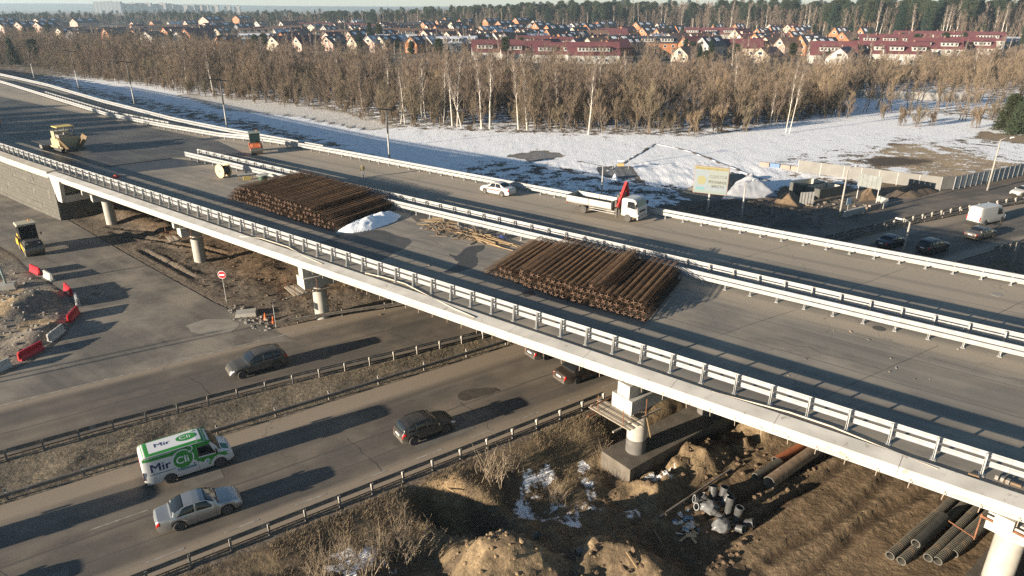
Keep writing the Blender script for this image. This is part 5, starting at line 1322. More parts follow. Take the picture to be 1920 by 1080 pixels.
# cable reel on its rim
p = at(421, 332, DZ); REEL = thing('cable_reel', 'large wooden cable reel standing on its rim by the median rail', 'cable reel', p, R(-32))
rw_ = mat('reel_wood', (.58, .45, .25), (.47, .35, .19), 4, .75); Mx = Matrix.Translation((0, 0, .88)) @ Matrix.Rotation(R(90), 4, 'X')
for s_, nm in ((-.55, 'flange'), (.55, 'flange')):
    mb = MB(); mb.lathe([(.06, s_-.04), (.88, s_-.04), (.88, s_+.04), (.06, s_+.04)], 32, Mx); o = mb.build(nm, rw_, REEL)
    for i in range(4):
        mb = MB(); mb.bar((-.75*math.cos(i*.785), -s_*1.0-(.05 if s_ > 0 else -.05), .88-.75*math.sin(i*.785)), (.75*math.cos(i*.785), -s_*1.0-(.05 if s_ > 0 else -.05), .88+.75*math.sin(i*.785)), .02, .03, up=(0, 1, 0)) if False else None
MB().lathe([(.60, -.5), (.60, .5)], 28, Mx).build('cable', mat('cable_black', (.025, .024, .022), (.05, .045, .04), 30, .6), REEL, smooth=True, sharp=40)
MB().lathe([(.10, -.62), (.10, .62)], 12, Mx).build('hub', blackp, REEL)
mk = mat('reel_print', (.28, .19, .10))
me = text_mesh('Z', .34, .0)
for v in me.vertices: v.co = (v.co.x-.42, -.60, v.co.y+1.05)
me.materials.clear(); me.materials.append(mk); obj('stencil_mark', me, REEL)
# trestle table with boxes and an upright drum
p = at(462, 337, DZ); TB = thing('trestle_table', 'low plank table with yellow boxes under it beside the cable reel', 'table', p, R(25))
MB().box((0, 0, .72), (2.0, .8, .06)).build('tabletop', mat('grey_board', (.34, .33, .30), (.26, .25, .22), 4, .8), TB)
for x in (-.8, .8):
    for y in (-.3, .3): MB().box((x, y, .35), (.08, .08, .69)).build('leg', woods[0], TB)
MB().box((.1, -.05, .22), (.9, .5, .42)).build('shelf_box', mat('box_yellow', (.55, .42, .12), (.35, .28, .12), 5), TB)
p = at(494, 343, DZ); DR = thing('cable_drum', 'dark green cable drum standing upright with a pale board on top', 'cable drum', p, 0)
MB().lathe([(.75, 0), (.75, .06)], 24).build('flange', rw_, DR); MB().lathe([(.55, .06), (.55, 1.0)], 24).build('cable', mat('cable_green', (.02, .05, .03), (.03, .06, .04), 20, .5), DR, smooth=True, sharp=40)
MB().lathe([(.75, 1.0), (.75, 1.06)], 24).build('flange', mat('flange_grey', (.30, .29, .26), (.4, .38, .34), 3), DR)
p = at(213, 332, DZ); 
o = heap('red_tarp_bundle', 'small red bundle lying on the dark asphalt by the near rail', 'bundle', [at(x, y, DZ) for x, y in ((207, 332), (222, 328), (229, 332), (216, 336))], .35, mat('red_cloth', (.30, .05, .03), (.2, .03, .02), 4), DZ, 5, res=14)
# white sheet bundles by the rail behind the drum
for x, y, sx in ((512, 340, 1.6), (540, 345, 1.8)):
    p = at(x, y, DZ); o = MB().box((0, 0, .12), (sx, .5, .24), taper=.85).build('insulation_board', mat('white_board', (.66, .64, .58), (.55, .53, .48), 3), None); o.location = p; o.rotation_euler = (0, 0, A_U+.3); tag(o, 'stack of white boards lying against the median rail, %s the green drum' % ('right beside' if x < 530 else 'farther from'), 'boards')
# long plastic hose lying along the near parapet
hose = mat('pale_hose', (.52, .45, .36), (.42, .36, .29), 2, .6)
for k, (pts, r_, lb) in enumerate(((((685, 512), (720, 520), (760, 532), (800, 553), (850, 578), (890, 595)), .045, 'pale hose lying behind the parapet at the middle of the overpass'),
                        (((450, 443), (490, 447), (540, 463), (570, 480), (605, 495)), .045, 'pale hose lying behind the parapet at the left part of the overpass'),
                        (((1335, 735), (1400, 752), (1480, 773), (1560, 800), (1640, 833), (1760, 880)), .05, 'pale hose lying behind the parapet at the right end of the overpass'))):
    pp = [at(x, y, DZ+.06) for x, y in pts]
    o = MB().tube([q_-pp[0] for q_ in pp], r_, 6).build('hose', hose, None, smooth=True); o.location = pp[0]; tag(o, lb, 'hose')
# litter on the deck
chips = [mat('chip_a', (.30, .24, .16)), mat('chip_b', (.12, .10, .08)), mat('chip_c', (.32, .30, .27))]
for k, (x, y, s_) in enumerate(((1595, 622, .5), (1628, 637, .45), (1670, 672, .25), (1668, 1057-360, .3), (1510, 674, .2), (1796, 655, .2), (1478, 705, .15), (1715, 711, .2), (1743, 711, .15), (1563, 620, .2), (1196, 619, .25), (1680, 690, .3), (805, 498, .5), (1400, 700, .15), (790, 428, .6))):
    o = MB().box((0, 0, .02), (s_*.6, s_*.18, .03), taper=.8).build('wood_scrap', chips[k % 3], None); o.location = at(x, y, DZ); o.rotation_euler = (0, 0, rnd.uniform(0, 3)); tag(o, 'small scrap of wood lying on the dusty overpass deck', 'scrap', 'scraps on the deck')
for x, y, sx, sy, lb in ((1825, 893, .45, .12, 'brown timber block near the right end of the parapet'), (1880, 903, .9, .35, 'bundle of grey brackets near the right end of the parapet'), (1898, 908, .7, .12, 'brown board near the right end of the parapet')):
    mb = MB()
    if sx == .9:
        for i in range(3): mb.box((-.25+.22*i, 0, .12), (.14, .2, .22)); mb.box((-.25+.22*i, .25, .05), (.04, .3, .03))
    else: mb.box((0, 0, .06), (sx, sy, .1), taper=.95)
    o = mb.build('bracket_bundle' if sx == .9 else 'timber_block', steel if sx == .9 else woods[2], None); o.location = at(x, y, DZ); o.rotation_euler = (0, 0, A_U+rnd.uniform(-.3, .3)); tag(o, lb, 'scrap')
# ================================================================== WATER-FILLED BARRIERS
redpl = mat('barrier_red', (.45, .016, .028), (.35, .015, .024), 2, .4, c3=(.40, .05, .05), s3=3, t3=.66); whpl = mat('barrier_white', (.42, .41, .38), (.33, .315, .28), 2, .5)
def barrier(label, m_, p, a, lean=0.0, L_=2.0):
    root = thing('road_barrier', label, 'barrier', p, a, None)
    prof = [(-.24, 0), (-.24, .16), (-.13, .34), (-.11, .82), (.11, .82), (.13, .34), (.24, .16), (.24, 0)]
    mb = MB(); mb.slab([(-L_/2, y, z) for y, z in prof], (L_, 0, 0)); me = mb.mesh('shell', m_)
    bmm = bmesh.new(); bmm.from_mesh(me); bmesh.ops.recalc_face_normals(bmm, faces=bmm.faces[:]); bmesh.ops.bevel(bmm, geom=[e for e in bmm.edges], offset=.035, segments=2, affect='EDGES'); bmm.to_mesh(me); bmm.free()
    sh = obj('shell', me, root)
    for i in range(4): 
        for s_ in (1, -1): MB().box((-L_*.36+i*L_*.24, s_*.125, .56), (.10, .03, .36)).build('rib', m_, sh)
    MB().lathe([(.07, .8), (.07, .86)], 10, Matrix.Translation((.5, 0, 0))).build('filler_cap', m_, sh)
    MB().box((L_/2+.03, 0, .45), (.08, .10, .55)).build('coupling', m_, sh)
    root.rotation_euler = (lean, 0, a); return root
bars_ = [((55, 506), (80, 518), 1, 'red plastic road barrier closest to the yellow roller'), ((82, 517), (104, 530), 0, 'white plastic road barrier second from the yellow roller'), ((121, 541), (137, 557), 1, 'red plastic road barrier, tilted, beside the manhole on the slip road'),
         ((142, 558), (149, 580), 0, 'white plastic road barrier at the bulge of the curved row'), ((147, 586), (128, 607), 1, 'bright red plastic road barrier in the middle of the curved row'), ((120, 622), (93, 643), 0, 'white plastic road barrier below the middle of the curved row'),
         ((81, 654), (37, 678), 1, 'large red plastic road barrier, lower in the curved row'), ((21, 687), (-18, 705), 0, 'white plastic road barrier cut by the left edge of the picture')]
for p0, p1, rd, lb in bars_:
    a, b_ = at(*p0), at(*p1); c = (a+b_)/2; d_ = b_-a; barrier(lb, redpl if rd else whpl, Vector((c.x, c.y, .0)), math.atan2(d_.y, d_.x), rnd.uniform(-.05, .05), max(1.7, min(2.3, d_.length)))
p = at(135, 556)+Vector((2.0, .6, .012)); o = MB().box((0, 0, .0), (.9, .7, .03)).build('manhole_cover', mat('iron_rust', (.10, .06, .04), (.06, .045, .035), 8), None); o.location = p; tag(o, 'rusty square manhole cover beside the tilted red barrier', 'manhole')
# ================================================================== SIGNS, CONES
def pole(root, h, r_, m_, name='pole'): return MB().tube([(0, 0, -.3), (0, 0, h)], r_, 10).build(name, m_, root, smooth=True, sharp=40)
grey_p = mat('pole_grey', (.36, .355, .34), (.27, .265, .25), 4, .6, metal=.3)
p = gpix(425, 566); h = height_at(p, 418, 515); S1 = thing('no_entry_sign', 'round red no-entry road sign on a post in the dirt under the overpass', 'road sign', p, R(-90))
pole(S1, h+.3, .035, grey_p)
Mf = Matrix.Translation((.05, 0, h)) @ Matrix.Rotation(R(90), 4, 'Y')
MB().lathe([(.36, -.012), (.36, .012)], 32, Mf).build('disc', mat('sign_red', (.55, .02, .03), rough=.4), S1)
MB().box((.075, 0, h), (.008, .5, .13)).build('white_bar', mat('sign_white', (.78, .78, .76), rough=.4), S1)
MB().lathe([(.40, -.02), (.40, -.008)], 32, Mf).build('rim', mat('sign_white', (.78, .78, .76)), S1)
p = gpix(518, 616); h = height_at(p, 513, 574); S2 = thing('traffic_sign', 'small white sign seen edge-on beside two orange cones', 'road sign', p, R(20))
pole(S2, h+.1, .03, grey_p); MB().box((0, 0, h-.15), (.02, .55, .7)).build('plate', mat('sign_back', (.42, .43, .43)), S2)
for x, y, lb in ((498, 600, 'orange traffic cone left of the small white sign'), (513, 606, 'orange traffic cone right beside the small white sign')):
    p = gpix(x, y); C1 = thing('traffic_cone', lb, 'cone', p); 
    MB().box((0, 0, .02), (.40, .40, .04)).build('base', blackp, C1); MB().lathe([(.16, .04), (.03, .72)], 16).build('cone', mat('cone_orange', (.62, .12, .02)), C1, smooth=True, sharp=40); MB().lathe([(.122, .24), (.092, .38)], 16, caps=False).build('white_band', platem, C1)
p = gpix(462, 590); o = MB().box((0, 0, .18), (1.9, 1.2, .36), taper=.94).build('concrete_block', conc, None); o.location = p; o.rotation_euler = (0, 0, R(15)); tag(o, 'pale concrete hatch block among rubble at the end of the slip road', 'concrete block')
rubm = mat('rubble', (.25, .23, .20), (.16, .145, .125), 3, .95)
rock = []
for k in range(4):
    bmm = bmesh.new(); bmesh.ops.create_icosphere(bmm, subdivisions=1, radius=1)
    for v in bmm.verts: v.co *= rnd.uniform(.7, 1.15); v.co.z *= .6
    me = bpy.data.meshes.new('rock'); bmm.to_mesh(me); bmm.free(); me.materials.append(rubm); rock.append(me)
def rubble_field(label, pts, cnt, smin, smax, seed, material=None):
    r2 = random.Random(seed); mb = MB(); xs0 = [p[0] for p in pts]; ys0 = [p[1] for p in pts]
    k = 0; P = [at(*p) for p in pts]; poly = [(p.x, p.y) for p in P]; base = P[0]
    while k < cnt:
        x = r2.uniform(min(q_[0] for q_ in poly), max(q_[0] for q_ in poly)); y = r2.uniform(min(q_[1] for q_ in poly), max(q_[1] for q_ in poly))
        if poly_sd(np.array([x]), np.array([y]), poly)[0] > 0: continue
        s_ = smin+(smax-smin)*r2.random()**3; me = rock[k % 4]; M = Matrix.Translation((x-base.x, y-base.y, gz(x, y)+s_*.2)) @ Matrix.Rotation(r2.uniform(0, 6), 4, 'Z') @ Matrix.Diagonal((s_, s_*.8, s_, 1))
        mb.add([v.co for v in me.vertices], [list(p.vertices) for p in me.polygons], M); k += 1
    o = mb.build('rubble', material or rubm, None); o.location = (base.x, base.y, 0); tag(o, label, 'rubble', None, 'stuff')
rubble_field('grey broken stones at the end of the slip road by the concrete block', ((420, 575), (455, 572), (500, 600), (515, 622), (480, 620), (440, 600)), 220, .05, .28, 3)
rubble_field('small stones and clods scattered over the dirt under the overpass', ((230, 420), (560, 480), (760, 560), (700, 600), (530, 610), (400, 560)), 420, .04, .22, 4, mat('clods', (.15, .10, .062), (.10, .068, .042), 3, .95))
rubble_field('clods and stones on the dirt island inside the barrier row', ((0, 500), (60, 520), (120, 560), (110, 620), (20, 680), (-60, 690)), 260, .05, .30, 5)
rubble_field('muddy clods along the working strip and berm in the foreground', ((1130, 900), (1330, 800), (1560, 820), (1450, 950), (1330, 1090), (1100, 1090)), 520, .04, .24, 6, MATS['clods'])
rubble_field('clods, stones and litter over the construction yard beyond the overpass', ((1245, 398), (1310, 378), (1440, 378), (1560, 372), (1640, 388), (1600, 415), (1450, 440), (1320, 420)), 520, .10, .5, 8, mat('yard_clods', (.20, .165, .13), (.12, .095, .07), 2, .95))
rubble_field('clods on the spoil heaps at the bottom of the picture', ((830, 890), (1000, 950), (1130, 960), (1120, 1090), (820, 1090)), 320, .04, .22, 7, mat('sandy_clods', (.26, .185, .105), (.18, .125, .07), 3, .95))
# street light stub with concrete foot on the dirt island
p = gpix(14, 540); ST = thing('lamp_post_stub', 'short teal-grey lamp post on a square concrete foot at the left edge', 'post', p, .4)
MB().box((0, 0, .25), (1.7, 1.3, .55), taper=.9).build('foot', conc, ST); MB().tube([(0, 0, .4), (-.25, .1, 3.4)], [.11, .09], 10).build('pole', mat('teal_post', (.20, .27, .27), (.15, .2, .2), 4), ST, smooth=True)
# ================================================================== LAMP POSTS BEHIND THE OVERPASS
dkpole = mat('dark_pole', (.055, .052, .05), (.08, .075, .07), 5, .6)
def tall_lamp(label, base_px, top_px, elbow, u0, zb):
    p = at(*base_px, zb); h = height_at(p, *top_px); root = thing('street_lamp', label, 'street lamp', p, A_U, 'tall lamp posts along the far side of the overpass')
    MB().tube([(0, 0, -1.0), (0, 0, h*.5)], [.14, .12], 10).build('lower_pole', grey_p, root, smooth=True)
    MB().tube([(0, 0, h*.5), (0, .0, h)], [.135, .105], 8).build('upper_pole', dkpole, root, smooth=True)
    MB().tube([(-.3, -3.3, h+.45), (0, 0, h), (.12, 1.4, h-.25)], .095, 6).build('arm', dkpole, root, smooth=True)
    for y, z in ((-3.4, h+.44), (1.55, h-.27)): MB().box((0, y, z), (.26, .75, .10), taper=.8).build('lamp_head', dkpole, root)
    return root
for k, (b_, t_, lb) in enumerate((((730, 294), (733, 205), 'nearest tall T-shaped lamp post behind the far guardrail, by the snowfield'), ((426, 241), (426, 150), 'second tall lamp post from the nearest behind the overpass'), ((253, 199), (249, 116), 'third tall lamp post along the far side of the overpass'),
                                 ((148, 166), (143, 96), 'fourth tall lamp post along the far side of the overpass'), ((65, 149), (61, 88), 'farthest tall lamp post near the left edge of the picture'))):
    tall_lamp(lb, b_, t_, None, 0, DZ-.4)
def lamp2(label, base, top, arm, dark_up=False, group=None):
    h = height_at(base, *top); root = thing('street_lamp', label, 'street lamp', base, 0)
    MB().tube([(0, 0, -.3), (0, 0, h)], [.15, .09], 10).build('pole', grey_p if not dark_up else mat('pale_pole', (.30, .285, .255), (.24, .225, .20), 3, .8), root, smooth=True)
    MB().tube([(0, 0, h-.05), (arm[0]*.5, arm[1]*.5, h+.25), (arm[0], arm[1], h+.3)], .05, 6).build('arm', grey_p, root, smooth=True)
    a = math.atan2(arm[1], arm[0]); mb = MB(); mb.box((0, 0, 0), (.7, .28, .14), taper=.8); o = mb.build('lamp_head', mat('lamp_white', (.66, .66, .64), rough=.4), root); o.location = (arm[0]*1.2, arm[1]*1.2, h+.3); o.rotation_euler = (0, -.15, a)
    return root
p = at(1120, 365, 0)+Vector((0, 0, 0)); pb = at(1128, 395, 0)
L1 = thing('street_lamp', 'grey lamp post with dark T arm behind the crane truck', 'street lamp', at(1127, 385, 0), 0); h = height_at(L1.location, 1122, 311)
MB().tube([(0, 0, -.2), (0, 0, h)], [.14, .09], 10).build('pole', grey_p, L1, smooth=True); MB().tube([(-3.3, .3, h+.6), (0, 0, h-.05), (1.0, -.1, h-.5)], .05, 6).build('arm', dkpole, L1, smooth=True)
for x, z in ((-3.4, h+.6), (1.1, h-.55)): MB().box((x, 0, z), (.7, .26, .1)).build('lamp_head', dkpole, L1)
p = at(1388, 425, 0); lamp2('grey lamp post in front of the covered white heap by the billboard', p, (1393, 347), (1.4, 1.6))
p = at(1573, 410, 0); lamp2('pale concrete lamp post beside the far edge of the lower road', p, (1588, 318), (1.3, .9), True)
p = at(1851, 357, 0); lamp2('slender pale lamp post at the fence near the right edge', p, (1877, 262), (1.6, .3), True)
p = at(1692, 480, 0); lamp2('short pale concrete lamp post with white lamp rising beside the dark blue sedan', p, (1702, 416), (-1.0, .3), True)
for tip, lb in (((480, 612), 'lamp post left of the picture, nearer the slip road'), ((330, 637), 'lamp post left of the picture, nearer the carriageway')):
    t_ = at(*tip); q_ = t_+Vector((math.cos(SUN_AZ), math.sin(SUN_AZ), 0))*(8.8/math.tan(SUN_EL)); lamp2(lb, Vector((q_.x, q_.y, 0)), (960+FPX*q_.x/(q_.y*math.cos(PITCH)+(CAMH-8.8)*math.sin(PITCH)), 540-FPX*(q_.y*math.sin(PITCH)-(CAMH-8.8)*math.cos(PITCH))/(q_.y*math.cos(PITCH)+(CAMH-8.8)*math.sin(PITCH))), (1.2, .6))
# ================================================================== BILLBOARD
p = at(1326, 402, 0); hB = height_at(p, 1330, 358); hT = height_at(p, 1332, 318)
BB = thing('billboard', 'white and yellow advertising billboard on a single post behind the overpass', 'billboard', p, R(-26))
bw, bh = 4.6, hT-hB+.7; zc = (hT+hB)/2
MB().tube([(0, 0, -.2), (0, .1, hB+.3)], .16, 12).build('post', grey_p, BB, smooth=True)
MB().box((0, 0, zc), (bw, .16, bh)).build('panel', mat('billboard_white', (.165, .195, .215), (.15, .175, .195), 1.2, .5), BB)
MB().box((0, .02, zc), (bw+.12, .14, bh+.12)).build('frame', mat('frame_brown', (.22, .12, .08)), BB)
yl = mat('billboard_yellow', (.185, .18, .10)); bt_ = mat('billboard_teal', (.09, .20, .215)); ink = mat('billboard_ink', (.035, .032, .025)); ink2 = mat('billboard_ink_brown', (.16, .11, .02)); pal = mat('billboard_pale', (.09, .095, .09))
def btxt(t, size, x, z, m_, w=None):
    me = text_mesh(t, size, .006); ww = max(v.co.x for v in me.vertices); k = (w/ww) if w else 1
    for v in me.vertices: v.co = (x+v.co.x*k, -.092, z+v.co.y)
    me.materials.clear(); me.materials.append(m_)
    if sum(q_.normal.y*q_.area for q_ in me.polygons) > 0: me.flip_normals()
    obj('lettering', me, BB)
def bpan(x0, x1, z0, z1, m_, off=.085): MB().box(((x0+x1)/2, -off/2-.0, (z0+z1)/2), (x1-x0, off+.004, z1-z0)).build('printed_area', m_, BB)
z1 = zc+bh/2; z0 = zc-bh/2
bpan(-bw/2+.02, bw/2-.02, z1-.42, z1-.02, yl, .084)
bpan(-.35, bw/2-.05, z0+1.15, z1-.50, mat('billboard_cream', (.175, .195, .18)), .083)
btxt('89206188672@mail.ru', .36, -bw/2+.15, z1-.38, ink2, bw-.3)
btxt('СДАЕТСЯ', .55, -.25, z0+bh*.60, pal, 2.35); btxt('РЕКЛАМНОЕ', .50, -.30, z0+bh*.40, ink, 2.45); btxt('МЕСТО', .50, .15, z0+bh*.24, ink, 1.7)
bpan(-bw/2+.05, bw/2-.05, z0+.05, z0+.38, mat('billboard_mint', (.15, .19, .175)), .083)
# plain disc and patch stand in for the printed picture
mb = MB(); mb.lathe([(.62, -.084), (.62, -.076)], 24, Matrix.Translation((-1.25, 0, z0+bh*.48)) @ Matrix.Rotation(R(90), 4, 'X') @ Matrix.Diagonal((1, 1, -1, 1))); mb.build('printed_area', yl, BB)
bpan(-1.95, -.75, z0+.45, z0+.80, bt_, .084)
# ================================================================== CONSTRUCTION YARD BEYOND THE OVERPASS
grv = mat('grey_gravel', (.19, .175, .15), (.125, .115, .10), 4, .95, bump=.8, bscale=8)
heap('gravel_heap', 'wide heap of grey gravel behind the billboard', 'gravel heap', [at(x, y, 0) for x, y in ((1268, 366), (1300, 376), (1345, 377), (1375, 366), (1415, 340), (1400, 332), (1350, 335), (1290, 352))], 2.2, grv, 0, 12)
heap('covered_heap', 'heap under a white sheet to the right of the billboard', 'covered heap', [at(x, y, 0) for x, y in ((1352, 374), (1400, 373), (1460, 369), (1440, 352), (1400, 342), (1368, 350))], 2.6, mat('white_sheet', (.40, .41, .43), (.33, .34, .36), 1.5, .6, stretch=(.5, .1, 1)), 0, 14, sharp=.8)
heap('sand_heap', 'low dark sand heap beside the far carriageway behind the overpass', 'sand heap', [at(x, y, 0) for x, y in ((1440, 425), (1500, 428), (1528, 418), (1490, 400), (1450, 408))], 1.3, mat('dark_gravel', (.11, .10, .085), (.075, .068, .058), 4, .95, bump=.8, bscale=8), 0, 15)
heap('soil_heap', 'brown soil heap under the blank hoarding', 'soil heap', [at(x, y, 0) for x, y in ((1610, 378), (1645, 374), (1660, 362), (1640, 352), (1615, 360))], 1.6, mat('brown_soil', (.20, .135, .08), (.13, .09, .055), 3, .95, bump=.8, bscale=6), 0, 16)
heap('soil_heap', 'reddish soil heap at the left of the yard behind the tanks', 'soil heap', [at(x, y, 0) for x, y in ((1448, 388), (1500, 392), (1505, 375), (1460, 362))], 1.5, MATS['brown_soil'], 0, 17)
heap('soil_heap', 'dark soil heap with a tyre on it in front of the fence', 'soil heap', [at(x, y, 0) for x, y in ((1665, 372), (1720, 372), (1760, 360), (1720, 350), (1680, 352))], 1.3, mat('dark_soil', (.12, .088, .06), (.08, .06, .042), 3, .95, bump=.8, bscale=6), 0, 18)
# open steel tanks
def tank(label, p, a, L_, W_, h_):
    root = thing('open_tank', label, 'tank', p, a); m_ = mat('tank_outside', (.06, .065, .06), (.09, .085, .075), 3, .8); mi_ = mat('tank_inside', (.50, .46, .37), (.4, .36, .28), 2, .85)
    for s_ in (1, -1):
        MB().box((0, s_*W_/2, h_/2), (L_, .12, h_)).build('side_wall', m_, root); MB().box((0, s_*(W_/2-.075), h_/2+.05), (L_-.3, .02, h_-.15)).build('inner_lining', mi_, root)
        MB().box((s_*L_/2, 0, h_/2), (.12, W_-.13, h_)).build('end_wall', m_, root); MB().box((s_*(L_/2-.075), 0, h_/2+.05), (.02, W_-.3, h_-.15)).build('inner_lining', mi_, root)
    MB().box((0, 0, .05), (L_-.13, W_-.13, .1)).build('floor', m_, root)
tank('open-topped dark tank with pale inside, the left one of the two', at(1512, 358, 0), R(30), 5.0, 2.6, 1.5)
tank('open-topped dark tank with pale inside, the right one of the two', at(1541, 366, 0), R(30), 5.0, 2.6, 1.5)
# blank hoarding on posts
p0, p1 = at(1606, 372, 0), at(1643, 380, 0); HB = thing('hoarding', 'blank grey sheet hoarding on tall posts in front of the fence', 'hoarding', (p0+p1)/2, math.atan2((p1-p0).y, (p1-p0).x))
hw = (p1-p0).length; ht = height_at(p0, 1610, 325)
for s_ in (-1, 1): MB().box((s_*hw/2, 0, ht/2), (.12, .12, ht)).build('post', grey_p, HB)
hm = mat('hoarding_sheet', (.17, .18, .172), (.13, .14, .135), 2, .6)
for i in range(5): MB().box((-hw/2+(i+.5)*(hw+.5)/5-.25, -.09, ht*.76), ((hw+.5)/5-.03, .05, ht*.5)).build('panel', hm, HB)
# solid fence of pale panels and its turn along the road
fence_w = mat('fence_pale', (.155, .15, .138), (.125, .12, .112), .8, .6); fence_b = mat('fence_blue', (.22, .245, .26), (.18, .20, .22), .8, .6)
def panel_fence(label, pts, m_, h_, pw, kind='fence'):
    root = thing('panel_fence', label, 'fence', pts[0])
    for a, b_ in zip(pts[:-1], pts[1:]):
        L_ = (b_-a).length; k = max(1, int(L_/pw)); d_ = (b_-a)/k; an = math.atan2(d_.y, d_.x)
        for i in range(k):
            c = a+d_*(i+.5); MB().box((c.x-pts[0].x, c.y-pts[0].y, h_/2+.1), (d_.length-.05, .06, h_-rnd.uniform(0, .06)), rz=an).build('panel', m_, root)
            q_ = a+d_*i; MB().box((q_.x-pts[0].x, q_.y-pts[0].y, h_/2), (.1, .12, h_+.1), rz=an).build('post', grey_p, root)
fpts = [at(1495, 323, 0), at(1580, 334, 0), at(1680, 347, 0), at(1762, 357, 0), at(1786, 355, 0)]
panel_fence('pale grey panel fence across the edge of the snowfield', fpts, fence_w, 2.1, 2.6)
panel_fence('blue-grey corrugated fence running along the road to the right edge', [at(1787, 355, 0), at(1850, 343, 0), at(1925, 327, 0), at(2050, 300, 0)], fence_b, 2.0, 1.5)
blkA = mat('block_pinkish', (.26, .20, .165), (.20, .17, .145), 1.5, .85); blkB = mat('block_blue', (.10, .16, .30))
i = 0
for k in range(11):
    x = 1424+k*19.5; y = 311+k*2.55; p = at(x, y, 0); q_ = at(x+18.5, y+2.45, 0); L_ = (q_-p).length
    o = MB().box((0, 0, .4), (L_, .45, .8), taper=.93).build('kerb_barrier', blkB if k == 1 else blkA, None); o.location = (p+q_)/2; o.rotation_euler = (0, 0, math.atan2((q_-p).y, (q_-p).x))
    tag(o, 'short blue section in the row of striped concrete barriers on the snow' if k == 1 else 'pink and cream concrete barrier in the row on the snow by the fence', 'barrier', 'striped barriers on the snow')
for (x0, y0, x1, y1, lb) in ((1582, 407, 1620, 397, 'long grey concrete barrier by the pale lamp post beyond the overpass'), (1628, 395, 1650, 391, 'pinkish concrete barrier end, left of the corner'), (1652, 391, 1662, 384, 'cream concrete barrier at the corner'), (1645, 376, 1662, 382, 'cream concrete barrier turning back from the corner')):
    p, q_ = at(x0, y0, 0), at(x1, y1, 0); L_ = (q_-p).length
    o = MB().box((0, 0, .4), (L_, .5, .8), taper=.9).build('concrete_barrier', blkA if 'in' in lb[:8] else conc, None); o.location = (p+q_)/2; o.rotation_euler = (0, 0, math.atan2((q_-p).y, (q_-p).x)); tag(o, lb, 'barrier')
p = at(1587, 402, 0); RS = thing('small_road_sign', 'small blue-white road sign by the concrete barrier beyond the overpass', 'road sign', p, R(-60)); h = height_at(p, 1589, 377)
pole(RS, h+.3, .04, grey_p); MB().box((.05, 0, h), (.03, .95, .95)).build('plate', mat('sign_bluewhite', (.40, .46, .50), (.30, .42, .55), 2), RS)
p = at(1511, 385, 0); GB = thing('corrugated_gate', 'leaning corrugated metal sheet in front of the tanks', 'sheet', p, R(10))
for i in range(9): MB().box((-1.0+i*.25, .05*(i % 2), 1.0), (.24, .03, 2.0)).build('rib', mat('sheet_grey', (.36, .35, .33), (.28, .27, .25), 2), GB)
p = at(1900, 490, 0); LS = thing('leaning_sheet', 'pale sheet leaning in the grass at the right edge behind the far rail', 'sheet', p, R(40)); MB().box((0, 0, 1.2), (1.6, .06, 2.6)).build('panel', fence_w, LS)
# far white boundary wall at the wood's edge
panel_fence('long white boundary wall half hidden by bare trees at the right', [at(1548, 181, 0), at(1700, 187, 0), at(1838, 193, 0)], mat('wall_white', (.24, .235, .22), (.20, .195, .185), .6), 2.4, 5.0)
p = at(1163, 318, 0); HP = thing('sample_frame', 'small metal frame with a yellow box on the slush behind the truck', 'frame', p, 0)
for x in (-.9, .9): MB().box((x*1.6, 0, 1.0), (.1, .1, 2.0)).build('upright', grey_p, HP)
MB().box((0, 0, .9), (1.1, .5, .5)).build('box', mat('box_ochre', (.45, .30, .12)), HP); MB().box((0, 0, 1.6), (1.2, .3, .25)).build('box', platem, HP)
o = heap('snow_lump', 'small white lump standing in the slush puddle behind the truck', 'snow lump', [at(x, y, 0) for x, y in ((1146, 338), (1158, 339), (1159, 333), (1148, 332))], 1.0, snowm, 0, 19, res=16)
# ================================================================== FOREGROUND PIT: PIPES, PALLETS, PLANKS
pipe_d = mat('corrugated_pipe', (.075, .068, .054), (.10, .088, .066), 2, .75, c3=(.15, .11, .07), s3=1.5, t3=.6); pipe_s = mat('steel_pipe', (.26, .19, .13), (.18, .125, .085), 2.5, .8, c3=(.33, .27, .2), s3=2, t3=.6); pipe_o = mat('orange_pipe', (.42, .15, .06), (.34, .12, .055), 2, .6); pipe_g = mat('grey_pipe', (.11, .105, .085), (.08, .075, .06), 2, .7)
def pipe(label, a, b_, r_, m_, corr=False, group=None, wall_=.05, name='pipe'):
    a = Vector(a); b_ = Vector(b_); d_ = b_-a; L_ = d_.length; q_ = d_.to_track_quat('X', 'Z')
    root = thing(name, label, 'pipe', a); root.rotation_mode = 'QUATERNION'; root.rotation_quaternion = q_
    prof = []
    if corr:
        k = int(L_/.16)
        for i in range(k): x = i*L_/k; prof += [(r_, x), (r_, x+L_/k*.5), (r_*.955, x+L_/k*.55), (r_*.955, x+L_/k*.95)]
        prof.append((r_, L_))
    else: prof = [(r_, 0), (r_, L_)]
    Mx_ = Matrix.Rotation(R(90), 4, 'Y')
    MB().lathe(prof, 20, Mx_, caps=False).build('shell', m_, root, smooth=not corr)
    MB().lathe([(r_-wall_, L_), (r_-wall_, 0)], 20, Mx_, caps=False).build('bore', mat('pipe_inside', (.20, .185, .15), (.14, .125, .1), 2), root, smooth=True)
    for x in (0, L_): 
        MB().lathe([(r_-wall_, x), (r_+.004, x)], 20, Mx_, caps=False).build('rim', mat('pipe_rim', (.085, .08, .066)), root)
    return root
def onpit(x, y, r_): 
    p = gpix(x, y); return Vector((p.x, p.y, p.z+r_*.9))
def lay_pipe(label, p0, p1, r_, m_, corr=False, lift=0.0, group=None):
    a = gpix(*p0); b_ = gpix(*p1); z = max(a.z, b_.z)+r_*.92+lift
    return pipe(label, (a.x, a.y, z), (b_.x, b_.y, z), r_, m_, corr, group)
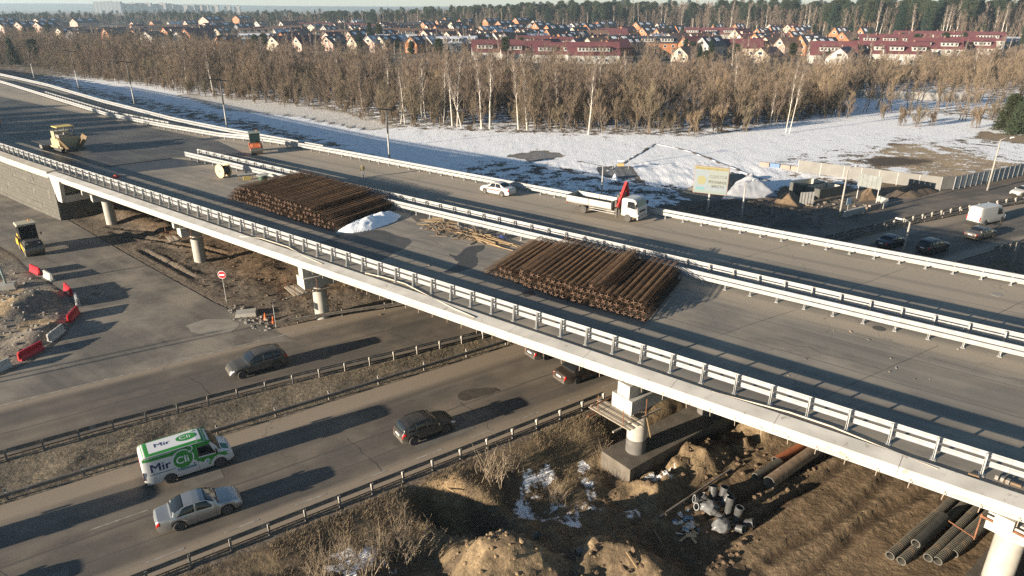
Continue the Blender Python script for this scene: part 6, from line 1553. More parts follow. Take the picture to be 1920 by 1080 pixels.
lay_pipe('thick rust-brown steel pipe lying in the mud under the overpass edge', (1440, 915), (1560, 828), .42, pipe_s)
lay_pipe('short dark grey pipe beside the thick brown pipe', (1415, 900), (1460, 872), .27, pipe_g)
lay_pipe('orange plastic pipe beyond the short grey pipe', (1452, 868), (1545, 818), .25, pipe_o)
lay_pipe('thin grey pole lying across the spoil berm', (1235, 975), (1370, 884), .07, mat('pole_brown', (.22, .19, .16), (.16, .135, .11), 3, .8), lift=.15)
PW = [((1667, 1048), (1800, 930), 'black corrugated drainage pipe, leftmost of the bundle'), ((1688, 1058), (1822, 938), 'black corrugated drainage pipe, second from left in the bundle'), ((1738, 1052), (1845, 945), 'black corrugated drainage pipe, third from left in the bundle'),
      ((1756, 1058), (1870, 952), 'black corrugated drainage pipe, fourth from left in the bundle'), ((1786, 1044), (1888, 950), 'black corrugated drainage pipe, rightmost on the ground in the bundle')]
for p0, p1, lb in PW: lay_pipe(lb, p0, p1, .25, pipe_d, True)
lay_pipe('dark plastic pipe piece with a pale band lying on top of the bundle', (1712, 1036), (1765, 985), .25, mat('dark_pipe_smooth', (.055, .055, .05), (.08, .075, .065), 3, .5), False, .42)
# pallets of pipe fittings under plastic
plast = mat('plastic_film', (.17, .17, .168), (.10, .10, .10), 6, .18); fit = mat('fitting_black', (.045, .046, .046), (.07, .07, .068), 4, .45); fitrim = mat('fitting_rim', (.24, .25, .25))
def fitting(root, p, r_, h_, tilt, az):
    M = Matrix.Translation(p) @ Matrix.Rotation(az, 4, 'Z') @ Matrix.Rotation(tilt, 4, 'Y')
    o = MB().lathe([(r_*.86, 0), (r_*.86, h_*.6), (r_, h_*.65), (r_, h_), (r_*.84, h_), (r_*.84, .05)], 18, M, caps=False).build('fitting', fit, root, smooth=True, sharp=35)
    MB().lathe([(r_*.84, h_+.004), (r_+.006, h_+.004)], 18, M, caps=False).build('rim', fitrim, o)
def pallet(label, x, y, a, spots, film):
    p = gpix(x, y); root = thing('pallet_of_fittings', label, 'pallet', p+Vector((0, 0, .02)), a); root.scale = (1.15,)*3
    for i in range(5): MB().box((0, -.5+i*.25, .12), (1.3, .14, .03)).build('deck_board', woods[0], root)
    for i in range(3): MB().box((-.55+i*.55, 0, .06), (.1, 1.15, .09)).build('runner', woods[0], root)
    for (dx, dy, dz, r_, h_, t_, az) in spots: fitting(root, Vector((dx, dy, dz)), r_, h_, t_, az)
    for (dx, dy, r_, h_) in film:
        bmm = bmesh.new(); bmesh.ops.create_icosphere(bmm, subdivisions=3, radius=1)
        for v in bmm.verts:
            nn_ = .42*(fbm([v.co.x*1.7+dx*9], [v.co.y*1.7+v.co.z], 1.6, 3, 5)[0]-.5)
            v.co *= 1+nn_*2; v.co.x *= r_; v.co.y *= r_*.85; v.co.z = max(v.co.z, -.3)*h_*.8+h_*.3
        me = bpy.data.meshes.new('plastic_wrap'); bmm.to_mesh(me); bmm.free(); me.materials.append(plast); me.polygons.foreach_set('use_smooth', [True]*len(me.polygons)); obj('plastic_wrap', me, root, (dx, dy, .15))
pallet('pallet of black pipe fittings half wrapped in plastic, the farther one', 1333, 950, R(30), [(.35, .25, .15, .24, .75, .35, .9), (.75, .0, .15, .23, .8, .2, 0), (.5, -.35, .2, .23, .7, .5, -.4), (-.35, .3, .3, .22, .5, 1.3, 2.6), (.0, .1, .15, .22, .6, .9, 2.2), (-.6, .0, .2, .2, .5, 1.2, 3.0)], [(-.42, -.28, .52, .50)])
pallet('pallet of black pipe fittings half wrapped in plastic, the nearer one', 1360, 985, R(25), [(.45, .40, .25, .22, .95, .25, .5), (.55, -.1, .15, .22, .9, .15, -.5), (.9, -.35, .1, .24, .5, 1.2, -.9), (.1, .3, .2, .2, .7, 1.2, 2.2), (.2, -.45, .15, .22, .5, 1.3, -1.2)], [(-.5, -.2, .50, .52)])
TRM = [mat('trash_white', (.6, .58, .54)), mat('trash_blue', (.16, .26, .38)), mat('trash_tan', (.42, .30, .18))]
for i in range(26):
    p = gpix(1292+rnd.gauss(0, 12), 990+rnd.gauss(0, 13)); o = MB().box((0, 0, 0), (rnd.uniform(.15, .7), rnd.uniform(.1, .35), .03)).build('packaging_scrap', TRM[i % 3], None)
    o.location = p+Vector((0, 0, .06+.01*(i % 6))); o.rotation_euler = (rnd.uniform(-.4, .4), rnd.uniform(-.4, .4), rnd.uniform(0, 6)); tag(o, 'torn scrap of packaging in the rubbish beside the pallets', 'scrap', 'packaging scraps beside the pallets')
# corrugated pipe pieces in the ditch
for k, (x, y, a, r_, L_, lb, m_) in enumerate(((1003, 1010, 10, .20, .38, 'upright ribbed pipe end stuck in the ditch', mat('ribbed_grey', (.14, .13, .11), (.10, .09, .075), 4)), (945, 985, 35, .17, .9, 'black ribbed pipe piece with snow in the ditch', pipe_d), (915, 962, 20, .18, .9, 'black ribbed pipe offcut at the snow edge', pipe_d), (1080, 1040, 25, .22, .9, 'grey ribbed pipe half buried in the spoil heap', MATS['ribbed_grey']))):
    p = gpix(x, y); an = R(a); dv = Vector((math.cos(an), math.sin(an), .9 if k == 0 else .05)).normalized()*L_
    pipe(lb, p+Vector((0, 0, .12)), p+Vector((0, 0, .12))+dv, r_, m_, True, wall_=.025)
for k, (x0, y0, x1, y1, lb) in enumerate(((1175, 1038, 1195, 1068, 'pale stake lying on the spoil heap'), (1198, 935, 1232, 956, 'pale branch lying on the snow by the berm'), (835, 915, 852, 925, 'brown brick-like timber on the grassy bank'), (1225, 995, 1240, 1020, 'thin pale lath in the shaded hollow'))):
    a = gpix(x0, y0); b_ = gpix(x1, y1); c = (a+b_)/2; o = MB().bar(a-c+Vector((0, 0, .12)), b_-c+Vector((0, 0, .12)), .10, .06).build('loose_lath', woods[k % 2], None); o.location = c; tag(o, lb, 'lath')
# ------------------------------------------------------------------ working platforms at the piers
def platform(k, label, zp, n_planks, spread, rot, dx):
    c = NEARC[k]+PD*dx; root = thing('work_platform', label, 'platform', Vector((c.x, c.y, zp)), PA)
    m_ = mat('platform_board', (.34, .295, .235), (.25, .21, .16), 3, .85, stretch=(1, 6, 6))
    for i in range(n_planks):
        o = MB().box((0, 0, .02*(i % 2)), (.20, spread+rnd.uniform(-.4, .4), .05)).build('board', m_, root); o.location = (-1.55+i*.24, 0, 0); o.rotation_euler = (0, 0, rnd.uniform(-.05, .05))
    for y in (-1.15, 1.05):
        MB().box((-.2, y, -.08), (4.4, .10, .10)).build('bearer', rust if y > 0 else m_, root)
        for x in (-1.55, .55): MB().tube([(x, y, -.1), (x, y, 1.15)], .03, 5).build('upright', rust, root)
    MB().box((-1.0, 1.05, .55), (2.3, .05, .08)).build('guard_board', rust, root)
    return root
platform(3, 'timber work platform with rusty uprights around the near pier over the pit', Zt-.15, 6, 3.6, 0, -1.2)
platform(2, 'small timber work platform under the cross beam of the middle pier', Zt-.15, 5, 2.6, 0, -1.2)
platform(1, 'small timber work platform under the cross beam of the third pier', Zt-.15, 4, 2.2, 0, -1.3)
c = NEARC[3]; WT = thing('board_stack', 'bundle of long grey boards laid across the top of the near column', 'boards', Vector((c.x, c.y, Zt-.02)))
for i in range(4):
    MB().bar(Vector((-.9+.18*i, -1.7+.1*i, -.35-.03*i)), Vector((1.9+.18*i, 1.6, .12)), .15, .05).build('board', MATS['platform_board'], WT)
MB().bar(Vector((.05, -.85, .7)), Vector((.75, -.75, -2.2)), .09, .05).build('prop', woods[0], WT)
c = NEARC[4]; FR = thing('rusty_bracket', 'rusty angle-iron frame hanging at the right-hand pier', 'frame', Vector((c.x, c.y, Zt)), PA)
MB().bar((-2.3, -.9, .95), (-2.3, 1.0, .95), .08, .12).build('rail', rust, FR); MB().bar((-2.3, .95, 1.1), (-2.3, .95, -.5), .06, .06).build('upright', rust, FR); MB().bar((-2.3, .95, -.4), (-3.0, 2.0, .3), .06, .06).build('brace', rust, FR); MB().bar((-1.75, -.91, 1.03), (2.5, -.91, 1.03), .06, .1).build('rail', rust, FR)
# ================================================================== TREES
def twig_mat(name, c1, c2, c3=None):
    m = bpy.data.materials.new(name); m.use_nodes = True; n_ = m.node_tree.nodes; l_ = m.node_tree.links; b_ = n_['Principled BSDF']
    oi = n_.new('ShaderNodeObjectInfo'); mx = n_.new('ShaderNodeMix'); mx.data_type = 'RGBA'; mx.inputs[6].default_value = (*c1, 1); mx.inputs[7].default_value = (*c2, 1)
    l_.new(oi.outputs['Random'], mx.inputs[0]); l_.new(mx.outputs[2], b_.inputs['Base Color']); b_.inputs['Roughness'].default_value = .9; b_.inputs['Specular IOR Level'].default_value = .1
    return m
tw_brown = twig_mat('twigs_brown', (.185, .138, .104), (.138, .107, .086)); tw_gold = twig_mat('twigs_gold', (.215, .158, .104), (.165, .127, .09)); tw_birch = twig_mat('twigs_birch', (.205, .16, .13), (.16, .128, .105)); tw_bush = twig_mat('twigs_olive', (.19, .153, .102), (.15, .123, .088))
bark = mat('bark_brown', (.155, .12, .085), (.09, .07, .05), 5, .95); bark_b = mat('bark_birch', (.58, .54, .47), (.42, .38, .32), 3, .9, c3=(.07, .06, .05), s3=5, t3=.63); bark_p = mat('bark_pine', (.15, .085, .05), (.10, .065, .045), 4, .95)
needle = twig_mat('needles_green', (.036, .048, .028), (.05, .058, .032)); needle2 = twig_mat('needles_dark', (.022, .040, .026), (.032, .048, .028))
def twigs(out, a, b_, d, L_, w, r2, cnt):
    """fine shoots along a branch from a to b, mostly reaching upwards"""
    for _ in range(cnt):
        q_ = a.lerp(b_, r2.random()**.8)
        dv = (d*.55+Vector((r2.gauss(0, .42), r2.gauss(0, .42), r2.uniform(.25, 1.3)))).normalized()
        ll = L_*r2.uniform(.45, 1.35); sd_ = dv.cross(Vector((r2.gauss(0, 1), r2.gauss(0, 1), r2.gauss(0, .4)))).normalized()*w
        out.add([q_-sd_, q_+sd_, q_+dv*ll], [(0, 1, 2)])
def bare_tree(seed, h, spread, stems, barkm, twm, limb_n=15, twn=9, upright=.55, name='bare', low=.14, tl=1.25, tw=.017, sub_n=4):
    r2 = random.Random(seed); tr = MB(); cr_ = MB()
    for s_ in range(stems):
        lean = Vector((r2.gauss(0, .10), r2.gauss(0, .10), 1)) if stems > 1 else Vector((r2.gauss(0, .04), r2.gauss(0, .04), 1))
        b0 = Vector((r2.uniform(-.6, .6), r2.uniform(-.6, .6), 0)) if stems > 1 else Vector((0, 0, 0))
        hh = h*r2.uniform(.72, 1.0) if s_ else h
        k = 6; pts = [b0-Vector((0, 0, .3))]+[b0+lean*(hh*i/k)+Vector((r2.gauss(0, .14), r2.gauss(0, .14), 0))*(i/k) for i in range(1, k+1)]
        r0 = h*.0115*(1 if stems == 1 else .75)
        tr.tube(pts, [r0*(1-.93*i/k)+.012 for i in range(k+1)], 6)
        twigs(cr_, pts[4], pts[6], lean.normalized(), tl, tw, r2, twn*2)
        for i in range(limb_n):
            t = low+(1-low)*(i+r2.random())/limb_n; f = t*k; a = int(min(f, k-1)); p = pts[a].lerp(pts[a+1], f-a)
            az = i*2.4+r2.uniform(-.4, .4); ll = spread*(1.05-t*.72)*r2.uniform(.6, 1.2)
            d = Vector((math.cos(az), math.sin(az), upright*r2.uniform(.8, 1.6))).normalized()
            q1 = p+d*ll*.5; q2 = q1+(d+Vector((0, 0, .6))).normalized()*ll*.6
            tr.tube([p, q1, q2], [r0*(1-t)*.40+.018, r0*(1-t)*.22+.012, .008], 4, caps=False)
            twigs(cr_, p, q1, d, tl, tw, r2, twn); twigs(cr_, q1, q2, d, tl, tw, r2, twn*2)
            for j in range(sub_n):
                g = r2.uniform(.2, 1.0); b1 = p.lerp(q1, g*2) if g < .5 else q1.lerp(q2, g*2-1)
                dd = (d+Vector((r2.gauss(0, .6), r2.gauss(0, .6), r2.uniform(.2, 1.0)))).normalized(); e = b1+dd*ll*r2.uniform(.3, .6)
                tr.tube([b1, e], [.014, .007], 3, caps=False)
                twigs(cr_, b1, e, dd, tl, tw, r2, twn)
    return tr.mesh(name+'_trunk', barkm), cr_.mesh(name+'_crown', twm)
def conifer(seed, h, rad, kind, name):
    r2 = random.Random(seed); tr = MB(); cr_ = MB()
    tr.tube([(0, 0, -.3), (r2.gauss(0, .1), r2.gauss(0, .1), h*.5), (0, 0, h*.97)], [h*.016, h*.011, .03], 7)
    lo = .06 if name == 'young' else (.12 if kind == 'spruce' else .45)
    tiers = 26 if kind == 'spruce' else 20
    for i in range(tiers):
        t = lo+(1-lo)*(i+r2.random()*.6)/tiers
        rr_ = rad*((1-t)/(1-lo))**.85*r2.uniform(.8, 1.15)+.25 if kind == 'spruce' else rad*math.sin(math.pi*min(1, .12+.86*(t-lo)/(1-lo)))**.7*r2.uniform(.55, 1.15)
        for j in range(8 if kind == 'spruce' else 6):
            az = r2.uniform(0, 6.28); p = Vector((0, 0, h*t)); d = Vector((math.cos(az), math.sin(az), -.18 if kind == 'spruce' else r2.uniform(.05, .5)))
            e = p+d*rr_; tr.tube([p, e], [.035, .012], 3, caps=False)
            k = 5 if kind == 'spruce' else 4
            for q_ in range(k):
                c = p.lerp(e, .30+.70*(q_+.6)/k); cnt = 9 if kind == 'spruce' else 14; s_ = .34 if kind == 'spruce' else .42
                for _ in range(cnt):
                    o_ = c+Vector((r2.gauss(0, s_), r2.gauss(0, s_), r2.gauss(0, s_*.55))); dv = Vector((r2.gauss(d.x, .8), r2.gauss(d.y, .8), r2.gauss(0, .45))).normalized()*r2.uniform(.28, .6); sd_ = dv.orthogonal().normalized()*r2.uniform(.07, .16)
                    cr_.add([o_-sd_, o_+sd_, o_+dv], [(0, 1, 2)])
    return tr.mesh(name+'_trunk', bark_p if kind == 'pine' else bark), cr_.mesh(name+'_crown', needle if kind == 'pine' or name == 'young' else needle2)
PROTO = {
 'alder1': bare_tree(1, 11.5, 3.0, 2, bark, tw_brown, 12, 6, 1.0), 'alder2': bare_tree(2, 10.0, 3.4, 3, bark, tw_gold, 8, 6, .9), 'alder3': bare_tree(3, 12.5, 2.8, 2, bark, tw_brown, 12, 6, 1.2),
 'willow': bare_tree(4, 8.5, 3.6, 5, bark, tw_bush, 6, 7, .9, low=.08), 'golden': bare_tree(5, 9.5, 3.8, 3, bark, tw_gold, 8, 7, .8, low=.12),
 'birch1': bare_tree(6, 14.0, 2.4, 1, bark_b, tw_birch, 18, 7, 1.3, low=.35), 'birch2': bare_tree(7, 13.0, 2.6, 2, bark_b, tw_birch, 13, 6, 1.3, low=.3), 'birch3': bare_tree(8, 13.5, 2.2, 1, bark_b, tw_birch, 16, 7, 1.4, low=.4),
 'bush': bare_tree(9, 4.6, 2.2, 8, bark, tw_bush, 4, 8, 1.1, low=.06, tl=.9), 'shrub': bare_tree(10, 3.0, 1.3, 9, bark, tw_gold, 3, 7, 1.3, low=.06, tl=.7),
 'pine1': conifer(11, 15, 3.0, 'pine', 'pine'), 'pine2': conifer(12, 14, 2.6, 'pine', 'pine'), 'pineyoung': conifer(14, 9, 3.0, 'spruce', 'young'),
 'spruce': conifer(13, 14, 3.0, 'spruce', 'spruce'),
}
def tree(kind, p, sc, label, group=None, name=None, cat='tree', rz=None):
    root = thing(name or {'b': 'birch_tree', 'p': 'pine_tree', 's': 'spruce_tree'}.get(kind[0] if kind not in ('bush', 'shrub') else 'x', 'bare_tree'), label, cat, p, rnd.uniform(0, 6.28) if rz is None else rz, group)
    root.scale = (sc*rnd.uniform(.9, 1.1), sc*rnd.uniform(.9, 1.1), sc)
    a, b_ = PROTO[kind]; obj('trunk', a, root); obj('crown', b_, root); return root
def tree_px(kind, x, y, ytop, label, group=None, **kw):
    p = gpix(x, y); h = height_at(p, x, ytop); base = {'alder1': 11.5, 'alder2': 10, 'alder3': 12.5, 'willow': 8.5, 'golden': 9.5, 'birch1': 14, 'birch2': 13, 'birch3': 13.5, 'bush': 4.6, 'shrub': 3.0, 'pine1': 15, 'pine2': 14, 'spruce': 14, 'pineyoung': 9}[kind]
    return tree(kind, p, h/base, label, group, **kw)
# trees that stand out
_b = tree_px('birch1', 1473, 249, 118, 'white birch standing alone on the snowfield, left stem of the pair'); _b.scale = (.62, .62, _b.scale[2]); _b.rotation_euler = (0, -.02, 1); _b = tree_px('birch3', 1480, 250, 122, 'white birch standing alone on the snowfield, leaning right stem of the pair'); _b.scale = (.62, .62, _b.scale[2]); _b.rotation_euler = (0, .12, .2)
tree_px('birch1', 1103, 252, 122, 'tall white birch at the edge of the wood, left of the footpath'); tree_px('golden', 1125, 250, 175, 'small tawny tree right beside the tall white birch')
for k, (x, yb, yt) in enumerate(((903, 241, 105), (918, 241, 108), (862, 238, 112), (848, 236, 100), (832, 234, 118), (795, 231, 120), (972, 243, 112), (988, 244, 128), (755, 232, 130))):
    tree_px(('birch3', 'birch1', 'birch2')[k % 3], x, yb, yt, 'white birch, %s from the left in the clump at the middle wood edge' % ORD[sorted([903, 918, 862, 848, 832, 795, 972, 988, 755]).index(x)], 'birches in the middle clump')
for k, (x, yb, yt) in enumerate(((392, 150, 80), (405, 152, 82), (418, 150, 78), (432, 155, 84), (440, 150, 86), (335, 140, 85), (345, 142, 88), (560, 170, 90), (640, 185, 95), (268, 130, 92), (30, 112, 80))):
    tree_px(('birch1', 'birch3')[k % 2], x, yb, yt, 'white-stemmed birch in the left part of the wood, %s from the left' % ORD[sorted([392, 405, 418, 432, 440, 335, 345, 560, 640, 268, 30]).index(x)], 'birches in the left part of the wood')
tree_px('willow', 1215, 250, 165, 'wide yellowish willow at the wood edge right of the middle'); tree_px('willow', 775, 238, 150, 'rounded grey-olive willow at the wood edge left of the middle'); tree_px('willow', 720, 233, 160, 'rounded olive willow beside the icy pond'); tree_px('golden', 985, 246, 150, 'tan bare tree with wide low fork at the wood edge')
tree_px('golden', 1805, 226, 130, 'bare golden tree with twisted stem at the right, by the pines'); tree_px('alder2', 1590, 222, 172, 'small crooked bare tree at the right end of the snowfield'); tree_px('birch3', 1442, 238, 175, 'thin leaning birch left of the lone white pair')
tree_px('pineyoung', 1886, 246, 176, 'green young pine at the right edge of the snowfield, nearer one'); tree_px('pineyoung', 1915, 252, 168, 'green young pine cut by the right edge of the picture'); tree_px('pineyoung', 1900, 240, 182, 'green young pine between the two others at the right edge')
for k, (x, y, yt) in enumerate(((1545, 222, 128), (1565, 214, 122), (1622, 210, 130), (1648, 205, 122), (1668, 212, 138), (1700, 208, 126), (1722, 204, 120), (1755, 207, 128), (1778, 204, 118), (1830, 210, 122), (1850, 205, 115), (1872, 212, 118), (1905, 214, 112))):
    tree_px(('golden', 'alder2', 'alder1', 'golden')[k % 4], x, y, yt, 'tawny bare tree in front of the white boundary wall, %s from the left' % ORD[k], 'tawny trees by the white wall')
# the front of the wood: individual trees along its edge
EDGE = [(-60, 122), (60, 128), (160, 148), (260, 162), (340, 176), (430, 187), (520, 198), (600, 207), (680, 224), (740, 234), (820, 241), (920, 246), (1010, 250), (1090, 251), (1180, 252), (1290, 252), (1360, 246), (1430, 240), (1500, 232), (1560, 224), (1600, 214)]
WOOD = EDGE+[(1640, 170), (1860, 172), (2050, 180), (2080, 128), (1900, 132), (1700, 140), (1500, 150), (1300, 156), (1100, 160), (900, 160), (700, 150), (560, 135), (400, 115), (250, 102), (60, 92), (-120, 86), (-200, 120)]
wpoly = [tuple(at(x, y))[:2] for x, y in WOOD]; epts = [at(x, y) for x, y in EDGE]
r3 = random.Random(21); cnt = 0; EL = {}
for a, b_ in zip(epts[:-1], epts[1:]):
    L_ = (b_-a).length; k = max(2, int(L_/3.0))
    for i in range(k):
        if cnt >= 225: break
        p = a.lerp(b_, (i+r3.random())/k); nrm = p.normalized(); p = p+nrm*(r3.random()**1.3*13)
        if p.y > 300 and r3.random() < .5: continue
        kd = r3.choice(('alder1', 'alder2', 'alder3', 'willow', 'bush', 'shrub', 'golden', 'alder1', 'alder3', 'shrub'))
        x_ = 960+FPX*p.x/(p.y*math.cos(PITCH)+CAMH*math.sin(PITCH)); where = 'left' if x_ < 560 else ('middle' if x_ < 1150 else 'right')
        nm = {'bush': 'bare bush', 'shrub': 'bare low shrub', 'willow': 'bare rounded willow', 'golden': 'bare tawny tree', 'birch3': 'slim white birch'}.get(kd, 'bare brown tree')
        et = tree(kd, Vector((p.x, p.y, gz(p.x, p.y)-.1)), r3.uniform(.55, 1.1), '%s along the front edge of the wood, %s part' % (nm, where), '%s along the wood edge, %s part' % (nm, where), name={'bush': 'bare_bush', 'shrub': 'bare_shrub'}.get(kd)); cnt += 1; EL.setdefault((nm, where), []).append((x_, et))
for (nm, where), lst in EL.items():
    for k, (_, et) in enumerate(sorted(lst, key=lambda q_: q_[0])): et['label'] = '%s %s from the left along the front edge of the wood, %s part' % (nth(k), nm, where)
# scattered shrubs on the right of the snowfield and along the embankment
for k, (x, y, yt, kd) in enumerate(((1690, 236, 205, 'shrub'), (1720, 238, 200, 'bush'), (1745, 236, 212, 'shrub'), (1828, 240, 205, 'shrub'), (1655, 222, 195, 'bush'), (1860, 225, 190, 'bush'), (1300, 256, 215, 'shrub'), (1345, 250, 205, 'shrub'), (1395, 247, 200, 'bush'))):
    tree_px(kd, x, y, yt, 'bare golden shrub on the snow at the right, %s from the left' % ORD[sorted([1690, 1720, 1745, 1828, 1655, 1860, 1300, 1345, 1395]).index(x)], 'shrubs on the snow at the right', name='bare_shrub', cat='shrub')
for k, (x, y, yt, kd) in enumerate(((695, 88, 42, 'spruce'), (712, 88, 45, 'pine1'), (1128, 100, 68, 'spruce'), (1142, 101, 70, 'spruce'), (1165, 102, 76, 'pine2'), (1250, 82, 56, 'pine1'), (1385, 108, 83, 'pine2'), (1472, 100, 78, 'pine1'), (1482, 100, 82, 'spruce'), (1232, 100, 80, 'spruce'), (1735, 122, 98, 'pine2'), (850, 60, 44, 'pine1'), (1412, 66, 48, 'pine2'), (1650, 82, 64, 'pine1'), (1340, 66, 40, 'pine2'))):
    tree_px(kd, x, y, yt, 'dark green conifer among the village houses, %s from the left' % ORD[sorted([695, 712, 1128, 1142, 1165, 1250, 1385, 1472, 1482, 1232, 1735, 850, 1412, 1650, 1340]).index(x)], 'conifers among the houses')
# ---- mass of the wood: instances on points
def scatter(name, label, pts, kinds, group_mat=None):
    """pts: list of (x, y, z, scale, kind index); each kind instanced from its prototype meshes"""
    me = bpy.data.meshes.new(name); me.from_pydata([p[:3] for p in pts], [], [])
    for nm, idx_, ty in (('size', 3, 'FLOAT'), ('kind', 4, 'INT')):
        a = me.attributes.new(nm, ty, 'POINT'); a.data.foreach_set('value', [p[idx_] for p in pts])
    a = me.attributes.new('turn', 'FLOAT', 'POINT'); a.data.foreach_set('value', [r3.uniform(0, 6.28) for _ in pts])
    o = obj(name, me); tag(o, label, 'wood', None, 'stuff')
    ng = bpy.data.node_groups.new(name, 'GeometryNodeTree'); ng.interface.new_socket('Geometry', in_out='INPUT', socket_type='NodeSocketGeometry'); ng.interface.new_socket('Geometry', in_out='OUTPUT', socket_type='NodeSocketGeometry')
    gi = ng.nodes.new('NodeGroupInput'); go = ng.nodes.new('NodeGroupOutput'); jn = ng.nodes.new('GeometryNodeJoinGeometry'); lk = ng.links
    na = lambda s_, t_: (lambda q_: (setattr(q_, 'data_type', t_), q_.inputs['Name'].__setattr__('default_value', s_), q_.outputs['Attribute'])[-1])(ng.nodes.new('GeometryNodeInputNamedAttribute'))
    ks = na('kind', 'INT'); sz = na('size', 'FLOAT'); tn = na('turn', 'FLOAT')
    cx = ng.nodes.new('ShaderNodeCombineXYZ'); lk.new(tn, cx.inputs[2])
    m2p = ng.nodes.new('GeometryNodeMeshToPoints'); lk.new(gi.outputs[0], m2p.inputs['Mesh'])
    for k, kd in enumerate(kinds):
        src = [SRC[kd][0], SRC[kd][1]]
        cmp_ = ng.nodes.new('FunctionNodeCompare'); cmp_.data_type = 'INT'; cmp_.operation = 'EQUAL'
        lk.new(ks, [i_ for i_ in cmp_.inputs if i_.name == 'A' and i_.type == 'INT'][0]); [i_ for i_ in cmp_.inputs if i_.name == 'B' and i_.type == 'INT'][0].default_value = k
        jj = ng.nodes.new('GeometryNodeJoinGeometry')
        for s_ in src:
            oi = ng.nodes.new('GeometryNodeObjectInfo'); oi.transform_space = 'ORIGINAL'; oi.inputs['Object'].default_value = s_; lk.new(oi.outputs['Geometry'], jj.inputs[0])
        ins = ng.nodes.new('GeometryNodeInstanceOnPoints'); lk.new(m2p.outputs[0], ins.inputs['Points']); lk.new(cmp_.outputs[0], ins.inputs['Selection']); lk.new(jj.outputs[0], ins.inputs['Instance']); lk.new(cx.outputs[0], ins.inputs['Rotation']); lk.new(sz, ins.inputs['Scale'])
        lk.new(ins.outputs[0], jn.inputs[0])
    lk.new(jn.outputs[0], go.inputs[0])
    md = o.modifiers.new('scatter', 'NODES'); md.node_group = ng
    return o
# the parts of one standing tree of each kind serve as the pattern
SRC = {}
for o in list(COL.objects):
    if o.name.startswith(('trunk', 'crown')) and o.type == 'MESH':
        for kd, (a, b_) in PROTO.items():
            if o.data == a: SRC.setdefault(kd, [None, None])[0] = o
            if o.data == b_: SRC.setdefault(kd, [None, None])[1] = o
KW = ['alder1', 'alder2', 'alder3', 'willow', 'golden', 'birch1', 'birch3', 'bush']
pts = []
wx0, wx1 = min(p[0] for p in wpoly), max(p[0] for p in wpoly); wy0, wy1 = min(p[1] for p in wpoly), max(p[1] for p in wpoly)
cand = []
y = wy0
while y < wy1:
    stp = 3.3 if y < 230 else 3.8; x = wx0
    while x < wx1: cand.append((x+r3.uniform(-1.3, 1.3), y+r3.uniform(-1.3, 1.3))); x += stp
    y += stp
ca_ = np.array(cand); sdv = poly_sd(ca_[:, 0], ca_[:, 1], wpoly); dens = fbm(ca_[:, 0], ca_[:, 1], .05, 3, 8); bz = fbm(ca_[:, 0], ca_[:, 1], .035, 2, 18)
for (x, y), s_, dn, bb in zip(cand, sdv, dens, bz):
    if s_ > -4 or (dn < .45 and r3.random() < .75) or abs(x) > y*.86+25: continue
    right = x > 20
    w_ = [3, 1.5, 2.5, 2, 1, .2 if bb > .57 else .02, .35 if bb > .57 else .04, 3] if not right else [2, 2.2, 1.5, 1.5, 3, .12, .2, 3]
    pts.append((x, y, gz(x, y)-.1, r3.uniform(.5, 1.0)**.8*1.22*(.86 if right else 1), r3.choices(range(8), w_)[0]))
scatter('bare_wood', 'mass of leafless brown trees filling the wood behind its front edge', pts, KW)
# ---- far woods behind the village
KF = ['pine1', 'pine2', 'spruce', 'alder1', 'alder3', 'birch1', 'birch3']
FP = [(-250, 50), (120, 47), (260, 44), (330, 46), (520, 50), (700, 52), (900, 55), (1100, 58), (1280, 58), (1400, 62), (1520, 64), (1640, 70), (1800, 74), (2100, 76)]
fpo = [at(x, y) for x, y in FP]; pts = []
for a, b_ in zip(fpo[:-1], fpo[1:]):
    D0 = (a.length+b_.length)/2; L_ = (b_-a).length
    for row in range(26):
        dep = (row*8 if row < 14 else 112+(row-14)*(60+D0*.03)); stp = 7.0 if row < 14 else 17
        for i in range(int(L_/stp)+1):
            q_ = a.lerp(b_, min(1, (i+r3.random())*stp/L_)); p = q_+q_.normalized()*(dep+r3.uniform(-4, 4))
            pine = r3.random() < (.33 if math.sin(p.x*.021)+math.sin(p.y*.013+p.x*.007) > 0 else .16)
            kd = r3.choices((0, 1, 2), (3, 3, 1.2))[0] if pine else r3.choices((3, 4, 5, 6), (3, 3, 1, 1))[0]
            big = np.interp(p.x/p.y, [-.7, -.2, .1, .4, .7], [.70, .85, 1.25, 1.35, 1.45])
            pts.append((p.x, p.y, gz(p.x, p.y)-.2, float(big)*r3.uniform(1.15, 1.75)*(1.0 if pine else .95), kd))
scatter('far_wood', 'mixed far wood of pines and bare trees behind the village', pts, KF)
# trees between the houses
KV = ['alder1', 'alder2', 'birch1', 'pine2', 'spruce', 'bush']; pts = []
for i in range(1500):
    x = r3.uniform(-40, 1960); yy = r3.uniform(58, 128); p = at(x, yy)
    if p.length > 900: continue
    pts.append((p.x, p.y, gz(p.x, p.y)-.1, r3.uniform(.5, .95), r3.choices(range(6), (3, 2, .8, .3, .25, 3))[0]))
scatter('village_trees', 'loose garden trees and bushes growing among the village houses', pts, KV)
# trees out of frame on the left whose long shadows fall over the approach and the slip road
for k, (u_, n_, h_) in enumerate(((-152, 8, 1.15), (-160, 9, 1.1), (-168, 5, 1.25), (-146, 10, 1.05), (-176, 8, 1.2), (-185, 6, 1.2), (-163, 0, 1.3), (-196, 8, 1.25))):
    p = un(u_, n_, 0); tree(('pine1', 'pine2')[k % 2], Vector((p.x, p.y, -.1)), h_, 'tall roadside pine left of the picture beside the slip road', 'roadside pines left of the picture')
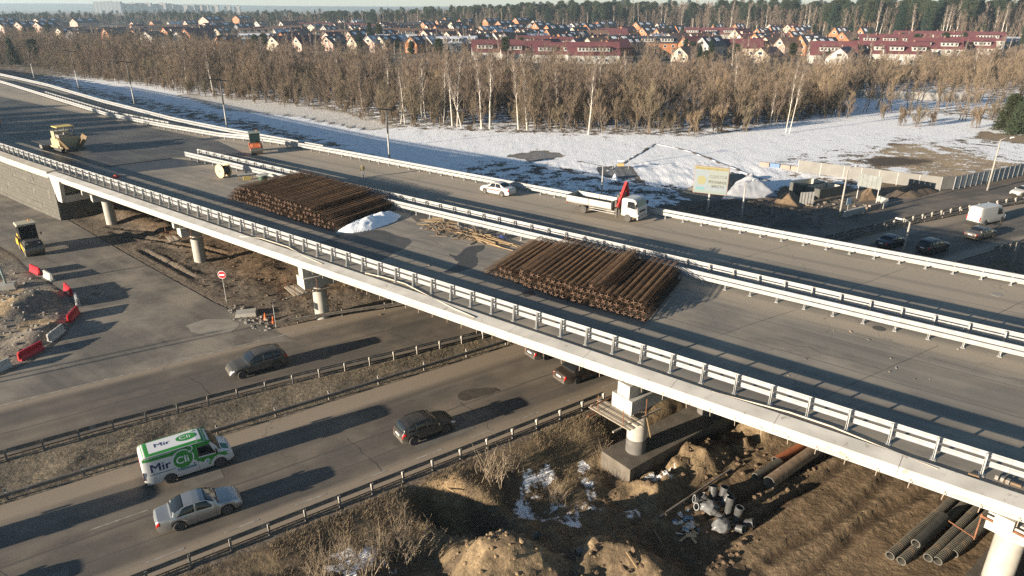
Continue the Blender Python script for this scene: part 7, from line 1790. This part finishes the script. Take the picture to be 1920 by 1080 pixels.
# ---- foreground bushes and dry stems
fbush = []
for k in range(4):
    r2 = random.Random(50+k); mb = MB(); cr_ = MB()
    for i in range(20 if k < 2 else 13):
        az = r2.uniform(0, 6.28); ll = r2.uniform(1.1, 2.5); d = Vector((math.cos(az)*r2.uniform(.1, .55), math.sin(az)*r2.uniform(.1, .55), 1)).normalized(); b0 = Vector((r2.gauss(0, .28), r2.gauss(0, .28), -.1))
        q1 = b0+d*ll*.55; q2 = q1+(d+Vector((r2.gauss(0, .25), r2.gauss(0, .25), .1))).normalized()*ll*.45
        mb.tube([b0, q1, q2], [.019, .013, .006], 4, caps=False)
        for j in range(6):
            b1 = b0.lerp(q1, r2.uniform(.5, 1)) if j < 4 else q1.lerp(q2, r2.uniform(0, .9)); dd = (d+Vector((r2.gauss(0, .5), r2.gauss(0, .5), r2.gauss(.2, .3)))).normalized(); e = b1+dd*r2.uniform(.25, .7)
            cr_.tube([b1, e], [.007, .003], 3, caps=False)
            for _ in range(2): cr_.tube([b1.lerp(e, .6), b1.lerp(e, .6)+(dd+Vector((r2.gauss(0, .6), r2.gauss(0, .6), r2.gauss(0, .4)))).normalized()*.28], [.005, .002], 3, caps=False)
    fbush.append((mb.mesh('stems', mat('dry_stem', (.31, .25, .18), (.22, .17, .12), 4, .9)), cr_.mesh('twigs', mat('dry_twig', (.26, .20, .135), (.18, .135, .09), 4, .9))))
for k, (x, y, s_, lb) in enumerate(((760, 1050, 1.25, 'tall pale dry bush at the bottom left of the trench'), (720, 1060, 1.1, 'dry bush left of the tallest one at the bottom of the picture'), (790, 1040, 1.0, 'dry bush growing on the brink of the trench'), (690, 1075, 1.2, 'dry bush at the bottom edge, left of the others'), (650, 1070, 1.0, 'thin dry bush at the bottom edge near the guardrail'),
                                   (935, 905, 1.15, 'spreading dry bush on the bank above the snow patch'), (905, 890, .95, 'dry bush on the bank, left of the spreading one'), (965, 880, .9, 'dry bush on the bank nearest the pier'), (1045, 945, .8, 'sparse dry sapling in the snow patch'), (600, 1090, 1.1, 'dry bush at the very bottom edge, leftmost'), (1130, 855, .55, 'small dry tuft at the foot of the bank by the pile cap'))):
    p = gpix(x, min(y, 1120)); root = thing('dry_bush', lb, 'bush', p, rnd.uniform(0, 6)); root.scale = (s_,)*3; a, b_ = fbush[k % 4]; obj('stems', a, root)['kind'] = 'stuff'; obj('twigs', b_, root)['kind'] = 'stuff'
# matted dry grass on the verge, the median and the bank
def grass_field(name, label, cnt, gen, keep, hmin, hmax, material, seed):
    rg = np.random.default_rng(seed); r2 = random.Random(seed); vs_ = []; fs_ = []; P = []
    while len(P) < cnt:
        x, y = gen(rg, cnt); k_ = keep(x, y); P += list(zip(x[k_].tolist(), y[k_].tolist()))
    for x, y in P[:cnt]:
        z = gz(x, y)-.02
        for _ in range(3):
            az = r2.uniform(0, 6.28); h_ = r2.uniform(hmin, hmax); ln = r2.uniform(.2, 1.1)*h_; dx, dy = math.cos(az), math.sin(az); w = .012; x0 = x+r2.gauss(0, .08); y0 = y+r2.gauss(0, .08); k = len(vs_)
            vs_ += [(x0-dy*w, y0+dx*w, z), (x0+dy*w, y0-dx*w, z), (x0+dx*ln, y0+dy*ln, z+h_)]; fs_.append((k, k+1, k+2))
    me = bpy.data.meshes.new(name); me.from_pydata(vs_, [], fs_); me.materials.append(material); o = obj(name, me); tag(o, label, 'grass', None, 'stuff')
def gen_rm(r0, r1, mfun):
    def g(rg, k):
        r_ = rg.uniform(r0, r1, k); m_ = mfun(rg, r_); return RR.x*r_+MM.x*m_, RR.y*r_+MM.y*m_
    return g
grass_field('dry_grass', 'matted dry grass on the bank below the foreground carriageway', 9000, gen_rm(-4, 30, lambda rg, r_: 32.2-np.abs(rg.normal(0, 2.6, len(r_)))), lambda x, y: (y > 20) & (fbm(x, y, .35, 3, 6) > .46), .05, .24, mat('dry_grass', (.22, .165, .098), (.14, .105, .065), .8, .95, coords='World'), 1)
grass_field('median_grass', 'sparse dry grass along the median strip', 5000, gen_rm(-12, 60, lambda rg, r_: 44.6+rg.random(len(r_))*(np.interp(r_, [-10, 0, 12, 30, 60, 90], [49.6, 49.5, 48.8, 46.9, 45.9, 45.6])-45.0)), lambda x, y: fbm(x, y, .5, 3, 7) > .5, .05, .16, mat('dry_grass2', (.20, .16, .10), (.12, .095, .06), .8, .95, coords='World'), 2)
def gen_emb(rg, k):
    u_ = rg.uniform(-260, -60, k); n_ = np.interp(u_, [-275, -220, -172, -132, -60], [86, 82, 76, 72, 71])+np.abs(rg.normal(0, 7, k)); return U.x*u_+N.x*n_, U.y*u_+N.y*n_
grass_field('reed_bank', 'brown reeds and weeds on the snowy bank behind the overpass', 9000, gen_emb, lambda x, y: fbm(x, y, .12, 3, 9) > .48, .35, 1.1, mat('reeds', (.17, .125, .08), (.11, .085, .055), .3, .95, coords='World'), 3)
# ================================================================== VILLAGE
WALLC = {'O': ('orange brick', (.34, .14, .062), (.28, .115, .052)), 'W': ('white', (.37, .355, .33), (.32, .31, .285)), 'I': ('ivory', (.40, .335, .255), (.34, .285, .22)), 'P': ('pink and white', (.40, .28, .23), (.35, .245, .20)), 'D': ('dark grey', (.10, .105, .115), (.08, .08, .09)), 'B': ('shade-tinted white', (.36, .40, .44), (.31, .35, .38))}  # B: white walls with bluish shade painted into their colour
ROOFC = {'K': ('dark slate', (.030, .032, .040), (.05, .05, .058)), 'M': ('maroon', (.125, .045, .048), (.095, .036, .04)), 'N': ('brown', (.14, .085, .06), (.10, .065, .05)), 'S': ('snow-covered', (.42, .44, .48), (.22, .23, .26))}
pane_m = mat('window_pane', (.03, .035, .045), rough=.15); frame_w = mat('window_frame', (.60, .58, .54)); snow_r = mat('roof_snow', (.74, .76, .80), (.66, .68, .72), 1, .8); chim = mat('chimney_brick', (.22, .12, .09), (.16, .09, .07), 3)
UNIT = MB().box((0, 0, 0), (1, 1, 1)).mesh('window', pane_m); UNITF = MB().box((0, 0, 0), (1, 1, 1)).mesh('frame', frame_w)
def win(root, x, y, z, sx, sy, sz):
    o = obj('window', UNIT, root, (x, y, z)); o.scale = (sx, sy, sz)
    f = obj('frame', UNITF, o); f.scale = (1.25 if sx > .2 else .7, 1.25 if sy > .2 else .7, 1.2); return o
def house(ty, x, yg, w, l_, h, rise, yaw, wc, rc, dorm, label, group):
    p = at(x, yg); p.z = gz(p.x, p.y)-.3; wl = WALLC[wc]; rf = ROOFC[rc]
    p = at(x, yg, p.z)
    rat = p.x/p.y
    if ty == 'R': yaw = yaw-math.degrees(math.atan(rat))*.85
    elif yaw < 35: yaw = yaw+22-45*rat
    root = thing('house', label, 'house', p, R(yaw), group)
    wm = mat('wall_'+wc, wl[1], wl[2], .8, .9); rm2 = mat('roof_'+rc, rf[1], rf[2], .5, .6)
    h += .3
    # ridge along local x; gable faces -x, eaves face -y and +y; the anchor is the near gable corner region
    prof = [(-w/2, 0), (w/2, 0), (w/2, h), (0, h+rise), (-w/2, h)]
    MB().slab([(-l_/2, a, b_) for a, b_ in prof], (l_, 0, 0)).build('wall', wm, root)
    ov = .55; k = rise/(w/2); mb = MB()
    for s_ in (1, -1):
        a = [(-l_/2-ov, 0, h+rise+.06), (l_/2+ov, 0, h+rise+.06), (l_/2+ov, s_*(w/2+ov), h-k*ov+.06), (-l_/2-ov, s_*(w/2+ov), h-k*ov+.06)]
        mb.slab(a if s_ < 0 else a[::-1], (0, 0, .22))
    roof = mb.build('roof', rm2, root)
    MB().box((l_*.18, w*.14, h+rise+.3), (.7, .7, 1.6)).build('chimney', chim, roof)
    if l_ > 26: MB().box((-l_*.22, -w*.12, h+rise+.3), (.7, .7, 1.6)).build('chimney', chim, roof)
    fl = max(1, int((h-.3)/2.9))
    for f in range(fl):
        z = 1.9+f*2.9
        for yy in (-w*.27, w*.27): win(root, -l_/2, yy, z, .12, min(1.5, w*.18), 1.4)
        nx_ = max(2, int(l_/4.2))
        for i in range(nx_): win(root, -l_/2+(i+.5)*l_/nx_, -w/2, z, 1.3, .12, 1.4)
    win(root, -l_/2, 0, h+rise*.32, .12, min(2.4, w*.28), 1.3)
    if dorm:
        for i in range(dorm):
            xc = -l_/2+(i+.5)*l_/dorm; dl = l_/dorm*.62; dy = -w*.30; zd = h+rise*.42
            d_ = MB().box((xc, dy, zd), (dl, w*.34, 1.9)).build('dormer', mat('wall_W', WALLC['W'][1], WALLC['W'][2], .8, .9) if wc != 'I' else wm, root)
            MB().slab([(xc-dl/2-.3, dy-w*.17-.5, zd+.95), (xc+dl/2+.3, dy-w*.17-.5, zd+.95), (xc+dl/2+.3, dy+w*.2, zd+1.35), (xc-dl/2-.3, dy+w*.2, zd+1.35)], (0, 0, .18)).build('dormer_roof', rm2 if rc != 'S' else MATS['roof_snow'], d_)
            kk = max(1, int(dl/1.7))
            for j in range(kk): 
                o = obj('window', UNIT, d_, (xc-dl/2+(j+.5)*dl/kk, dy-w*.17, zd+.1)); o.scale = (.95, .1, 1.1)
    if rc in ('K', 'S') and ty == 'G':
        for i in range(2):
            xc = l_*(-.25+.45*i); t0, t1 = .2, .55
            a = [(xc-l_*.09, -w/2*t0, h+rise*(1-t0)+.30), (xc+l_*.09, -w/2*t0, h+rise*(1-t0)+.30), (xc+l_*.11, -w/2*t1, h+rise*(1-t1)+.30), (xc-l_*.07, -w/2*t1, h+rise*(1-t1)+.30)]
            MB().slab(a[::-1], (0, 0, .08)).build('snow_patch', snow_r, roof)
    return root
HL = [  # type, x, ground y, gable w, length, eaves, rise, yaw, wall, roof, dormers
 ('G',19,70,13,18,9,4.5,20,'P','K',0),('G',55,70,13,18,9,4.5,20,'P','K',0),('G',91,71,13,18,9,4.5,20,'P','K',0),('G',14,55,13,24,9,4.5,18,'P','K',0),('G',92,56,14,30,9,4.5,18,'P','K',0),('G',162,57,14,30,9,4.5,18,'P','K',0),
 ('G',132,73,11,20,5,4,18,'I','K',0),('R',185,64,12,60,5,2,4,'I','N',3),('R',212,68,12,55,5,2,4,'I','N',3),('R',280,61,12,60,5.5,2.5,4,'P','N',4),('R',305,65,12,55,5.5,2.5,4,'P','N',4),('R',352,61,12,50,5.5,2.5,4,'P','N',4),
 ('G',265,79,10,14,5,4,25,'O','N',0),('G',288,81,11,14,4.5,4,30,'W','N',0),('G',345,80,10,14,4.5,3.5,30,'W','N',0),
 ('G',400,57,18,26,11,5,22,'P','K',0),('G',458,52,14,26,12,4,22,'O','K',0),('G',413,65,13,34,8,3.5,15,'P','K',0),('R',488,74,12,36,5.5,4,6,'W','N',6),('G',428,97,9,16,5.5,4,28,'O','K',0),
 ('R',470,86,10,15,5,3.5,5,'D','S',2),('R',500,86,10,15,5,3.5,5,'D','S',2),('R',527,87,10,13,5,3.5,5,'D','K',2),('G',568,80,12,13,6,4.5,28,'W','N',0),('R',630,80,11,22,5.5,4,4,'I','N',5),('R',605,78,10,14,5,4,10,'P','N',2),
 ('G',543,60,9,24,7,4.5,25,'W','M',0),('R',585,58,12,45,5,4.5,6,'W','M',4),('R',650,60,12,40,5,4.5,6,'W','M',4),('G',638,62,11,16,5,5,22,'W','M',0),('R',690,52,12,50,5,4.5,8,'O','M',3),('R',540,66,11,30,5,4,8,'D','N',0),('G',592,64,11,12,7,3,25,'I','K',0),
 ('G',673,83,11,20,4.5,5,22,'P','K',0),('G',562,93,9,14,5,4,30,'P','N',0),('G',688,93,10,14,5,4,30,'P','N',0),
 ('G',744,47,10,18,8,4.5,22,'O','K',0),('G',797,47,10,22,8,4,22,'O','K',0),('G',804,59,11,18,6,4,22,'O','K',0),('G',846,52,11,22,8,4.5,22,'O','K',0),('G',874,55,11,22,7,4.5,22,'O','K',0),('G',922,56,11,22,8,4.5,22,'O','K',0),('G',946,59,11,20,6.5,4.5,22,'O','K',0),('G',978,54,11,22,8,4.5,22,'O','K',0),
 ('G',722,57,9,14,5,4.5,22,'W','M',0),('G',863,67,11,20,4.5,5,20,'W','K',0),('G',930,68,11,20,4.5,5,20,'W','K',0),('G',970,66,11,18,5,5,20,'W','K',0),('R',770,57,11,40,5,4,6,'D','K',0),('R',700,62,11,30,5,4,6,'W','M',3),
 ('R',742,77,12,24,5.5,4.5,8,'W','N',2),('R',782,79,12,24,5.5,4.5,8,'W','N',2),('R',825,80,12,26,5.5,4.5,8,'W','N',3),('R',732,90,10,16,5,3.5,6,'D','S',2),('R',760,90,10,16,5,3.5,6,'D','S',2),('R',842,98,10,15,5.5,3.5,6,'D','S',2),('R',872,97,10,15,5.5,3.5,6,'D','S',2),('G',787,99,10,15,5.5,4,25,'O','K',0),('G',815,98,9,13,5.5,4,25,'I','S',0),
 ('G',893,92,11,14,4.5,5,55,'B','N',0),('G',940,88,11,15,5,4.5,20,'W','N',1),('G',968,90,11,16,5,4.5,20,'W','N',1),('G',912,80,10,14,5,4,20,'W','N',1),('G',850,83,11,16,4.5,4.5,30,'I','N',0),
 ('R',930,112,13,26,4.5,5.5,6,'W','M',2),('R',985,115,13,26,4.5,5.5,6,'W','M',2),('R',1045,117,13,26,4.5,5,6,'W','M',2),('R',1110,119,13,26,4.5,5.5,6,'W','M',1),('R',998,98,12,20,5,4.5,8,'W','M',2),('R',1028,101,12,18,5,4.5,8,'W','M',2),('R',1050,102,12,16,5,4.5,8,'W','M',1),('G',1082,105,12,16,4.5,5,65,'B','M',0),('G',990,82,12,14,4.5,5,60,'B','N',0),
 ('G',1018,69,11,22,8,4.5,22,'O','K',0),('G',1042,77,12,22,7.5,5,22,'O','K',0),('G',1080,86,12,20,5,5,22,'O','K',0),('G',1112,68,12,22,6.5,4.5,22,'O','K',0),('G',1135,61,12,26,6.5,4.5,22,'O','K',0),('G',1205,66,13,22,7.5,5,22,'O','K',0),('G',1216,76,12,18,6,4.5,22,'O','K',0),('G',1085,64,12,22,7,3.5,40,'W','K',0),('R',1110,80,12,24,5,4,8,'O','N',0),('R',1150,76,12,22,5,4.5,8,'D','M',0),('G',1175,68,10,18,5,4,25,'O','M',0),
 ('R',1228,101,12,24,6.5,3.5,8,'O','K',2),('G',1268,95,12,16,6.5,4,20,'W','N',0),('G',1276,71,15,16,2,9,22,'O','K',0),
 ('R',1330,75,14,48,5,5,5,'W','M',3),('G',1344,64,11,12,4,6,22,'O','K',0),('G',1384,64,11,12,4,6,22,'O','K',0),('R',1368,104,13,36,4.5,4.5,6,'I','M',0),('G',1400,91,11,16,4.5,4.5,20,'W','M',0),('G',1310,88,11,18,4.5,4.5,20,'W','N',0),('R',1420,86,11,22,4.5,4,8,'W','M',2),('R',1448,86,11,22,4.5,4,8,'W','M',1),
 ('G',1450,73,12,13,4.5,6,22,'O','K',0),('G',1494,74,12,13,4.5,6,22,'O','K',0),('G',1490,82,12,15,4.5,4.5,22,'O','K',0),('G',1437,118,11,14,3.5,4,40,'I','N',0),('G',1288,116,11,14,3.5,4,40,'I','N',0),
 ('G',1572,76,11,13,4.5,6,22,'O','K',0),('G',1588,86,14,14,4.5,5,22,'O','N',0),('G',1621,77,11,13,4.5,6,22,'O','K',0),
 ('R',1556,119,14,22,4.5,6,6,'W','M',1),('G',1577,127,12,14,4.5,4.5,50,'W','M',0),('R',1640,118,14,24,5,5.5,6,'W','M',3),('R',1692,121,14,20,5.5,5,6,'W','M',2),('R',1660,98,14,34,5.5,5,5,'W','M',3),('R',1745,112,14,26,6,5,5,'W','M',2),('R',1805,110,14,26,6,5,5,'W','M',2),('R',1730,90,14,40,6,5,4,'W','M',2),('R',1810,92,14,42,6,5,4,'W','M',2),('R',1890,90,16,36,4,3,4,'I','S',0)]
rh = random.Random(77); grid = [(x, y) for y in (54, 60, 67, 74, 81, 89, 97) for x in range(538, 1012, 21)]+[(x, y) for y in (66, 74, 84, 94, 104) for x in range(1000, 1560, 30)]+[(x, y) for y in (56, 63, 70, 78) for x in range(120, 540, 34)]
for x, y in grid:
    x += rh.uniform(-7, 7); y += rh.uniform(-2, 2)
    if any(abs(e[1]-x) < 15 and abs(e[2]-y) < 4.5 for e in HL) or rh.random() < .40: continue
    wc = rh.choices('OWIPD', (3, 1.6, 2, 1.8, 1))[0]; rc = rh.choices('KMNS', (3, 2, 3, .8))[0]
    HL.append(('G', x, y, rh.uniform(9, 12), rh.uniform(12, 20), rh.uniform(4.5, 6.5), rh.uniform(3.6, 5), rh.uniform(14, 30), wc, rc, rh.choice((0, 0, 1))))
from collections import defaultdict
order = defaultdict(list)
for i, e in enumerate(HL): order[(e[0], e[8], e[9])].append((e[1], i))
for i, e in enumerate(HL):
    k = (e[0], e[8], e[9]); s_ = sorted(order[k]); pos = [j for _, j in s_].index(i)
    kindn = 'gable-fronted house' if e[0] == 'G' else 'long terrace house'
    rank = 'the only one of its kind' if len(s_) == 1 else ('%s from the left of its kind' % nth(pos))
    house(*e, '%s %s with %s roof, %s' % (WALLC[e[8]][0], kindn, ROOFC[e[9]][0], rank), 'houses of the village behind the wood')
# distant apartment blocks on the horizon
TW = [(186, 224, 0), (226, 240, 1), (243, 256, 1), (258, 268, 2), (270, 284, 1), (287, 296, 2), (298, 312, 1), (315, 326, 1), (329, 336, 2), (339, 352, 1), (356, 366, 1), (370, 380, 2), (384, 392, 1), (400, 410, 1), (424, 433, 2), (442, 450, 1)]
tm = [mat('block_bluegrey', (.10, .12, .14), (.09, .105, .125), .02), mat('block_white', (.19, .18, .17), (.16, .15, .145), .02), mat('block_pink', (.18, .14, .13), (.15, .12, .11), .02)]
for k, (x0, x1, c) in enumerate(TW):
    a = at((x0+x1)/2, 21.5, 0); p = a.normalized()*3600; p.z = 1; w = (x1-x0)/FPX*3600*1.08; hh = 42+rnd.uniform(-3, 4)-.05*(x0-186)
    root = thing('apartment_block', 'hazy high-rise apartment block on the horizon, %s from the left' % ORD[k], 'building', p, 0, 'apartment blocks on the horizon')
    MB().box((0, 0, hh/2), (w, 16, hh)).build('wall', tm[c], root); MB().box((0, 0, hh+1), (w*.3, 8, 3)).build('lift_house', tm[1], root)
    for j in range(max(1, int(w/16))): MB().box((-w/2+(j+.5)*w/max(1, int(w/16)), -8.1, hh/2), (4, .4, hh*.94)).build('stair_strip', tm[(c+1) % 3], root)
# long blue ridge on the left horizon
gx = np.linspace(-6500, 1500, 60); mb = MB()
for i, x in enumerate(gx):
    hh = 46*float(fbm([x], [3.], .0006, 3, 2)[0])+18*float(np.interp(x, [-6500, -3000, -1000, 1500], [1, 1, .3, 0]))
    for y_, z_ in ((5200, -5), (5900, hh*.8), (6600, hh), (8000, -5)): mb.v.append(Vector((x*1.1, y_, z_)))
for i in range(len(gx)-1):
    for j in range(3): mb.f.append([i*4+j, (i+1)*4+j, (i+1)*4+j+1, i*4+j+1]); mb.m.append(0)
o = mb.build('far_hills', mat('far_wood_green', (.055, .06, .045), (.075, .07, .05), .01, .95), None, smooth=True); struct(o, 'low wooded ridge on the horizon at the left')
if o.data.polygons[0].normal.z < 0: o.data.flip_normals()
# ================================================================== HAZE
hz = MB().box((0, 4300, 38), (15000, 9400, 92)).build('haze', [], None); hz['kind'] = 'stuff'; hz['label'] = 'thin haze lying over the whole landscape'; hz['category'] = 'haze'
vmat = bpy.data.materials.new('haze'); vmat.use_nodes = True; n = vmat.node_tree.nodes; n.remove(n['Principled BSDF'])
pv = n.new('ShaderNodeVolumePrincipled'); pv.inputs['Density'].default_value = .00013; pv.inputs['Color'].default_value = (.62, .80, .95, 1); pv.inputs['Anisotropy'].default_value = .2
vmat.node_tree.links.new(pv.outputs[0], n['Material Output'].inputs['Volume'])
hz.data.materials.append(vmat)
